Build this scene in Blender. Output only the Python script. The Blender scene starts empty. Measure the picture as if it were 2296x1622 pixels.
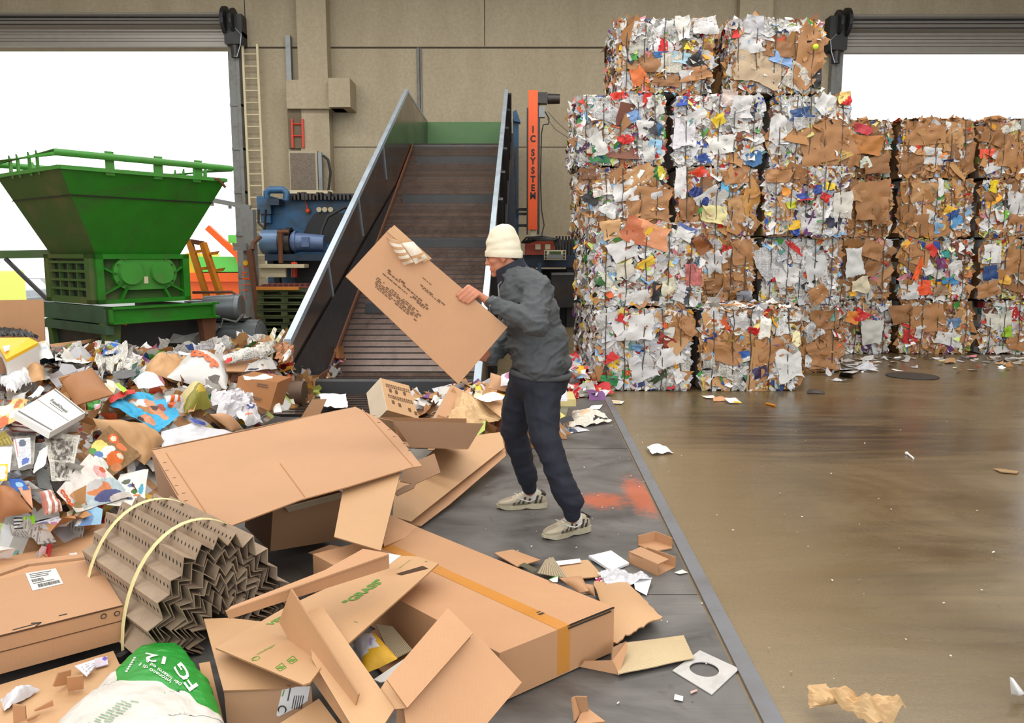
import bpy, bmesh, math, random
import numpy as np
from mathutils import Vector, Matrix, noise

C = bpy.context.scene.collection
SC = bpy.context.scene
R = math.radians
# ------------------------------------------------------------------ camera, sky, light, exposure
F, CX, CY = 1750.0, 1148.0, 811.0
PITCH = math.atan(241 / 1750)
CP, SP = math.cos(PITCH), math.sin(PITCH)
EYE = np.array([0.0, 0.0, 1.5])
cd = bpy.data.cameras.new('camera')
cd.sensor_width = 36.0
cd.lens = 36.0 * F / 2296.0
cd.clip_end = 500
cam = bpy.data.objects.new('camera', cd)
C.objects.link(cam)
cam.location = EYE
cam.rotation_euler = (math.pi / 2 - PITCH, 0, 0)
SC.camera = cam
SC.view_settings.view_transform = 'Standard'
SC.view_settings.look = 'None'
SC.view_settings.gamma = 1.0
SC.view_settings.use_curve_mapping = False
SC.view_settings.exposure = 0.0
w = bpy.data.worlds.new('overcast_sky')
SC.world = w
w.use_nodes = True
bgn = w.node_tree.nodes['Background']
bgn.inputs[0].default_value = (0.93, 0.97, 1.0, 1)
bgn.inputs[1].default_value = 2.4


def area(name, loc, rot, sx, sy, power, col):
    l = bpy.data.lights.new(name, 'AREA')
    l.shape = 'RECTANGLE'
    l.size, l.size_y = sx, sy
    l.energy = power
    l.color = col
    o = bpy.data.objects.new(name, l)
    C.objects.link(o)
    o.location = loc
    o.rotation_euler = rot
    return o


# fill lamps added under the closed ceiling to brighten the hall
for yy, pw in ((-2.5, 720), (3.0, 740), (8.5, 900), (14.0, 930)):
    area('ceiling_fill', (-1.0, yy, 8.75), (0, 0, 0), 22.0, 1.8, pw, (1.0, 0.975, 0.93))


# ------------------------------------------------------------------ helpers
def ray(px, py):
    dx, dy = px - CX, py - CY
    return np.array([dx, F * CP - dy * SP, -F * SP - dy * CP])


def pd(px, py, D):                       # point seen at a photo pixel, D metres into the hall
    r = ray(px, py)
    return EYE + r * (D / r[1])


def pz(px, py, z):                       # point seen at a photo pixel, at height z
    r = ray(px, py)
    return EYE + r * ((z - EYE[2]) / r[2])


def pp(px, py, p0, n):                   # point seen at a photo pixel on a plane
    r = ray(px, py)
    return EYE + r * (np.dot(np.asarray(p0) - EYE, n) / np.dot(r, n))


def V3(*a):
    return np.array(a, float)


def unit(a):
    a = np.asarray(a, float)
    return a / (np.linalg.norm(a) + 1e-12)


def s2l(r, g, b):
    f = lambda c: (c / 255 / 12.92) if c / 255 <= 0.04045 else ((c / 255 + 0.055) / 1.055) ** 2.4
    return (f(r), f(g), f(b))


WORLD = {}


def tag(o, label=None, cat=None, group=None, kind=None):
    if label: o['label'] = label
    if cat: o['category'] = cat
    if group: o['group'] = group
    if kind: o['kind'] = kind
    return o


def root(name, loc, label, cat, group=None):
    o = bpy.data.objects.new(name, None)
    o.empty_display_size = 0.1
    C.objects.link(o)
    o.location = loc
    WORLD[o.name] = np.array(loc, float)
    return tag(o, label, cat, group)


def link_mesh(name, V, faces, mats, parent=None, mi=None, smooth=False, ang=40, recalc=True, attrs=None, loc=None):
    V = np.asarray(V, float)
    if parent is None:
        org = np.array(loc, float) if loc is not None else np.array([(V[:, 0].min() + V[:, 0].max()) / 2, (V[:, 1].min() + V[:, 1].max()) / 2, V[:, 2].min()])
    else:
        org = WORLD[parent.name]
    me = bpy.data.meshes.new(name)
    me.from_pydata((V - org).tolist(), [], faces)
    for m in (mats if isinstance(mats, (list, tuple)) else [mats]):
        me.materials.append(m)
    if mi is not None:
        me.polygons.foreach_set('material_index', mi)
    if attrs:
        ca = me.attributes.new('col', 'FLOAT_COLOR', 'FACE')
        ca.data.foreach_set('color', np.asarray(attrs['col'], np.float32).ravel())
        pa = me.attributes.new('pat', 'FLOAT', 'FACE')
        pa.data.foreach_set('value', np.asarray(attrs['pat'], np.float32))
        uv = me.uv_layers.new(name='UVMap')
        li = np.empty(len(me.loops), np.int32)
        me.loops.foreach_get('vertex_index', li)
        uv.data.foreach_set('uv', np.asarray(attrs['uv'], np.float32)[li].ravel())
    if recalc:
        bm = bmesh.new()
        bm.from_mesh(me)
        bmesh.ops.recalc_face_normals(bm, faces=bm.faces)
        bm.to_mesh(me)
        bm.free()
    if smooth:
        me.polygons.foreach_set('use_smooth', [True] * len(me.polygons))
        me.set_sharp_from_angle(angle=R(ang))
    me.update()
    o = bpy.data.objects.new(name, me)
    C.objects.link(o)
    if parent is None:
        o.location = org
    else:
        o.parent = parent
    WORLD[o.name] = org
    return o


def newell(p):
    p = np.asarray(p, float)
    q = np.roll(p, -1, 0)
    return unit([((p[:, 1] - q[:, 1]) * (p[:, 2] + q[:, 2])).sum(), ((p[:, 2] - q[:, 2]) * (p[:, 0] + q[:, 0])).sum(), ((p[:, 0] - q[:, 0]) * (p[:, 1] + q[:, 1])).sum()])


def flatten(poly):
    """a board is flat: slide its corners along their lines of sight onto one plane"""
    p = np.asarray(poly, float)
    if len(p) < 4: return p
    n, c = newell(p), p.mean(0)
    if np.abs((p - c) @ n).max() < 2e-4: return p
    return np.array([EYE + (q - EYE) * (np.dot(c - EYE, n) / np.dot(q - EYE, n)) for q in p])


def frame(n, hint=(0, 0, 1)):
    n = unit(n)
    h = np.array(hint, float)
    if abs(np.dot(n, h)) > 0.95:
        h = np.array([1.0, 0, 0])
    t = unit(np.cross(h, n))
    return t, np.cross(n, t), n


class MB:
    def __init__(s):
        s.v, s.f, s.m = [], [], []

    def add(s, verts, faces, mi=0):
        b = len(s.v)
        s.v.extend([tuple(x) for x in verts])
        for i, f in enumerate(faces):
            s.f.append(tuple(b + k for k in f))
            s.m.append(mi[i] if isinstance(mi, list) else mi)
        return s

    def obox(s, p, a, b, c, mi=0):
        p, a, b, c = (np.asarray(x, float) for x in (p, a, b, c))
        v = [p, p + a, p + a + b, p + b, p + c, p + a + c, p + a + b + c, p + b + c]
        return s.add(v, [(0, 3, 2, 1), (4, 5, 6, 7), (0, 1, 5, 4), (1, 2, 6, 5), (2, 3, 7, 6), (3, 0, 4, 7)], mi)

    def box(s, x0, x1, y0, y1, z0, z1, mi=0):
        return s.obox((x0, y0, z0), (x1 - x0, 0, 0), (0, y1 - y0, 0), (0, 0, z1 - z0), mi)

    def prism(s, poly, off, mi=0, side=None):
        n = len(poly)
        off = np.asarray(off, float)
        v = [np.asarray(p, float) for p in poly] + [np.asarray(p, float) + off for p in poly]
        f = [tuple(range(n)), tuple(range(2 * n - 1, n - 1, -1))] + [(i, (i + 1) % n, n + (i + 1) % n, n + i) for i in range(n)]
        sd = mi if side is None else side
        return s.add(v, f, [mi, mi] + [sd] * n)

    def plate(s, poly, th=0.005, mi=0, side=1):      # a board whose seen face is poly; its thickness lies behind
        poly = flatten(poly)
        n = newell(poly)
        c = np.mean(np.asarray(poly), 0)
        if np.dot(n, c - EYE) < 0: n = -n
        return s.prism(poly, n * th, mi, side)

    def bar(s, p0, p1, w, h, hint=(0, 0, 1), mi=0):
        p0, p1 = np.asarray(p0, float), np.asarray(p1, float)
        t, b, n = frame(p1 - p0, hint)
        return s.obox(p0 - t * w / 2 - b * h / 2, t * w, b * h, p1 - p0, mi)

    def loft(s, rings, cap=True, mi=0, closed=True):
        k = len(rings[0])
        v = [p for r in rings for p in r]
        f = []
        for i in range(len(rings) - 1):
            for j in range(k if closed else k - 1):
                f.append((i * k + j, i * k + (j + 1) % k, (i + 1) * k + (j + 1) % k, (i + 1) * k + j))
        if cap:
            f.append(tuple(range(k - 1, -1, -1)))
            f.append(tuple(range((len(rings) - 1) * k, len(rings) * k)))
        return s.add(v, f, mi)

    def cone(s, p0, p1, r0, r1=None, n=16, mi=0):
        r1 = r0 if r1 is None else r1
        p0, p1 = np.asarray(p0, float), np.asarray(p1, float)
        t, b, _ = frame(p1 - p0)
        a = [2 * math.pi * i / n for i in range(n)]
        return s.loft([[p + r * (t * math.cos(x) + b * math.sin(x)) for x in a] for p, r in ((p0, r0), (p1, r1))], True, mi)

    def tube(s, path, r, n=8, closed=False, mi=0):
        P = [np.asarray(p, float) for p in path]
        m = len(P)
        rings = []
        ref = None
        for i in range(m):
            d = unit((P[(i + 1) % m] - P[i - 1]) if closed else (P[min(i + 1, m - 1)] - P[max(i - 1, 0)]))
            if ref is None:
                t, b, _ = frame(d)
            else:
                t = unit(ref - d * np.dot(ref, d))
                b = np.cross(d, t)
            ref = t
            rr = r[i] if isinstance(r, (list, tuple)) else r
            rings.append([P[i] + rr * (t * math.cos(2 * math.pi * j / n) + b * math.sin(2 * math.pi * j / n)) for j in range(n)])
        if closed: rings.append(rings[0])
        return s.loft(rings, not closed, mi)

    def ball(s, c, r, n=10, mi=0, rot=None):
        r = (r, r, r) if np.isscalar(r) else r
        rings = []
        Rm = np.eye(3) if rot is None else np.asarray(rot)
        for i in range(n + 1):
            a = math.pi * (i + 0.02 if i == 0 else (i - 0.02 if i == n else i)) / n
            rings.append([np.asarray(c) + Rm @ np.array([r[0] * math.sin(a) * math.cos(2 * math.pi * j / (2 * n)), r[1] * math.sin(a) * math.sin(2 * math.pi * j / (2 * n)), r[2] * math.cos(a)]) for j in range(2 * n)])
        return s.loft(rings, True, mi)

    def build(s, name, mats, parent=None, smooth=False, ang=40, loc=None):
        return link_mesh(name, s.v, s.f, mats, parent, s.m, smooth, ang, loc=loc)


def part(mb, name, mats, parent, smooth=False, ang=40, label=None):
    o = mb.build(name, mats, parent, smooth, ang)
    if label: o['label'] = label
    return o


def thing(mb, name, mats, label, cat, group=None, smooth=False, ang=40, loc=None):
    return tag(mb.build(name, mats, None, smooth, ang, loc), label, cat, group)


def struct(mb, name, mats, smooth=False):
    return tag(mb.build(name, mats, None, smooth), kind='structure')


# ------------------------------------------------------------------ materials
def nt(name):
    m = bpy.data.materials.new(name)
    m.use_nodes = True
    t = m.node_tree
    b = t.nodes['Principled BSDF']
    return m, t, b


def node(t, typ, **kw):
    n = t.nodes.new(typ)
    for k, v in kw.items():
        if k.startswith('i_'):
            n.inputs[int(k[2:])].default_value = v
        else:
            setattr(n, k, v)
    return n


def math_n(t, op, a, b=None):
    n = t.nodes.new('ShaderNodeMath')
    n.operation = op
    for i, x in enumerate((a, b)):
        if x is None: continue
        if isinstance(x, (int, float)): n.inputs[i].default_value = x
        else: t.links.new(x, n.inputs[i])
    return n.outputs[0]


def mix_c(t, fac, a, b, mode='MIX'):
    n = t.nodes.new('ShaderNodeMix')
    n.data_type = 'RGBA'
    n.blend_type = mode
    for s, x in ((n.inputs[0], fac), (n.inputs[6], a), (n.inputs[7], b)):
        if isinstance(x, (int, float)): s.default_value = x
        elif isinstance(x, tuple): s.default_value = (*x[:3], 1)
        else: t.links.new(x, s)
    return n.outputs[2]


def noise_n(t, vec, scale, detail=4, rough=0.6, dist=0.0):
    n = node(t, 'ShaderNodeTexNoise')
    n.inputs['Scale'].default_value = scale
    n.inputs['Detail'].default_value = detail
    n.inputs['Roughness'].default_value = rough
    n.inputs['Distortion'].default_value = dist
    if vec is not None: t.links.new(vec, n.inputs['Vector'])
    return n.outputs[0]


def ramp(t, val, stops):
    n = node(t, 'ShaderNodeValToRGB')
    while len(n.color_ramp.elements) < len(stops): n.color_ramp.elements.new(0.5)
    for e, (p, c) in zip(n.color_ramp.elements, stops):
        e.position = p
        e.color = (c, c, c, 1) if isinstance(c, (int, float)) else (*c, 1)
    t.links.new(val, n.inputs[0])
    return n.outputs[0]


def mapping(t, vec, sc=(1, 1, 1)):
    n = node(t, 'ShaderNodeMapping')
    n.inputs['Scale'].default_value = sc
    t.links.new(vec, n.inputs['Vector'])
    return n.outputs[0]


def bump(t, b, val, strength=0.2, dist=0.01):
    n = node(t, 'ShaderNodeBump')
    n.inputs['Strength'].default_value = strength
    n.inputs['Distance'].default_value = dist
    t.links.new(val, n.inputs['Height'])
    t.links.new(n.outputs[0], b.inputs['Normal'])


def M(name, col, rough=0.55, metal=0.0, var=0.2, scale=6.0, dirt=None, dirt_amt=0.5, bmp=0.0, rnd=0.0, stretch=(1, 1, 1)):
    m, t, b = nt(name)
    tc = node(t, 'ShaderNodeTexCoord').outputs['Object']
    v = mapping(t, tc, stretch)
    n1 = noise_n(t, v, scale, 5, 0.65)
    col = tuple(col)
    out = mix_c(t, n1, tuple(c * (1 - var) for c in col), tuple(min(1, c * (1 + var)) for c in col))
    if dirt is not None:
        n2 = noise_n(t, v, scale * 0.45, 6, 0.7, 0.4)
        fac = ramp(t, n2, [(0.48, 0.0), (0.68, dirt_amt)])
        out = mix_c(t, fac, out, tuple(dirt))
    if rnd:
        oi = node(t, 'ShaderNodeObjectInfo').outputs['Random']
        k = math_n(t, 'ADD', math_n(t, 'MULTIPLY', oi, rnd * 2), 1 - rnd)
        hs = node(t, 'ShaderNodeHueSaturation')
        t.links.new(out, hs.inputs['Color'])
        t.links.new(k, hs.inputs['Value'])
        out = hs.outputs[0]
    t.links.new(out, b.inputs['Base Color'])
    b.inputs['Metallic'].default_value = metal
    rr = ramp(t, n1, [(0.2, max(0.03, rough - 0.12)), (0.8, min(1, rough + 0.12))])
    t.links.new(rr, b.inputs['Roughness'])
    if bmp: bump(t, b, n1, bmp, 0.01)
    return m


def paper_material():
    m, t, b = nt('printed_paper')
    col = node(t, 'ShaderNodeAttribute', attribute_name='col').outputs['Color']
    pat = node(t, 'ShaderNodeAttribute', attribute_name='pat').outputs['Fac']
    uv = node(t, 'ShaderNodeUVMap', uv_map='UVMap').outputs[0]
    sx = node(t, 'ShaderNodeSeparateXYZ')
    t.links.new(uv, sx.inputs[0])
    vrow = math_n(t, 'MULTIPLY', sx.outputs[1], 75.0)
    rowm = math_n(t, 'GREATER_THAN', math_n(t, 'FRACT', vrow), 0.48)
    cmb = node(t, 'ShaderNodeCombineXYZ')
    t.links.new(math_n(t, 'MULTIPLY', sx.outputs[0], 85.0), cmb.inputs[0])
    t.links.new(math_n(t, 'MULTIPLY', math_n(t, 'FLOOR', vrow), 7.31), cmb.inputs[1])
    words = math_n(t, 'GREATER_THAN', noise_n(t, cmb.outputs[0], 1.0, 1, 0.5), 0.43)
    colg = math_n(t, 'GREATER_THAN', math_n(t, 'FRACT', math_n(t, 'MULTIPLY', sx.outputs[0], 11.0)), 0.1)
    blk = math_n(t, 'GREATER_THAN', noise_n(t, mapping(t, uv, (9, 14, 1)), 1.0, 1), 0.42)
    msk = math_n(t, 'MULTIPLY', math_n(t, 'MULTIPLY', rowm, words), math_n(t, 'MULTIPLY', colg, blk))
    fac = math_n(t, 'MULTIPLY', math_n(t, 'MULTIPLY', msk, pat), 0.72)
    out = mix_c(t, fac, col, (0.06, 0.06, 0.07))
    tc = node(t, 'ShaderNodeTexCoord').outputs['Object']
    n = noise_n(t, tc, 30, 4)
    out = mix_c(t, 0.22, out, mix_c(t, n, (0.45, 0.42, 0.38), (1, 1, 1)), 'MULTIPLY')
    t.links.new(out, b.inputs['Base Color'])
    b.inputs['Roughness'].default_value = 0.55
    bump(t, b, noise_n(t, tc, 45, 3), 0.25, 0.01)
    return m


def cardboard_material(name, col, edge=False, rnd=0.1):
    m, t, b = nt(name)
    tc = node(t, 'ShaderNodeTexCoord').outputs['Object']
    n1 = noise_n(t, tc, 3.0, 5, 0.6)
    n2 = noise_n(t, tc, 160.0, 2, 0.6)
    out = mix_c(t, n1, tuple(c * 0.88 for c in col), tuple(min(1, c * 1.1) for c in col))
    out = mix_c(t, 0.25, out, mix_c(t, n2, (0.6, 0.55, 0.5), (1, 1, 1)), 'MULTIPLY')
    if edge:
        wv = node(t, 'ShaderNodeTexWave')
        wv.inputs['Scale'].default_value = 110.0
        wv.inputs['Distortion'].default_value = 1.0
        t.links.new(tc, wv.inputs['Vector'])
        out = mix_c(t, wv.outputs['Fac'], tuple(c * 0.72 for c in col), out)
    scuff = ramp(t, noise_n(t, tc, 9, 6, 0.75, 0.6), [(0.62, 0.0), (0.8, 0.35)])
    out = mix_c(t, scuff, out, tuple(c * 0.6 for c in col))
    oi = node(t, 'ShaderNodeObjectInfo').outputs['Random']
    hs = node(t, 'ShaderNodeHueSaturation')
    t.links.new(out, hs.inputs['Color'])
    t.links.new(math_n(t, 'ADD', math_n(t, 'MULTIPLY', oi, rnd * 2), 1 - rnd), hs.inputs['Value'])
    t.links.new(hs.outputs[0], b.inputs['Base Color'])
    b.inputs['Roughness'].default_value = 0.62
    wv = node(t, 'ShaderNodeTexWave')
    wv.inputs['Scale'].default_value = 28.0
    t.links.new(tc, wv.inputs['Vector'])
    bump(t, b, wv.outputs['Fac'], 0.05, 0.004)
    return m


PAPER = paper_material()
CARD = cardboard_material('cardboard', s2l(192, 145, 106))
CARD2 = cardboard_material('cardboard_pale', s2l(200, 158, 116))
CARDD = cardboard_material('cardboard_shaded', s2l(160, 121, 88))  # darker copy of cardboard, painting shade onto inner, side and lower panels
EDGE = cardboard_material('cardboard_cut_edge', s2l(180, 134, 94), True)
KRAFT = M('kraft_paper', s2l(188, 144, 98), 0.55, var=0.16, scale=9, bmp=0.3)
TAPE = M('brown_tape', s2l(196, 132, 58), 0.3, var=0.08)
INK = M('black_ink', (0.02, 0.018, 0.016), 0.6)
INKG = M('green_ink', s2l(84, 140, 40), 0.6)
WHITE = M('white_paper', s2l(214, 212, 208), 0.5, var=0.06, rnd=0.05)
BLACK = M('black_paint', (0.018, 0.018, 0.02), 0.5, var=0.4)
DARKSTEEL = M('dark_steel', (0.05, 0.048, 0.048), 0.45, 0.6, var=0.5, dirt=(0.1, 0.06, 0.035))
STEEL = M('grey_steel', s2l(128, 132, 134), 0.42, 0.55, var=0.2, dirt=s2l(90, 80, 66), dirt_amt=0.5)
GALV = M('galvanised_steel', s2l(165, 178, 190), 0.35, 0.5, var=0.15)
GREYP = M('grey_paint', s2l(122, 124, 122), 0.5, var=0.2, dirt=s2l(86, 66, 46), dirt_amt=0.6)
CREAM = M('cream_paint', s2l(206, 194, 160), 0.5, var=0.12)
GREEN = M('green_paint', s2l(36, 114, 25), 0.38, var=0.3, scale=4, dirt=s2l(58, 84, 40), dirt_amt=0.75)
GREEND = M('green_paint_dusty', s2l(58, 88, 34), 0.6, var=0.25, scale=4, dirt=s2l(98, 92, 56), dirt_amt=0.7)
GREENL = M('green_paint_light', s2l(62, 136, 50), 0.4, var=0.15, dirt=s2l(90, 104, 60), dirt_amt=0.5)
BLUE = M('blue_paint', s2l(44, 92, 132), 0.42, var=0.25, scale=5, dirt=s2l(48, 52, 52), dirt_amt=0.8)
BLUED = M('dark_blue_paint', s2l(24, 44, 66), 0.45, var=0.4, dirt=(0.02, 0.02, 0.02))
ORANGE = M('orange_paint', s2l(236, 88, 20), 0.4, var=0.08)
ORANGED = M('ochre_paint', s2l(196, 120, 24), 0.5, var=0.2, dirt=s2l(120, 70, 30))
RED = M('red_paint', s2l(200, 56, 34), 0.45, var=0.15)
RUST = M('rusty_steel', s2l(104, 66, 44), 0.75, 0.2, var=0.35, scale=9)
YELLOW = M('yellow_card', s2l(242, 184, 10), 0.45, var=0.06)
RUBBER = M('black_rubber', (0.02, 0.02, 0.022), 0.6, var=0.4)
# ------------------------------------------------------------------ the hall
YW = 20.0                                # wall face


def concrete_wall():
    m, t, b = nt('wall_concrete')
    tc = node(t, 'ShaderNodeTexCoord').outputs['Object']
    n1 = noise_n(t, mapping(t, tc, (1.2, 1, 0.25)), 1.3, 6, 0.65, 0.3)
    n2 = noise_n(t, tc, 14, 5, 0.7)
    out = mix_c(t, n1, s2l(150, 136, 110), s2l(188, 176, 152))
    out = mix_c(t, ramp(t, n2, [(0.4, 0.0), (0.75, 0.45)]), out, s2l(140, 124, 98))
    t.links.new(out, b.inputs['Base Color'])
    b.inputs['Roughness'].default_value = 0.8
    bump(t, b, n2, 0.25, 0.02)
    return m


def floor_concrete():
    m, t, b = nt('floor_concrete')
    gm_ = node(t, 'ShaderNodeNewGeometry')
    tc = gm_.outputs['Position']
    big = noise_n(t, mapping(t, tc, (0.45, 0.9, 1)), 1.1, 6, 0.68, 0.9)
    fine = noise_n(t, tc, 55, 4, 0.7)
    strk = noise_n(t, mapping(t, tc, (0.5, 5.0, 1)), 1.6, 5, 0.7, 0.6)
    out = mix_c(t, ramp(t, big, [(0.3, 0.0), (0.72, 1.0)]), s2l(86, 70, 46), s2l(128, 110, 78))
    out = mix_c(t, ramp(t, strk, [(0.45, 0.0), (0.75, 0.55)]), out, s2l(72, 62, 47))
    # dark oily stain patch some six metres in
    sx = node(t, 'ShaderNodeSeparateXYZ')
    t.links.new(tc, sx.inputs[0])
    dx = math_n(t, 'DIVIDE', math_n(t, 'SUBTRACT', sx.outputs[0], 2.5), 1.7)
    dy = math_n(t, 'DIVIDE', math_n(t, 'SUBTRACT', sx.outputs[1], 6.6), 1.3)
    rad = math_n(t, 'SQRT', math_n(t, 'ADD', math_n(t, 'MULTIPLY', dx, dx), math_n(t, 'MULTIPLY', dy, dy)))
    st = math_n(t, 'MULTIPLY', ramp(t, rad, [(0.35, 1.0), (1.1, 0.0)]), ramp(t, strk, [(0.32, 0.0), (0.55, 0.95)]))
    out = mix_c(t, st, out, s2l(40, 31, 24))
    wear = math_n(t, 'ADD', math_n(t, 'DIVIDE', math_n(t, 'SUBTRACT', sx.outputs[0], 0.9), 1.6), math_n(t, 'MULTIPLY', math_n(t, 'SUBTRACT', big, 0.5), 0.9))
    out = mix_c(t, ramp(t, wear, [(0.0, 0.6), (0.6, 0.0)]), out, s2l(154, 135, 102))
    fin2 = ramp(t, noise_n(t, tc, 150, 3, 0.75), [(0.3, 0.0), (0.7, 1.0)])
    out = mix_c(t, 0.5, out, mix_c(t, fine, (0.5, 0.48, 0.45), (1, 1, 1)), 'MULTIPLY')
    out = mix_c(t, 0.7, out, mix_c(t, fin2, (0.62, 0.6, 0.58), (1.25, 1.22, 1.18)), 'MULTIPLY')
    t.links.new(out, b.inputs['Base Color'])
    rr = ramp(t, big, [(0.3, 0.17), (0.75, 0.42)])
    t.links.new(rr, b.inputs['Roughness'])
    bump(t, b, fine, 0.12, 0.003)
    return m


def plate_material():
    m, t, b = nt('floor_plate_steel')
    tc = node(t, 'ShaderNodeTexCoord').outputs['Object']
    n1 = noise_n(t, mapping(t, tc, (1, 1.4, 1)), 1.6, 6, 0.65, 0.6)
    n2 = noise_n(t, mapping(t, tc, (0.6, 9, 1)), 3, 4, 0.7)
    out = mix_c(t, ramp(t, n1, [(0.3, 0.0), (0.7, 1.0)]), s2l(58, 56, 56), s2l(118, 115, 112))
    out = mix_c(t, ramp(t, n2, [(0.5, 0.0), (0.8, 0.5)]), out, s2l(74, 70, 68))
    wet = ramp(t, noise_n(t, tc, 4.2, 4, 0.6, 1.2), [(0.6, 0.0), (0.72, 0.6)])
    out = mix_c(t, wet, out, s2l(70, 60, 48))
    # orange spray marks by the kerb
    sx = node(t, 'ShaderNodeSeparateXYZ')
    t.links.new(tc, sx.inputs[0])
    X, Y = sx.outputs[0], sx.outputs[1]
    sp = noise_n(t, tc, 16, 6, 0.8)

    def blot(cx, cy, rx, ry):
        dx = math_n(t, 'DIVIDE', math_n(t, 'SUBTRACT', X, cx), rx)
        dy = math_n(t, 'DIVIDE', math_n(t, 'SUBTRACT', Y, cy), ry)
        rad = math_n(t, 'SQRT', math_n(t, 'ADD', math_n(t, 'MULTIPLY', dx, dx), math_n(t, 'MULTIPLY', dy, dy)))
        return ramp(t, math_n(t, 'ADD', rad, math_n(t, 'MULTIPLY', math_n(t, 'SUBTRACT', sp, 0.5), 1.7)), [(0.4, 0.72), (0.95, 0.0)])
    global PLATE_ORG
    a = math_n(t, 'MAXIMUM', blot(0.55 - PLATE_ORG[0], 4.62 - PLATE_ORG[1], 0.2, 0.2), blot(0.80 - PLATE_ORG[0], 4.72 - PLATE_ORG[1], 0.13, 0.5))
    out = mix_c(t, a, out, s2l(196, 92, 44))
    t.links.new(out, b.inputs['Base Color'])
    t.links.new(ramp(t, n1, [(0.3, 0.3), (0.75, 0.55)]), b.inputs['Roughness'])
    b.inputs['Metallic'].default_value = 0.15
    bump(t, b, n1, 0.15, 0.01)
    return m


WALLM = concrete_wall()
JOINT = M('joint_dark', s2l(70, 60, 48), 0.9)
ASPH = M('asphalt', s2l(120, 118, 112), 0.8, var=0.2)

mb = MB()
mb.box(-18.2, 18.2, -8, 20.5, -0.3, 0.0)
floor = struct(mb, 'floor', floor_concrete())
mb = MB()
mb.box(-70, 70, 20.5, 90, -1.5, -1.2)
struct(mb, 'yard_ground', ASPH)
# steel plates laid over the floor up to the kerb strip
kx = lambda y: 0.745 + 0.0272 * y
PLATE_ORG = (-1.7, 4.9)
PM = plate_material()
mb = MB()
for y0, y1 in ((1.2, 3.28), (3.29, 5.9), (5.91, 8.0)):
    mb.prism([(-4.4, y0, 0.004), (kx(y0) - 0.012, y0, 0.004), (kx(y1) - 0.012, y1, 0.004), (-4.4, y1, 0.004)], (0, 0, -0.003))
o = mb.build('floor_plate', PM, loc=(PLATE_ORG[0], PLATE_ORG[1], 0))
tag(o, kind='structure')
mb = MB()
mb.prism([(kx(1.2), 1.2, 0.012), (kx(1.2) + 0.066, 1.2, 0.012), (kx(8.1) + 0.066, 8.1, 0.012), (kx(8.1), 8.1, 0.012)], (0, 0, -0.012))
struct(mb, 'trim_1', M('kerb_steel', s2l(112, 113, 118), 0.45, 0.1, var=0.12, dirt=s2l(84, 76, 66), dirt_amt=0.4))

# back wall with the two bay openings
XL, XR = -6.92, 8.07
ZL, ZR = 6.52, 6.45
mb = MB()
mb.box(XL, XR, YW, YW + 0.4, 0, 9)
mb.box(-18.2, XL, YW, YW + 0.4, ZL, 9)
mb.box(XR, 18.2, YW, YW + 0.4, ZR, 9)
mb.box(17.2, 18.2, YW, YW + 0.4, 0, ZR)
wall = struct(mb, 'wall_back', WALLM)
mb = MB()
mb.box(-18.5, -18.2, -8, 20.4, 0, 9)
struct(mb, 'wall_left', WALLM)
mb = MB()
mb.box(18.2, 18.5, -8, 20.4, 0, 9)
struct(mb, 'wall_right', WALLM)
mb = MB()
mb.box(-18.5, 18.5, -8, 20.4, 9, 9.25)
struct(mb, 'ceiling', M('ceiling_concrete', s2l(170, 165, 152), 0.8, var=0.1))


def wx(px): return (px - CX) / 1800.0 * YW      # rough metres on the back wall


def wz(py): return pd(CX, py, YW)[2]


def wp(px, py, d=0.0): return pd(px, py, YW - d)


mb = MB()                                 # joints between the precast panels
j = 0.022
z1, z2 = wz(107), wz(330)
mb.box(wx(555) - .05, XR, YW - 0.004, YW, z1 - j, z1 + j)
mb.box(wx(745), XR, YW - 0.004, YW, z2 - j / 2, z2 + j / 2)
for px, a, b_ in ((1088, -60, 104), (1650, -60, 60), (562, -60, 108)):
    mb.box(wx(px) - j / 2, wx(px) + j / 2, YW - 0.004, YW, wz(b_), 9)
tag(mb.build('wall_joint', JOINT), kind='structure')

mb = MB()                                 # pillar with its corbel
xa, xb = wp(682, 250)[0], wp(746, 250)[0]
mb.box(xa, xb, YW - 0.42, YW, 0, 9)
mb.box(wp(645, 220)[0] + 0.12, wp(770, 220, .5)[0], YW - 0.42 - 0.12, YW, wz(248) - 0.05, wz(190))
mb.box(wp(742, 220, .5)[0], wp(797, 220)[0] + .02, YW - 0.75, YW, wz(248) - 0.05, wz(190))
mb.box(wp(652, 300)[0], xa, YW - 0.3, YW, 0, wz(190))
tag(mb.build('wall_pillar', WALLM), kind='structure')
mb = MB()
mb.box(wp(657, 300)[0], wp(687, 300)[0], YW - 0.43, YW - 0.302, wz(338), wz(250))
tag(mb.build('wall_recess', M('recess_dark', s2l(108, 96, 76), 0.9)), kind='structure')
mb = MB()                                 # second pillar behind the bale stack
mb.box(wx(1640), wx(1712), YW - 0.3, YW, 0, 9)
tag(mb.build('wall_pillar', WALLM), kind='structure')

# roller shutters
CURT = M('shutter_slats', s2l(158, 153, 146), 0.4, 0.15, var=0.1)


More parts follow.
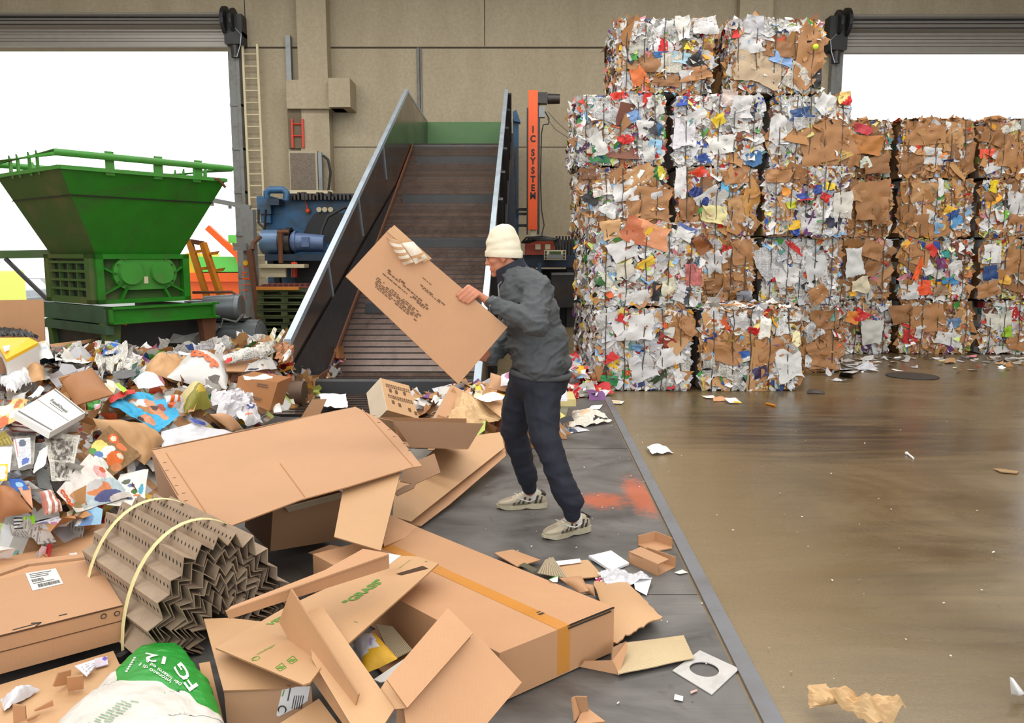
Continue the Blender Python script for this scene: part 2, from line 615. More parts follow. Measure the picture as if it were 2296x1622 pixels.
def shutter(xin, xout, ztop_px, zbot_px, side, label):
    zt, zb = wz(ztop_px), wz(zbot_px)
    t = root('roller_shutter', ((xin + xout) / 2, YW - 0.1, zb), label, 'roller shutter')
    m = MB()
    h = zt - zb
    prof = [(0.30, 1.0), (0.46, 0.93), (0.50, 0.86), (0.40, 0.78), (0.46, 0.70), (0.40, 0.60), (0.30, 0.54), (0.16, 0.50), (0.16, 0.42)]
    x0, x1 = sorted((xin, xout))
    rings = []
    for x in (x0, x1):
        rings.append([(x, YW - a * 1.0, zb + b_ * h) for a, b_ in prof] + [(x, YW, zb + 0.42 * h), (x, YW, zt)])
    m.loft(rings)
    part(m, 'housing', CURT, t)
    m = MB()
    for k in range(4):
        m.box(x0, x1, YW - 0.12, YW - 0.07, zb + 0.42 * h * k / 4 + 0.01, zb + 0.42 * h * (k + 1) / 4)
    m.box(x0, x1, YW - 0.14, YW - 0.05, zb - 0.05, zb + 0.01)
    part(m, 'curtain', CURT, t)
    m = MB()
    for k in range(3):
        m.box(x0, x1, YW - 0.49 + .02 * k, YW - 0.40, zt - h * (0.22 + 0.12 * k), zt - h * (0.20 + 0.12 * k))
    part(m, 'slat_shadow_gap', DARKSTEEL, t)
    m = MB()
    s = side
    m.box(min(xin, xin + s * 0.2), max(xin, xin + s * 0.2), YW - 0.16, YW, 0, zb + 0.3 * h)
    m.box(min(xin + s * 0.2, xin + s * 0.28), max(xin + s * 0.2, xin + s * 0.28), YW - 0.2, YW, 0, zb)
    for k in range(5):
        m.box(xin + (s - 1) / 2 * 0.28, xin + (s + 1) / 2 * 0.28, YW - 0.19, YW, 0.9 + k * 1.05, 0.96 + k * 1.05)
    part(m, 'guide_rail', GREYP, t)
    m = MB()
    m.cone((xin, YW - 0.28, zt - 0.2), (xin + s * 0.08, YW - 0.28, zt - 0.2), 0.34, 0.34, 18)
    m.cone((xin + s * 0.2, YW - 0.28, zt - 0.2), (xin + s * 0.26, YW - 0.28, zt - 0.2), 0.3, 0.3, 18)
    m.obox((xin + s * 0.08, YW - 0.36, zt - 0.55), (s * 0.36, 0, 0), (0, 0.36, 0), (0, 0, 0.5))
    m.obox((xin + s * 0.02, YW - 0.4, zb - 0.05), (s * 0.42, 0, 0), (0, 0.4, 0), (0, 0, 0.3))
    part(m, 'drive_unit', BLACK, t)
    m = MB()
    m.cone((xin + s * 0.22, YW - 0.25, zb - 0.05), (xin + s * 0.22, YW - 0.25, zb - 0.33), 0.11, 0.1, 14)
    part(m, 'motor', DARKSTEEL, t)
    m = MB()
    m.tube([(xin + s * .3, YW - .42, zb + .3), (xin + s * .45, YW - .46, zb + .15), (xin + s * .4, YW - .42, zb - .1), (xin + s * .3, YW - .4, zb - .35), (xin + s * .22, YW - .38, zb - .33)], 0.012, 6)
    part(m, 'chain', GALV, t)
    return t


shutter(-6.92, -17.8, 36, 103, 1, 'roller shutter rolled up over the bay behind the green shredder')
shutter(8.07, 17.0, 40, 116, -1, 'roller shutter rolled up over the bay right of the bale tower')

# ladders, pipes and boxes on the wall
def ladder(name, x0, x1, y, z0, z1, step, r, mat, label, cat):
    t = root(name, ((x0 + x1) / 2, y, z0), label, cat)
    for x in (x0, x1):
        m = MB(); m.box(x - r, x + r, y - r, y + r, z0, z1)
        part(m, 'stile', mat, t)
    z = z0 + step
    k = 0
    while z < z1 - 0.05:
        m = MB(); m.cone((x0, y, z), (x1, y, z), r * 0.7, None, 8)
        part(m, 'rung', mat, t)
        z += step
    return t


ladder('wall_ladder', wp(559, 300)[0], wp(591, 300)[0], YW - 0.2, 0.9, wz(104), 0.285, 0.026, CREAM, 'tall cream ladder fixed upright to the wall beside the shredder bay', 'ladder')
ladder('red_ladder', wp(667, 300)[0], wp(690, 300)[0], YW - 0.46, wz(337), wz(274), 0.28, 0.025, RED, 'short red ladder showing in the dark recess above the vent box', 'ladder')
mb = MB(); mb.box(wp(645, 130)[0], wp(656, 130)[0], YW - 0.16, YW - 0.01, wz(190) + .03, wz(83))
thing(mb, 'downpipe', STEEL, 'short grey square pipe running down to the pillar corbel', 'pipe')
mb = MB(); mb.cone((wp(939, 200)[0], YW - 0.04, wz(300)), (wp(939, 200)[0], YW - 0.04, wz(108)), 0.035, None, 8)
mb.cone((wp(945, 200)[0], YW - 0.03, wz(300)), (wp(945, 200)[0], YW - 0.03, wz(108)), 0.02, None, 8)
thing(mb, 'conduit', GREYP, 'thin conduit running down the wall above the conveyor hopper', 'conduit')

t = root('vent_box', (wp(684, 385)[0], YW - 0.7, wz(430)), 'grey vent box with a grainy mesh front on the pillar', 'vent box')
x0, x1, za, zb = wp(649, 385, .7)[0], wp(712, 385, .7)[0], pd(0, 427, YW - .7)[2], pd(0, 338, YW - .7)[2]
mb = MB(); mb.box(x0, x1, YW - 0.7, YW - 0.42, za, zb)
part(mb, 'casing', M('vent_casing', s2l(168, 156, 132), 0.6), t)
mb = MB(); mb.box(x0 + .03, x1 - .05, YW - 0.71, YW - 0.69, za + .02, zb - .06)
gm, gt, gb = nt('vent_mesh')
tcx = node(gt, 'ShaderNodeTexCoord').outputs['Object']
gt.links.new(ramp(gt, noise_n(gt, tcx, 60, 3, 0.8), [(0.35, s2l(74, 64, 54)), (0.7, s2l(140, 124, 104))]), gb.inputs['Base Color'])
part(mb, 'mesh_panel', gm, t)
mb = MB(); mb.box(x1 + .01, x1 + .1, YW - 0.66, YW - 0.56, za - .3, zb - .03)
part(mb, 'conduit', STEEL, t)
mb = MB(); xx = x1 + .12
mb.tube([(xx, YW - .6, zb - .1), (xx + .12, YW - .6, zb - .2), (xx + .17, YW - .6, zb - .5), (xx + .12, YW - .6, zb - .85), (xx + .07, YW - .6, za - .1)], 0.03, 8)
part(mb, 'hose', RUBBER, t, True)
mb = MB(); mb.box(x0 - .03, x1 + .35, YW - .72, YW - .42, za - .14, za - .002)
part(mb, 'bracket', CREAM, t)

# ------------------------------------------------------------------ vehicles and buildings out in the yard
VANY = M('van_yellow', s2l(226, 234, 96), 0.4, var=0.03)
ORT = M('truck_orange', s2l(240, 96, 20), 0.4, var=0.05)
SKG = M('skip_green', s2l(104, 208, 84), 0.5, var=0.08)
GLASS = M('dark_glass', (0.04, 0.045, 0.05), 0.1)


def yb(m, px0, px1, py0, py1, D, dep, mi=0):
    a, b_ = pd(px0, py1, D), pd(px1, py0, D)
    return m.box(a[0], b_[0], D, D + dep, a[2], b_[2], mi)


YG = -1.2


def car(name, px0, px1, ptop, pmid, D, mat, label, cat, dep=4.0, top=None):
    """a vehicle standing on the lower yard: body, cabin with windows, wheels"""
    a, b_ = pd(px0, pmid, D), pd(px1, pmid, D)
    t = root(name, ((a[0] + b_[0]) / 2, D + dep / 2, YG), label, cat)
    zt = pd(px0, ptop, D)[2]
    w_ = b_[0] - a[0]
    m = MB(); m.prism([(a[0], D, YG + .3), (b_[0], D, YG + .3), (b_[0], D, a[2] - .06), (b_[0] - .05, D, a[2]), (a[0] + .05, D, a[2]), (a[0], D, a[2] - .06)], (0, dep, 0)); part(m, 'body', mat, t)
    m = MB(); m.loft([[(a[0] + .06, D + .9, a[2]), (b_[0] - .06, D + .9, a[2]), (b_[0] - .06, D + dep * .8, a[2]), (a[0] + .06, D + dep * .8, a[2])], [(a[0] + .2, D + 1.4, zt), (b_[0] - .2, D + 1.4, zt), (b_[0] - .2, D + dep * .7, zt), (a[0] + .2, D + dep * .7, zt)]]); part(m, 'cabin', top or mat, t)
    m = MB(); h = zt - a[2]; m.prism([(a[0] + .14, D + .93, a[2] + h * .12), (b_[0] - .14, D + .93, a[2] + h * .12), (b_[0] - .24, D + 1.33, a[2] + h * .88), (a[0] + .24, D + 1.33, a[2] + h * .88)], (0, -.02, .01)); part(m, 'windscreen', GLASS, t)
    for xx in (a[0] + .05, b_[0] - .25):
        for yy in (D + .7, D + dep - .7):
            m = MB(); m.cone((xx, yy, YG + .32), (xx + .2, yy, YG + .32), .32, None, 16); part(m, 'wheel', RUBBER, t)
    return t


car('delivery_van', -330, -132, 570, 612, 27, VANY, 'lime yellow van with a white cab parked outside behind the shredder platform', 'van', 4.6, WHITE)
car('parked_car', -50, 26, 630, 648, 40, WHITE, 'white car in the yard seen between the shredder strut and its grille', 'car')
car('parked_car', -70, 20, 656, 670, 31, STEEL, 'grey car low behind the shredder strut in front of the white car', 'car')
t = root('skip_truck', (pd(475, 640, 30)[0], 31, YG), 'orange truck carrying a light green skip outside the bay', 'truck')
m = MB(); yb(m, 418, 560, 612, 632, 30, 2.2); part(m, 'chassis', ORT, t)
m = MB(); yb(m, 424, 560, 632, 700, 30.2, 1.6); part(m, 'cab_front', ORT, t)
m = MB(); a, b_, c_, d_ = pd(437, 610, 30), pd(550, 610, 30), pd(556, 576, 30), pd(425, 576, 30); m.prism([a, b_, c_, d_], (0, 2, 0)); part(m, 'skip', SKG, t)
m = MB(); yb(m, 418, 448, 568, 612, 30.1, 2); part(m, 'tarpaulin', YELLOW, t)
m = MB(); m.bar(pd(466, 510, 29.8), pd(536, 575, 29.8), 0.22, 0.22); m.bar(pd(536, 575, 29.8), pd(545, 610, 29.8), 0.2, 0.2); part(m, 'lifting_arm', ORT, t)
m = MB(); yb(m, 512, 534, 527, 545, 29.9, .6); m.bar(pd(523, 545, 30.1), pd(530, 576, 30.1), .08, .08); part(m, 'beacon_box', SKG, t)
for px in (440, 520):
    c = pd(px, 668, 30); m = MB(); m.cone((c[0], 29.9, YG + .5), (c[0], 30.3, YG + .5), 0.5, None, 18); part(m, 'wheel', RUBBER, t)
# ------------------------------------------------------------------ green shredder by the left bay
th = R(52)
e1 = V3(math.cos(th), math.sin(th), 0)          # along the face turned to the conveyor
e2 = V3(-math.sin(th), math.cos(th), 0)         # along the dusty face
Z = V3(0, 0, 1)
Cb = V3(-5.74, 10.8, 0)
W1, W2 = 1.36, 1.45
zb0, zb1 = 0.81, 1.50
sh = root('shredder', (-5.9, 11.9, 0), 'big green shredder with a flared hopper standing in front of the left bay', 'shredder')
m = MB(); m.obox(Cb + Z * zb0 + e1 * .02 + e2 * .06, e1 * (W1 - .04), e2 * (W2 - .06), Z * (zb1 - zb0))
body = part(m, 'body', GREEND, sh)
# gearbox side: frame with two round covers
m = MB()
fw = .1
P0 = Cb + Z * zb0
m.obox(P0 - e2 * .06, e1 * fw, e2 * .14, Z * (zb1 - zb0)); m.obox(P0 + e1 * (W1 - fw) - e2 * .06, e1 * fw, e2 * .14, Z * (zb1 - zb0))
m.obox(P0 + Z * (zb1 - zb0 - .07) - e2 * .06, e1 * W1, e2 * .14, Z * .07); m.obox(P0 - e2 * .06, e1 * W1, e2 * .14, Z * .06)
part(m, 'face_frame', GREEN, sh)
m = MB()
c1, c2 = P0 + e1 * .47 + Z * .42, P0 + e1 * .93 + Z * .42
a = [math.pi / 2 + math.pi * i / 12 for i in range(13)]
ring = [c1 + .235 * (e1 * math.cos(x) + Z * math.sin(x)) for x in a] + [c2 + .235 * (e1 * math.cos(x + math.pi) + Z * math.sin(x + math.pi)) for x in a]
m.prism([p - e2 * .04 for p in ring], e2 * .12)
gp = part(m, 'gear_cover', GREENL, sh, True, 30)
for c in (c1, c2):
    m = MB(); m.cone(c - e2 * .05, c - e2 * .1, .17, .16, 24); part(m, 'bearing_cap', GREENL, gp, True, 30)
m = MB()
for i in range(10):
    x = 2 * math.pi * i / 10
    for c in (c1, c2):
        q = c + .205 * (e1 * math.cos(x) + Z * math.sin(x))
        if abs(np.dot(q - (c1 + c2) / 2, e1)) > .2: m.cone(q - e2 * .04, q - e2 * .065, .014, None, 6)
part(m, 'bolts', GREEND, gp)
m = MB(); m.obox(P0 + e1 * .66 + Z * .27 - e2 * .05, e1 * .06, e2 * .02, Z * .1); part(m, 'rating_plate', CREAM, sh)
for s_, (xa, za, xb, zb_) in enumerate(((.1, .14, .38, .28), (1.26, .14, 1.0, .28), (.32, .03, .42, .22), (1.05, .03, .96, .22), (.1, .5, .26, .42), (1.26, .5, 1.13, .42))):
    m = MB(); m.bar(P0 + e1 * xa + Z * za - e2 * .01, P0 + e1 * xb + Z * zb_ - e2 * .01, .03, .07, e2); part(m, 'bracing_rib', GREEN, sh)
# grille side
m = MB()
L0 = Cb + Z * zb0
for k in range(5):
    m.obox(L0 - e1 * .06 + e2 * .14 + Z * (.06 + k * .125), e1 * .1, e2 * (W2 - .3), Z * .035)
for k in range(5):
    m.obox(L0 - e1 * .05 + e2 * (.14 + k * .28) + Z * .06, e1 * .08, e2 * .03, Z * .53)
part(m, 'side_grille', GREEND, sh)
m = MB(); m.obox(L0 - e1 * .07, e1 * .07, e2 * .14, Z * (zb1 - zb0)); m.obox(L0 - e1 * .07 + e2 * (W2 - .16), e1 * .07, e2 * .16, Z * (zb1 - zb0)); m.obox(L0 - e1 * .07, e1 * .07, e2 * W2, Z * .06); m.obox(L0 - e1 * .07 + Z * .63, e1 * .07, e2 * W2, Z * .06)
part(m, 'side_frame', GREEND, sh)
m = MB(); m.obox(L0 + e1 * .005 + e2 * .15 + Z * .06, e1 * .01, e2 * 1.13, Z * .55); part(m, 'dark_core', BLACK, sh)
# hopper
R0 = V3(-5.64, 9.97, 0)
L1_, L2_ = 2.3, 2.05
zt = 2.58
top = [R0, R0 + e1 * L1_, R0 + e1 * L1_ + e2 * L2_, R0 + e2 * L2_]
bot = [Cb + e1 * .03 + e2 * .0, Cb + e1 * (W1 - .1), Cb + e1 * (W1 - .1) + e2 * W2, Cb + e1 * .03 + e2 * W2]
top = [p + Z * zt for p in top]; bot = [p + Z * 1.5 for p in bot]
ctr = (top[0] + top[2]) / 2
ti = [p + (ctr - p) * .02 for p in top]; bi = [p + ((bot[0] + bot[2]) / 2 - p) * .03 for p in bot]
for i, mt in ((0, GREEN), (1, GREEN), (2, GREEND), (3, GREEND)):
    k = (i + 1) % 4
    m = MB(); m.add([bot[i], bot[k], top[k], top[i], bi[i], bi[k], ti[k], ti[i]], [(0, 1, 2, 3), (7, 6, 5, 4), (0, 4, 5, 1), (3, 2, 6, 7), (0, 3, 7, 4), (1, 5, 6, 2)])
    hp = part(m, 'hopper_panel', mt, sh)
    if i in (0, 3):
        q0, q1 = (top[i] * .7 + bot[i] * .3), (top[k] * .7 + bot[k] * .3)
        n_ = unit(np.cross(bot[k] - bot[i], top[i] - bot[i])); n_ = n_ if np.dot(n_, ctr - q0) < 0 else -n_
        m = MB(); m.bar(q0 + n_ * .004, q1 + n_ * .004, .012, .025, n_); part(m, 'weld_seam', DARKSTEEL, hp)
m = MB()
for i in range(4):
    m.bar(top[i], top[(i + 1) % 4], .05, .05)
part(m, 'rim', GREENL, sh)
out = [p + (p - ctr) * .05 + Z * .17 for p in top]
m = MB(); m.tube(out, .045, 10, True); part(m, 'guard_rail', GREENL, sh, True)
for i in range(4):
    k = (i + 1) % 4
    for f_ in ((.27, .55, .8) if i in (0, 2) else (.3, .42, .6, .72)):
        m = MB(); a_, b_ = out[i] * (1 - f_) + out[k] * f_, top[i] * (1 - f_) + top[k] * f_
        d_ = unit(top[k] - top[i])
        m.obox(b_ - d_ * .06 - Z * .06, d_ * (.12 if i == 0 else .05), (a_ - b_) * .5 + V3(0, 0, .0), (a_ - b_)[2] * Z + Z * .05)
        part(m, 'rail_bracket', GREENL, sh)
# platform arm on the left
m = MB(); q = L0 + e2 * .6 + Z * .72
p_l, p_r = pd(-40, 572, 11.7), pd(122, 569, 11.9)
m.bar(p_l, p_r, .12, .12); part(m, 'platform_arm', GREEND, sh)
m = MB(); m.bar(pd(12, 580, 11.7), pd(106, 672, 11.75), .05, .05); part(m, 'strut', DARKSTEEL, sh)
# base frame and legs
B0 = V3(-5.40, 10.45, .56)
m = MB(); m.obox(B0, e1 * 1.55, e2 * .09, Z * .23); m.obox(B0 - e2 * .05 + Z * .2, e1 * 1.6, e2 * .2, Z * .03); m.obox(B0 - e2 * .05, e1 * 1.6, e2 * .14, Z * .025)
for f_ in (0, 1.5): m.obox(B0 + e1 * f_ - e2 * .05, e1 * .03, e2 * .1, Z * .23)
part(m, 'front_beam', GREEN, sh)
m = MB(); m.obox(B0 + e2 * .02, e1 * .09, e2 * 2.1, Z * .23); m.obox(B0 + e2 * .02 + e1 * 1.4, e1 * .09, e2 * 2.1, Z * .2); m.obox(B0 - e1 * .04 + e2 * .02 - Z * .14, e1 * .1, e2 * 2.0, Z * .12)
part(m, 'side_beam', M('green_grey_paint', s2l(54, 84, 62), 0.6, var=0.3, dirt=s2l(40, 44, 38)), sh)
for f_, g_, mt in ((.02, .1, GREEND), (1.42, .05, RUST), (.02, 1.8, GREEND), (1.42, 1.8, RUST)):
    b_ = B0 + e1 * f_ + e2 * g_ - Z * .56
    m = MB(); m.add([b_, b_ + e1 * .12, b_ + e1 * .12 + e2 * .12, b_ + e2 * .12] + [p + Z * .56 for p in (b_ - e1 * .06, b_ + e1 * .18, b_ + e1 * .18 + e2 * .14, b_ - e1 * .06 + e2 * .14)],
                    [(0, 3, 2, 1), (4, 5, 6, 7), (0, 1, 5, 4), (1, 2, 6, 5), (2, 3, 7, 6), (3, 0, 4, 7)])
    part(m, 'leg', mt, sh)
m = MB(); a_ = pd(372, 772, 11.2); m.prism([pd(375, 770, 11.3), pd(395, 738, 11.5), pd(458, 732, 11.9), pd(425, 770, 11.5)], (0.1, .5, 0)); m.prism([pd(425, 770, 11.5), pd(458, 732, 11.9), pd(462, 790, 11.9), pd(432, 795, 11.6)], (0, .5, 0))
part(m, 'discharge_hood', GREYP, sh)
m = MB(); m.obox(B0 + e1 * .06 + e2 * .28 - Z * .55, e1 * 1.42, e2 * 1.85, Z * .55); part(m, 'underside_fill', BLACK, sh)  # black block added to fill the underside and keep it dark
m = MB(); m.bar(pd(220, 722, 10.7), pd(285, 727, 10.8), .05, .03); part(m, 'orange_strip', ORANGED, sh)
m = MB(); m.tube([pd(455, 398, 11.7), pd(490, 402, 11.6), pd(505, 420, 11.7)], .02, 6); part(m, 'rim_hook', RUST, sh)

# compressor: motor over a lying tank
cp_ = root('compressor', (pd(530, 760, 12.6)[0], 12.6, 0), 'grey air compressor with round tank beside the green shredder', 'compressor')
m = MB(); a_, b_ = pd(478, 758, 12.6), pd(585, 758, 12.6)
m.cone(a_, b_, .3, .3, 24); m.ball(b_ - V3(.05, 0, 0), (.14, .3, .3), 10); part(m, 'tank', M('tank_grey', s2l(86, 90, 92), 0.45, 0.2, var=.2), cp_, True)
m = MB(); m.box(a_[0] + .05, a_[0] + .12, 12.45, 12.75, 0, .2); m.box(b_[0] - .1, b_[0], 12.45, 12.75, 0, .2); part(m, 'foot', DARKSTEEL, cp_)
m = MB(); c_ = pd(462, 692, 12.5); d_ = pd(533, 688, 12.5); m.cone(c_, d_, .2, .2, 20); m.cone(d_, d_ + V3(.06, 0, 0), .21, .19, 20)
part(m, 'motor', M('motor_grey', s2l(110, 116, 120), 0.4, 0.3, var=.2), cp_, True)
m = MB(); m.box(c_[0] - .3, c_[0] - .02, 12.4, 12.8, c_[2] - .16, c_[2] + .12); part(m, 'pump_head', DARKSTEEL, cp_)
m = MB(); m.tube([pd(432, 656, 12.5), pd(520, 655, 12.5), pd(540, 668, 12.5), pd(541, 712, 12.5)], .022, 8); part(m, 'guard_pipe', RUST, cp_, True)
m = MB(); m.tube([pd(470, 725, 12.3), pd(495, 735, 12.3), pd(500, 715, 12.3), pd(530, 722, 12.3), pd(545, 706, 12.3)], .018, 6); part(m, 'air_hose', GREYP, cp_, True)
m = MB(); m.box(a_[0], b_[0] - .2, 12.42, 12.78, a_[2] + .29, a_[2] + .33); part(m, 'mounting_plate', DARKSTEEL, cp_)

# ochre loader forks standing behind the compressor
t = root('loader_forks', (pd(470, 640, 14)[0], 14.1, 0.0), 'pair of slanting ochre loader forks behind the compressor', 'forks')
for (xa, ya), (xb, yb_) in (((424, 540), (500, 780)), ((455, 545), (535, 780))):
    m = MB(); m.bar(pd(xa, ya, 14.2), pd(xb, yb_, 14.0), .11, .09)
    for f_ in (.12, .28):
        q = pd(xa + (xb - xa) * f_ , ya + (yb_ - ya) * f_, 14.15); m.obox(q, (.16, 0, .02), (0, .06, 0), (.05, 0, .06))
    part(m, 'tine', ORANGED, t)
m = MB(); m.bar(pd(424, 541, 14.2), pd(456, 546, 14.2), .08, .08); part(m, 'crosshead', RUST, t)

# guard post at the bay jamb
t = root('guard_post', (pd(556, 740, 15.2)[0], 15.2, 0), 'grey steel guard post with orange marks beside the compressor', 'post')
m = MB(); a_, b_ = pd(541, 470, 15.2), pd(566, 470, 15.2); m.box(a_[0], b_[0], 15.2, 15.4, 0, a_[2]); part(m, 'column', GREYP, t)
rng = random.Random(4)
for py in (600, 612, 618, 627, 640, 652, 668): 
    q = pd(543, py, 15.195); m = MB(); m.box(q[0], q[0] + rng.uniform(.06, .17), 15.193, 15.198, q[2], q[2] + rng.uniform(.015, .04)); part(m, 'orange_mark', ORANGE, t)
m = MB(); q = pd(551, 590, 15.19); m.cone(q, q + V3(0, -.01, 0), .05, None, 14); part(m, 'yellow_disc', YELLOW, t)
m = MB(); m.bar(pd(560, 560, 15.1), pd(585, 745, 15.1), .12, .1); part(m, 'guard_angle', RUST, t)
m = MB(); m.bar(pd(476, 449, 15.25), pd(562, 466, 15.25), .09, .09)
for px, py in ((472, 462), (512, 468), (552, 476)): 
    q = pd(px, py, 15.22); m.obox(q, (.05, 0, 0), (0, .04, 0), (0, 0, .14))
part(m, 'bracket_arm', GREYP, t)
m = MB(); q = pd(524, 548, 15.15); m.box(q[0], q[0] + .25, 15.12, 15.3, q[2] - .12, q[2] + .02); part(m, 'clamp', GREYP, t)
m = MB(); m.tube([pd(585, 530, 15.2), pd(568, 545, 15.15), pd(566, 560, 15.1)], .04, 8); part(m, 'pipe_elbow', RUST, t, True)

# ------------------------------------------------------------------ blue baler left of the conveyor
D0 = 16.6
t = root('baler', (pd(690, 560, 17)[0], 17.2, 0), 'blue hydraulic baler block half hidden behind the conveyor side', 'baler')
m = MB(); yb(m, 604, 800, 446, 700, D0 + .4, 1.4); part(m, 'body', BLUE, t)
m = MB(); yb(m, 577, 606, 440, 480, D0 + .2, .6); yb(m, 585, 606, 480, 500, D0 + .25, .5); part(m, 'side_block', BLUE, t)
m = MB(); m.tube([pd(598, 444, D0), pd(598, 432, D0), pd(606, 426, D0), pd(634, 426, D0), pd(642, 432, D0), pd(642, 450, D0)], .075, 12); part(m, 'handle_pipe', BLUE, t, True)
m = MB(); yb(m, 600, 625, 446, 460, D0 - .02, .4); part(m, 'lug', BLUED, t)
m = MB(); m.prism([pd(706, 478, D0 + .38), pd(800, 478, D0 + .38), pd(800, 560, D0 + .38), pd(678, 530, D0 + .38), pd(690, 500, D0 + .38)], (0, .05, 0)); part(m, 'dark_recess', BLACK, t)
m = MB(); yb(m, 640, 800, 434, 447, D0 + .3, .5)
rng = random.Random(8)
for k in range(16):
    px = 650 + k * 8.5; yb(m, px, px + rng.uniform(3, 7), rng.uniform(428, 440), 448, D0 + .1, .2)
part(m, 'valve_bank', DARKSTEEL, t)
for px in (715, 728, 741):
    q = pd(px, 470, D0 + .3); m = MB(); m.cone(q, q + V3(0, .12, 0), .055, None, 14); part(m, 'pressure_gauge', CREAM, t)
m = MB(); q = pd(690, 473, D0 + .3); m.ball(q, .05, 6); m.cone(q, pd(684, 445, D0 + .3), .01, None, 6); part(m, 'lever_knob', ORANGE, t)
m = MB(); a_, b_, c_, d_ = pd(590, 543, D0 - .3), pd(628, 543, D0 - .3), pd(655, 543, D0 - .3), pd(728, 546, D0 - .3)
m.ball(a_, (.07, .24, .24), 10); m.cone(a_, b_, .25, .25, 24); part(m, 'motor', M('motor_blue', s2l(96, 124, 156), 0.4, .2, var=.25), t, True)
m = MB(); m.cone(b_, c_, .27, .24, 24); m.cone(c_ + V3(-.1, 0, 0), c_, .3, .3, 24); part(m, 'motor_fan', DARKSTEEL, t, True)
m = MB(); m.cone(c_, d_, .2, .17, 20); m.cone(c_ + V3(.05, 0, 0), c_ + V3(.1, 0, 0), .23, .23, 20); m.box(c_[0] + .25, c_[0] + .4, c_[1] - .22, c_[1] - .1, c_[2] - .1, c_[2] + .1); part(m, 'gearbox', M('gearbox_blue', s2l(92, 112, 150), 0.45, .2, var=.2), t, True)
m = MB(); q = pd(630, 520, D0 - .36); m.tube([pd(622, 520, D0 - .6), pd(648, 520, D0 - .6)], .04, 8); m.tube([pd(628, 520, D0 - .6), pd(630, 590, D0 - .6)], .05, 8); part(m, 'motor_strap', RUST, t)
m = MB(); yb(m, 594, 735, 570, 585, D0 - .6, 1.0); part(m, 'shelf', BLUED, t)
m = MB(); yb(m, 600, 660, 585, 605, D0 - .3, .8); yb(m, 615, 625, 585, 640, D0 - .3, .15); yb(m, 662, 800, 585, 640, D0, .8); part(m, 'underframe', BLACK, t)
m = MB(); a_ = pd(606, 640, D0 + .5); m.box(a_[0], a_[0] + 1.6, D0 + .5, D0 + 1.7, 0, 1.2); part(m, 'plinth', BLUED, t)
m = MB(); m.tube([pd(800, 462, D0 + .1), pd(770, 466, D0 - .1), pd(735, 486, D0 - .2), pd(722, 515, D0 - .2), pd(718, 545, D0 - .3)], .035, 8); part(m, 'hose', RUBBER, t, True)
m = MB(); m.tube([pd(580, 470, D0), pd(580, 500, D0), pd(592, 512, D0), pd(594, 530, D0), pd(596, 470, D0), pd(590, 560, D0)], .025, 6); part(m, 'cable_bunch', RUBBER, t, True)
m = MB(); yb(m, 580, 682, 593, 601, 15.6, .35); yb(m, 584, 640, 600, 622, 15.7, .1); o = thing(m, 'bench', CREAM, 'pale bench plank in front of the blue baler motor', 'bench', loc=(pd(630, 600, 15.8)[0], 15.8, 0))
m = MB(); m.cone(pd(660, 588, 15.9), pd(660, 622, 15.9), .06, None, 14); o = thing(m, 'fire_extinguisher', RED, 'red cylinder standing under the bench by the baler', 'cylinder')
m = MB(); m.cone(pd(660, 588, 15.9), pd(660, 584, 15.9), .025, None, 8); part(m, 'valve', BLACK, o)

# stack of mossy pallets with a grate on top
WOOD = M('mossy_wood', s2l(72, 82, 46), 0.85, var=.5, scale=9, dirt=s2l(30, 32, 24), dirt_amt=.8, stretch=(1, 1, 4), rnd=.25)
x0, x1 = pd(577, 700, 14.2)[0], pd(700, 700, 14.2)[0]
zt_ = pd(577, 650, 14.2)[2]
nP = 7
hP = zt_ / nP
protop = None
ords = ('lowest', 'second', 'third', 'fourth', 'fifth', 'sixth', 'topmost')
for k in range(nP):
    if protop is None:
        r0 = root('pallet', ((x0 + x1) / 2, 14.7, 0), '', 'pallet', 'mossy pallets left of the conveyor')
        xm = (x0 + x1) / 2
        for zz in (0.0, hP - .035):
            for q in range(5):
                m = MB(); m.box(x0, x1, 14.2 + q * .22, 14.2 + q * .22 + .13, zz, zz + .025); part(m, 'deck_board', WOOD, r0)
        for q in range(3):
            m = MB(); xx = x0 + q * (x1 - x0 - .12) / 2; m.box(xx, xx + .12, 14.2, 15.2, .025, hP - .035); part(m, 'bearer', WOOD, r0)
        protop = r0; o = r0
    else:
        o = protop.copy(); C.objects.link(o)
        for ch in protop.children:
            c_ = ch.copy(); C.objects.link(c_); c_.parent = o
    o.location = ((x0 + x1) / 2 + random.Random(k).uniform(-.02, .02), 14.7, k * hP)
    o['label'] = 'mossy wooden pallet left of the conveyor, %s in its stack of seven' % ords[k]
m = MB()
a_ = pd(577, 636, 14.15)
for k in range(9):
    m.box(a_[0] + .02 + k * .1, a_[0] + .05 + k * .1, 14.25, 15.1, zt_ + .06, zt_ + .09)
for y in (14.22, 14.6, 15.1): m.box(a_[0] - .05, a_[0] + 1.0, y, y + .04, zt_ + .035, zt_ + .065)
thing(m, 'steel_grate', M('red_oxide', s2l(120, 62, 56), .7, var=.2), 'reddish steel grate lying on top of the mossy pallets', 'grate')
m = MB(); m.box(a_[0] - .02, a_[0] + .75, 14.12, 14.2, zt_, zt_ + .05); thing(m, 'timber_batten', ORANGED, 'thin orange batten along the front edge of the pallet stack', 'batten')

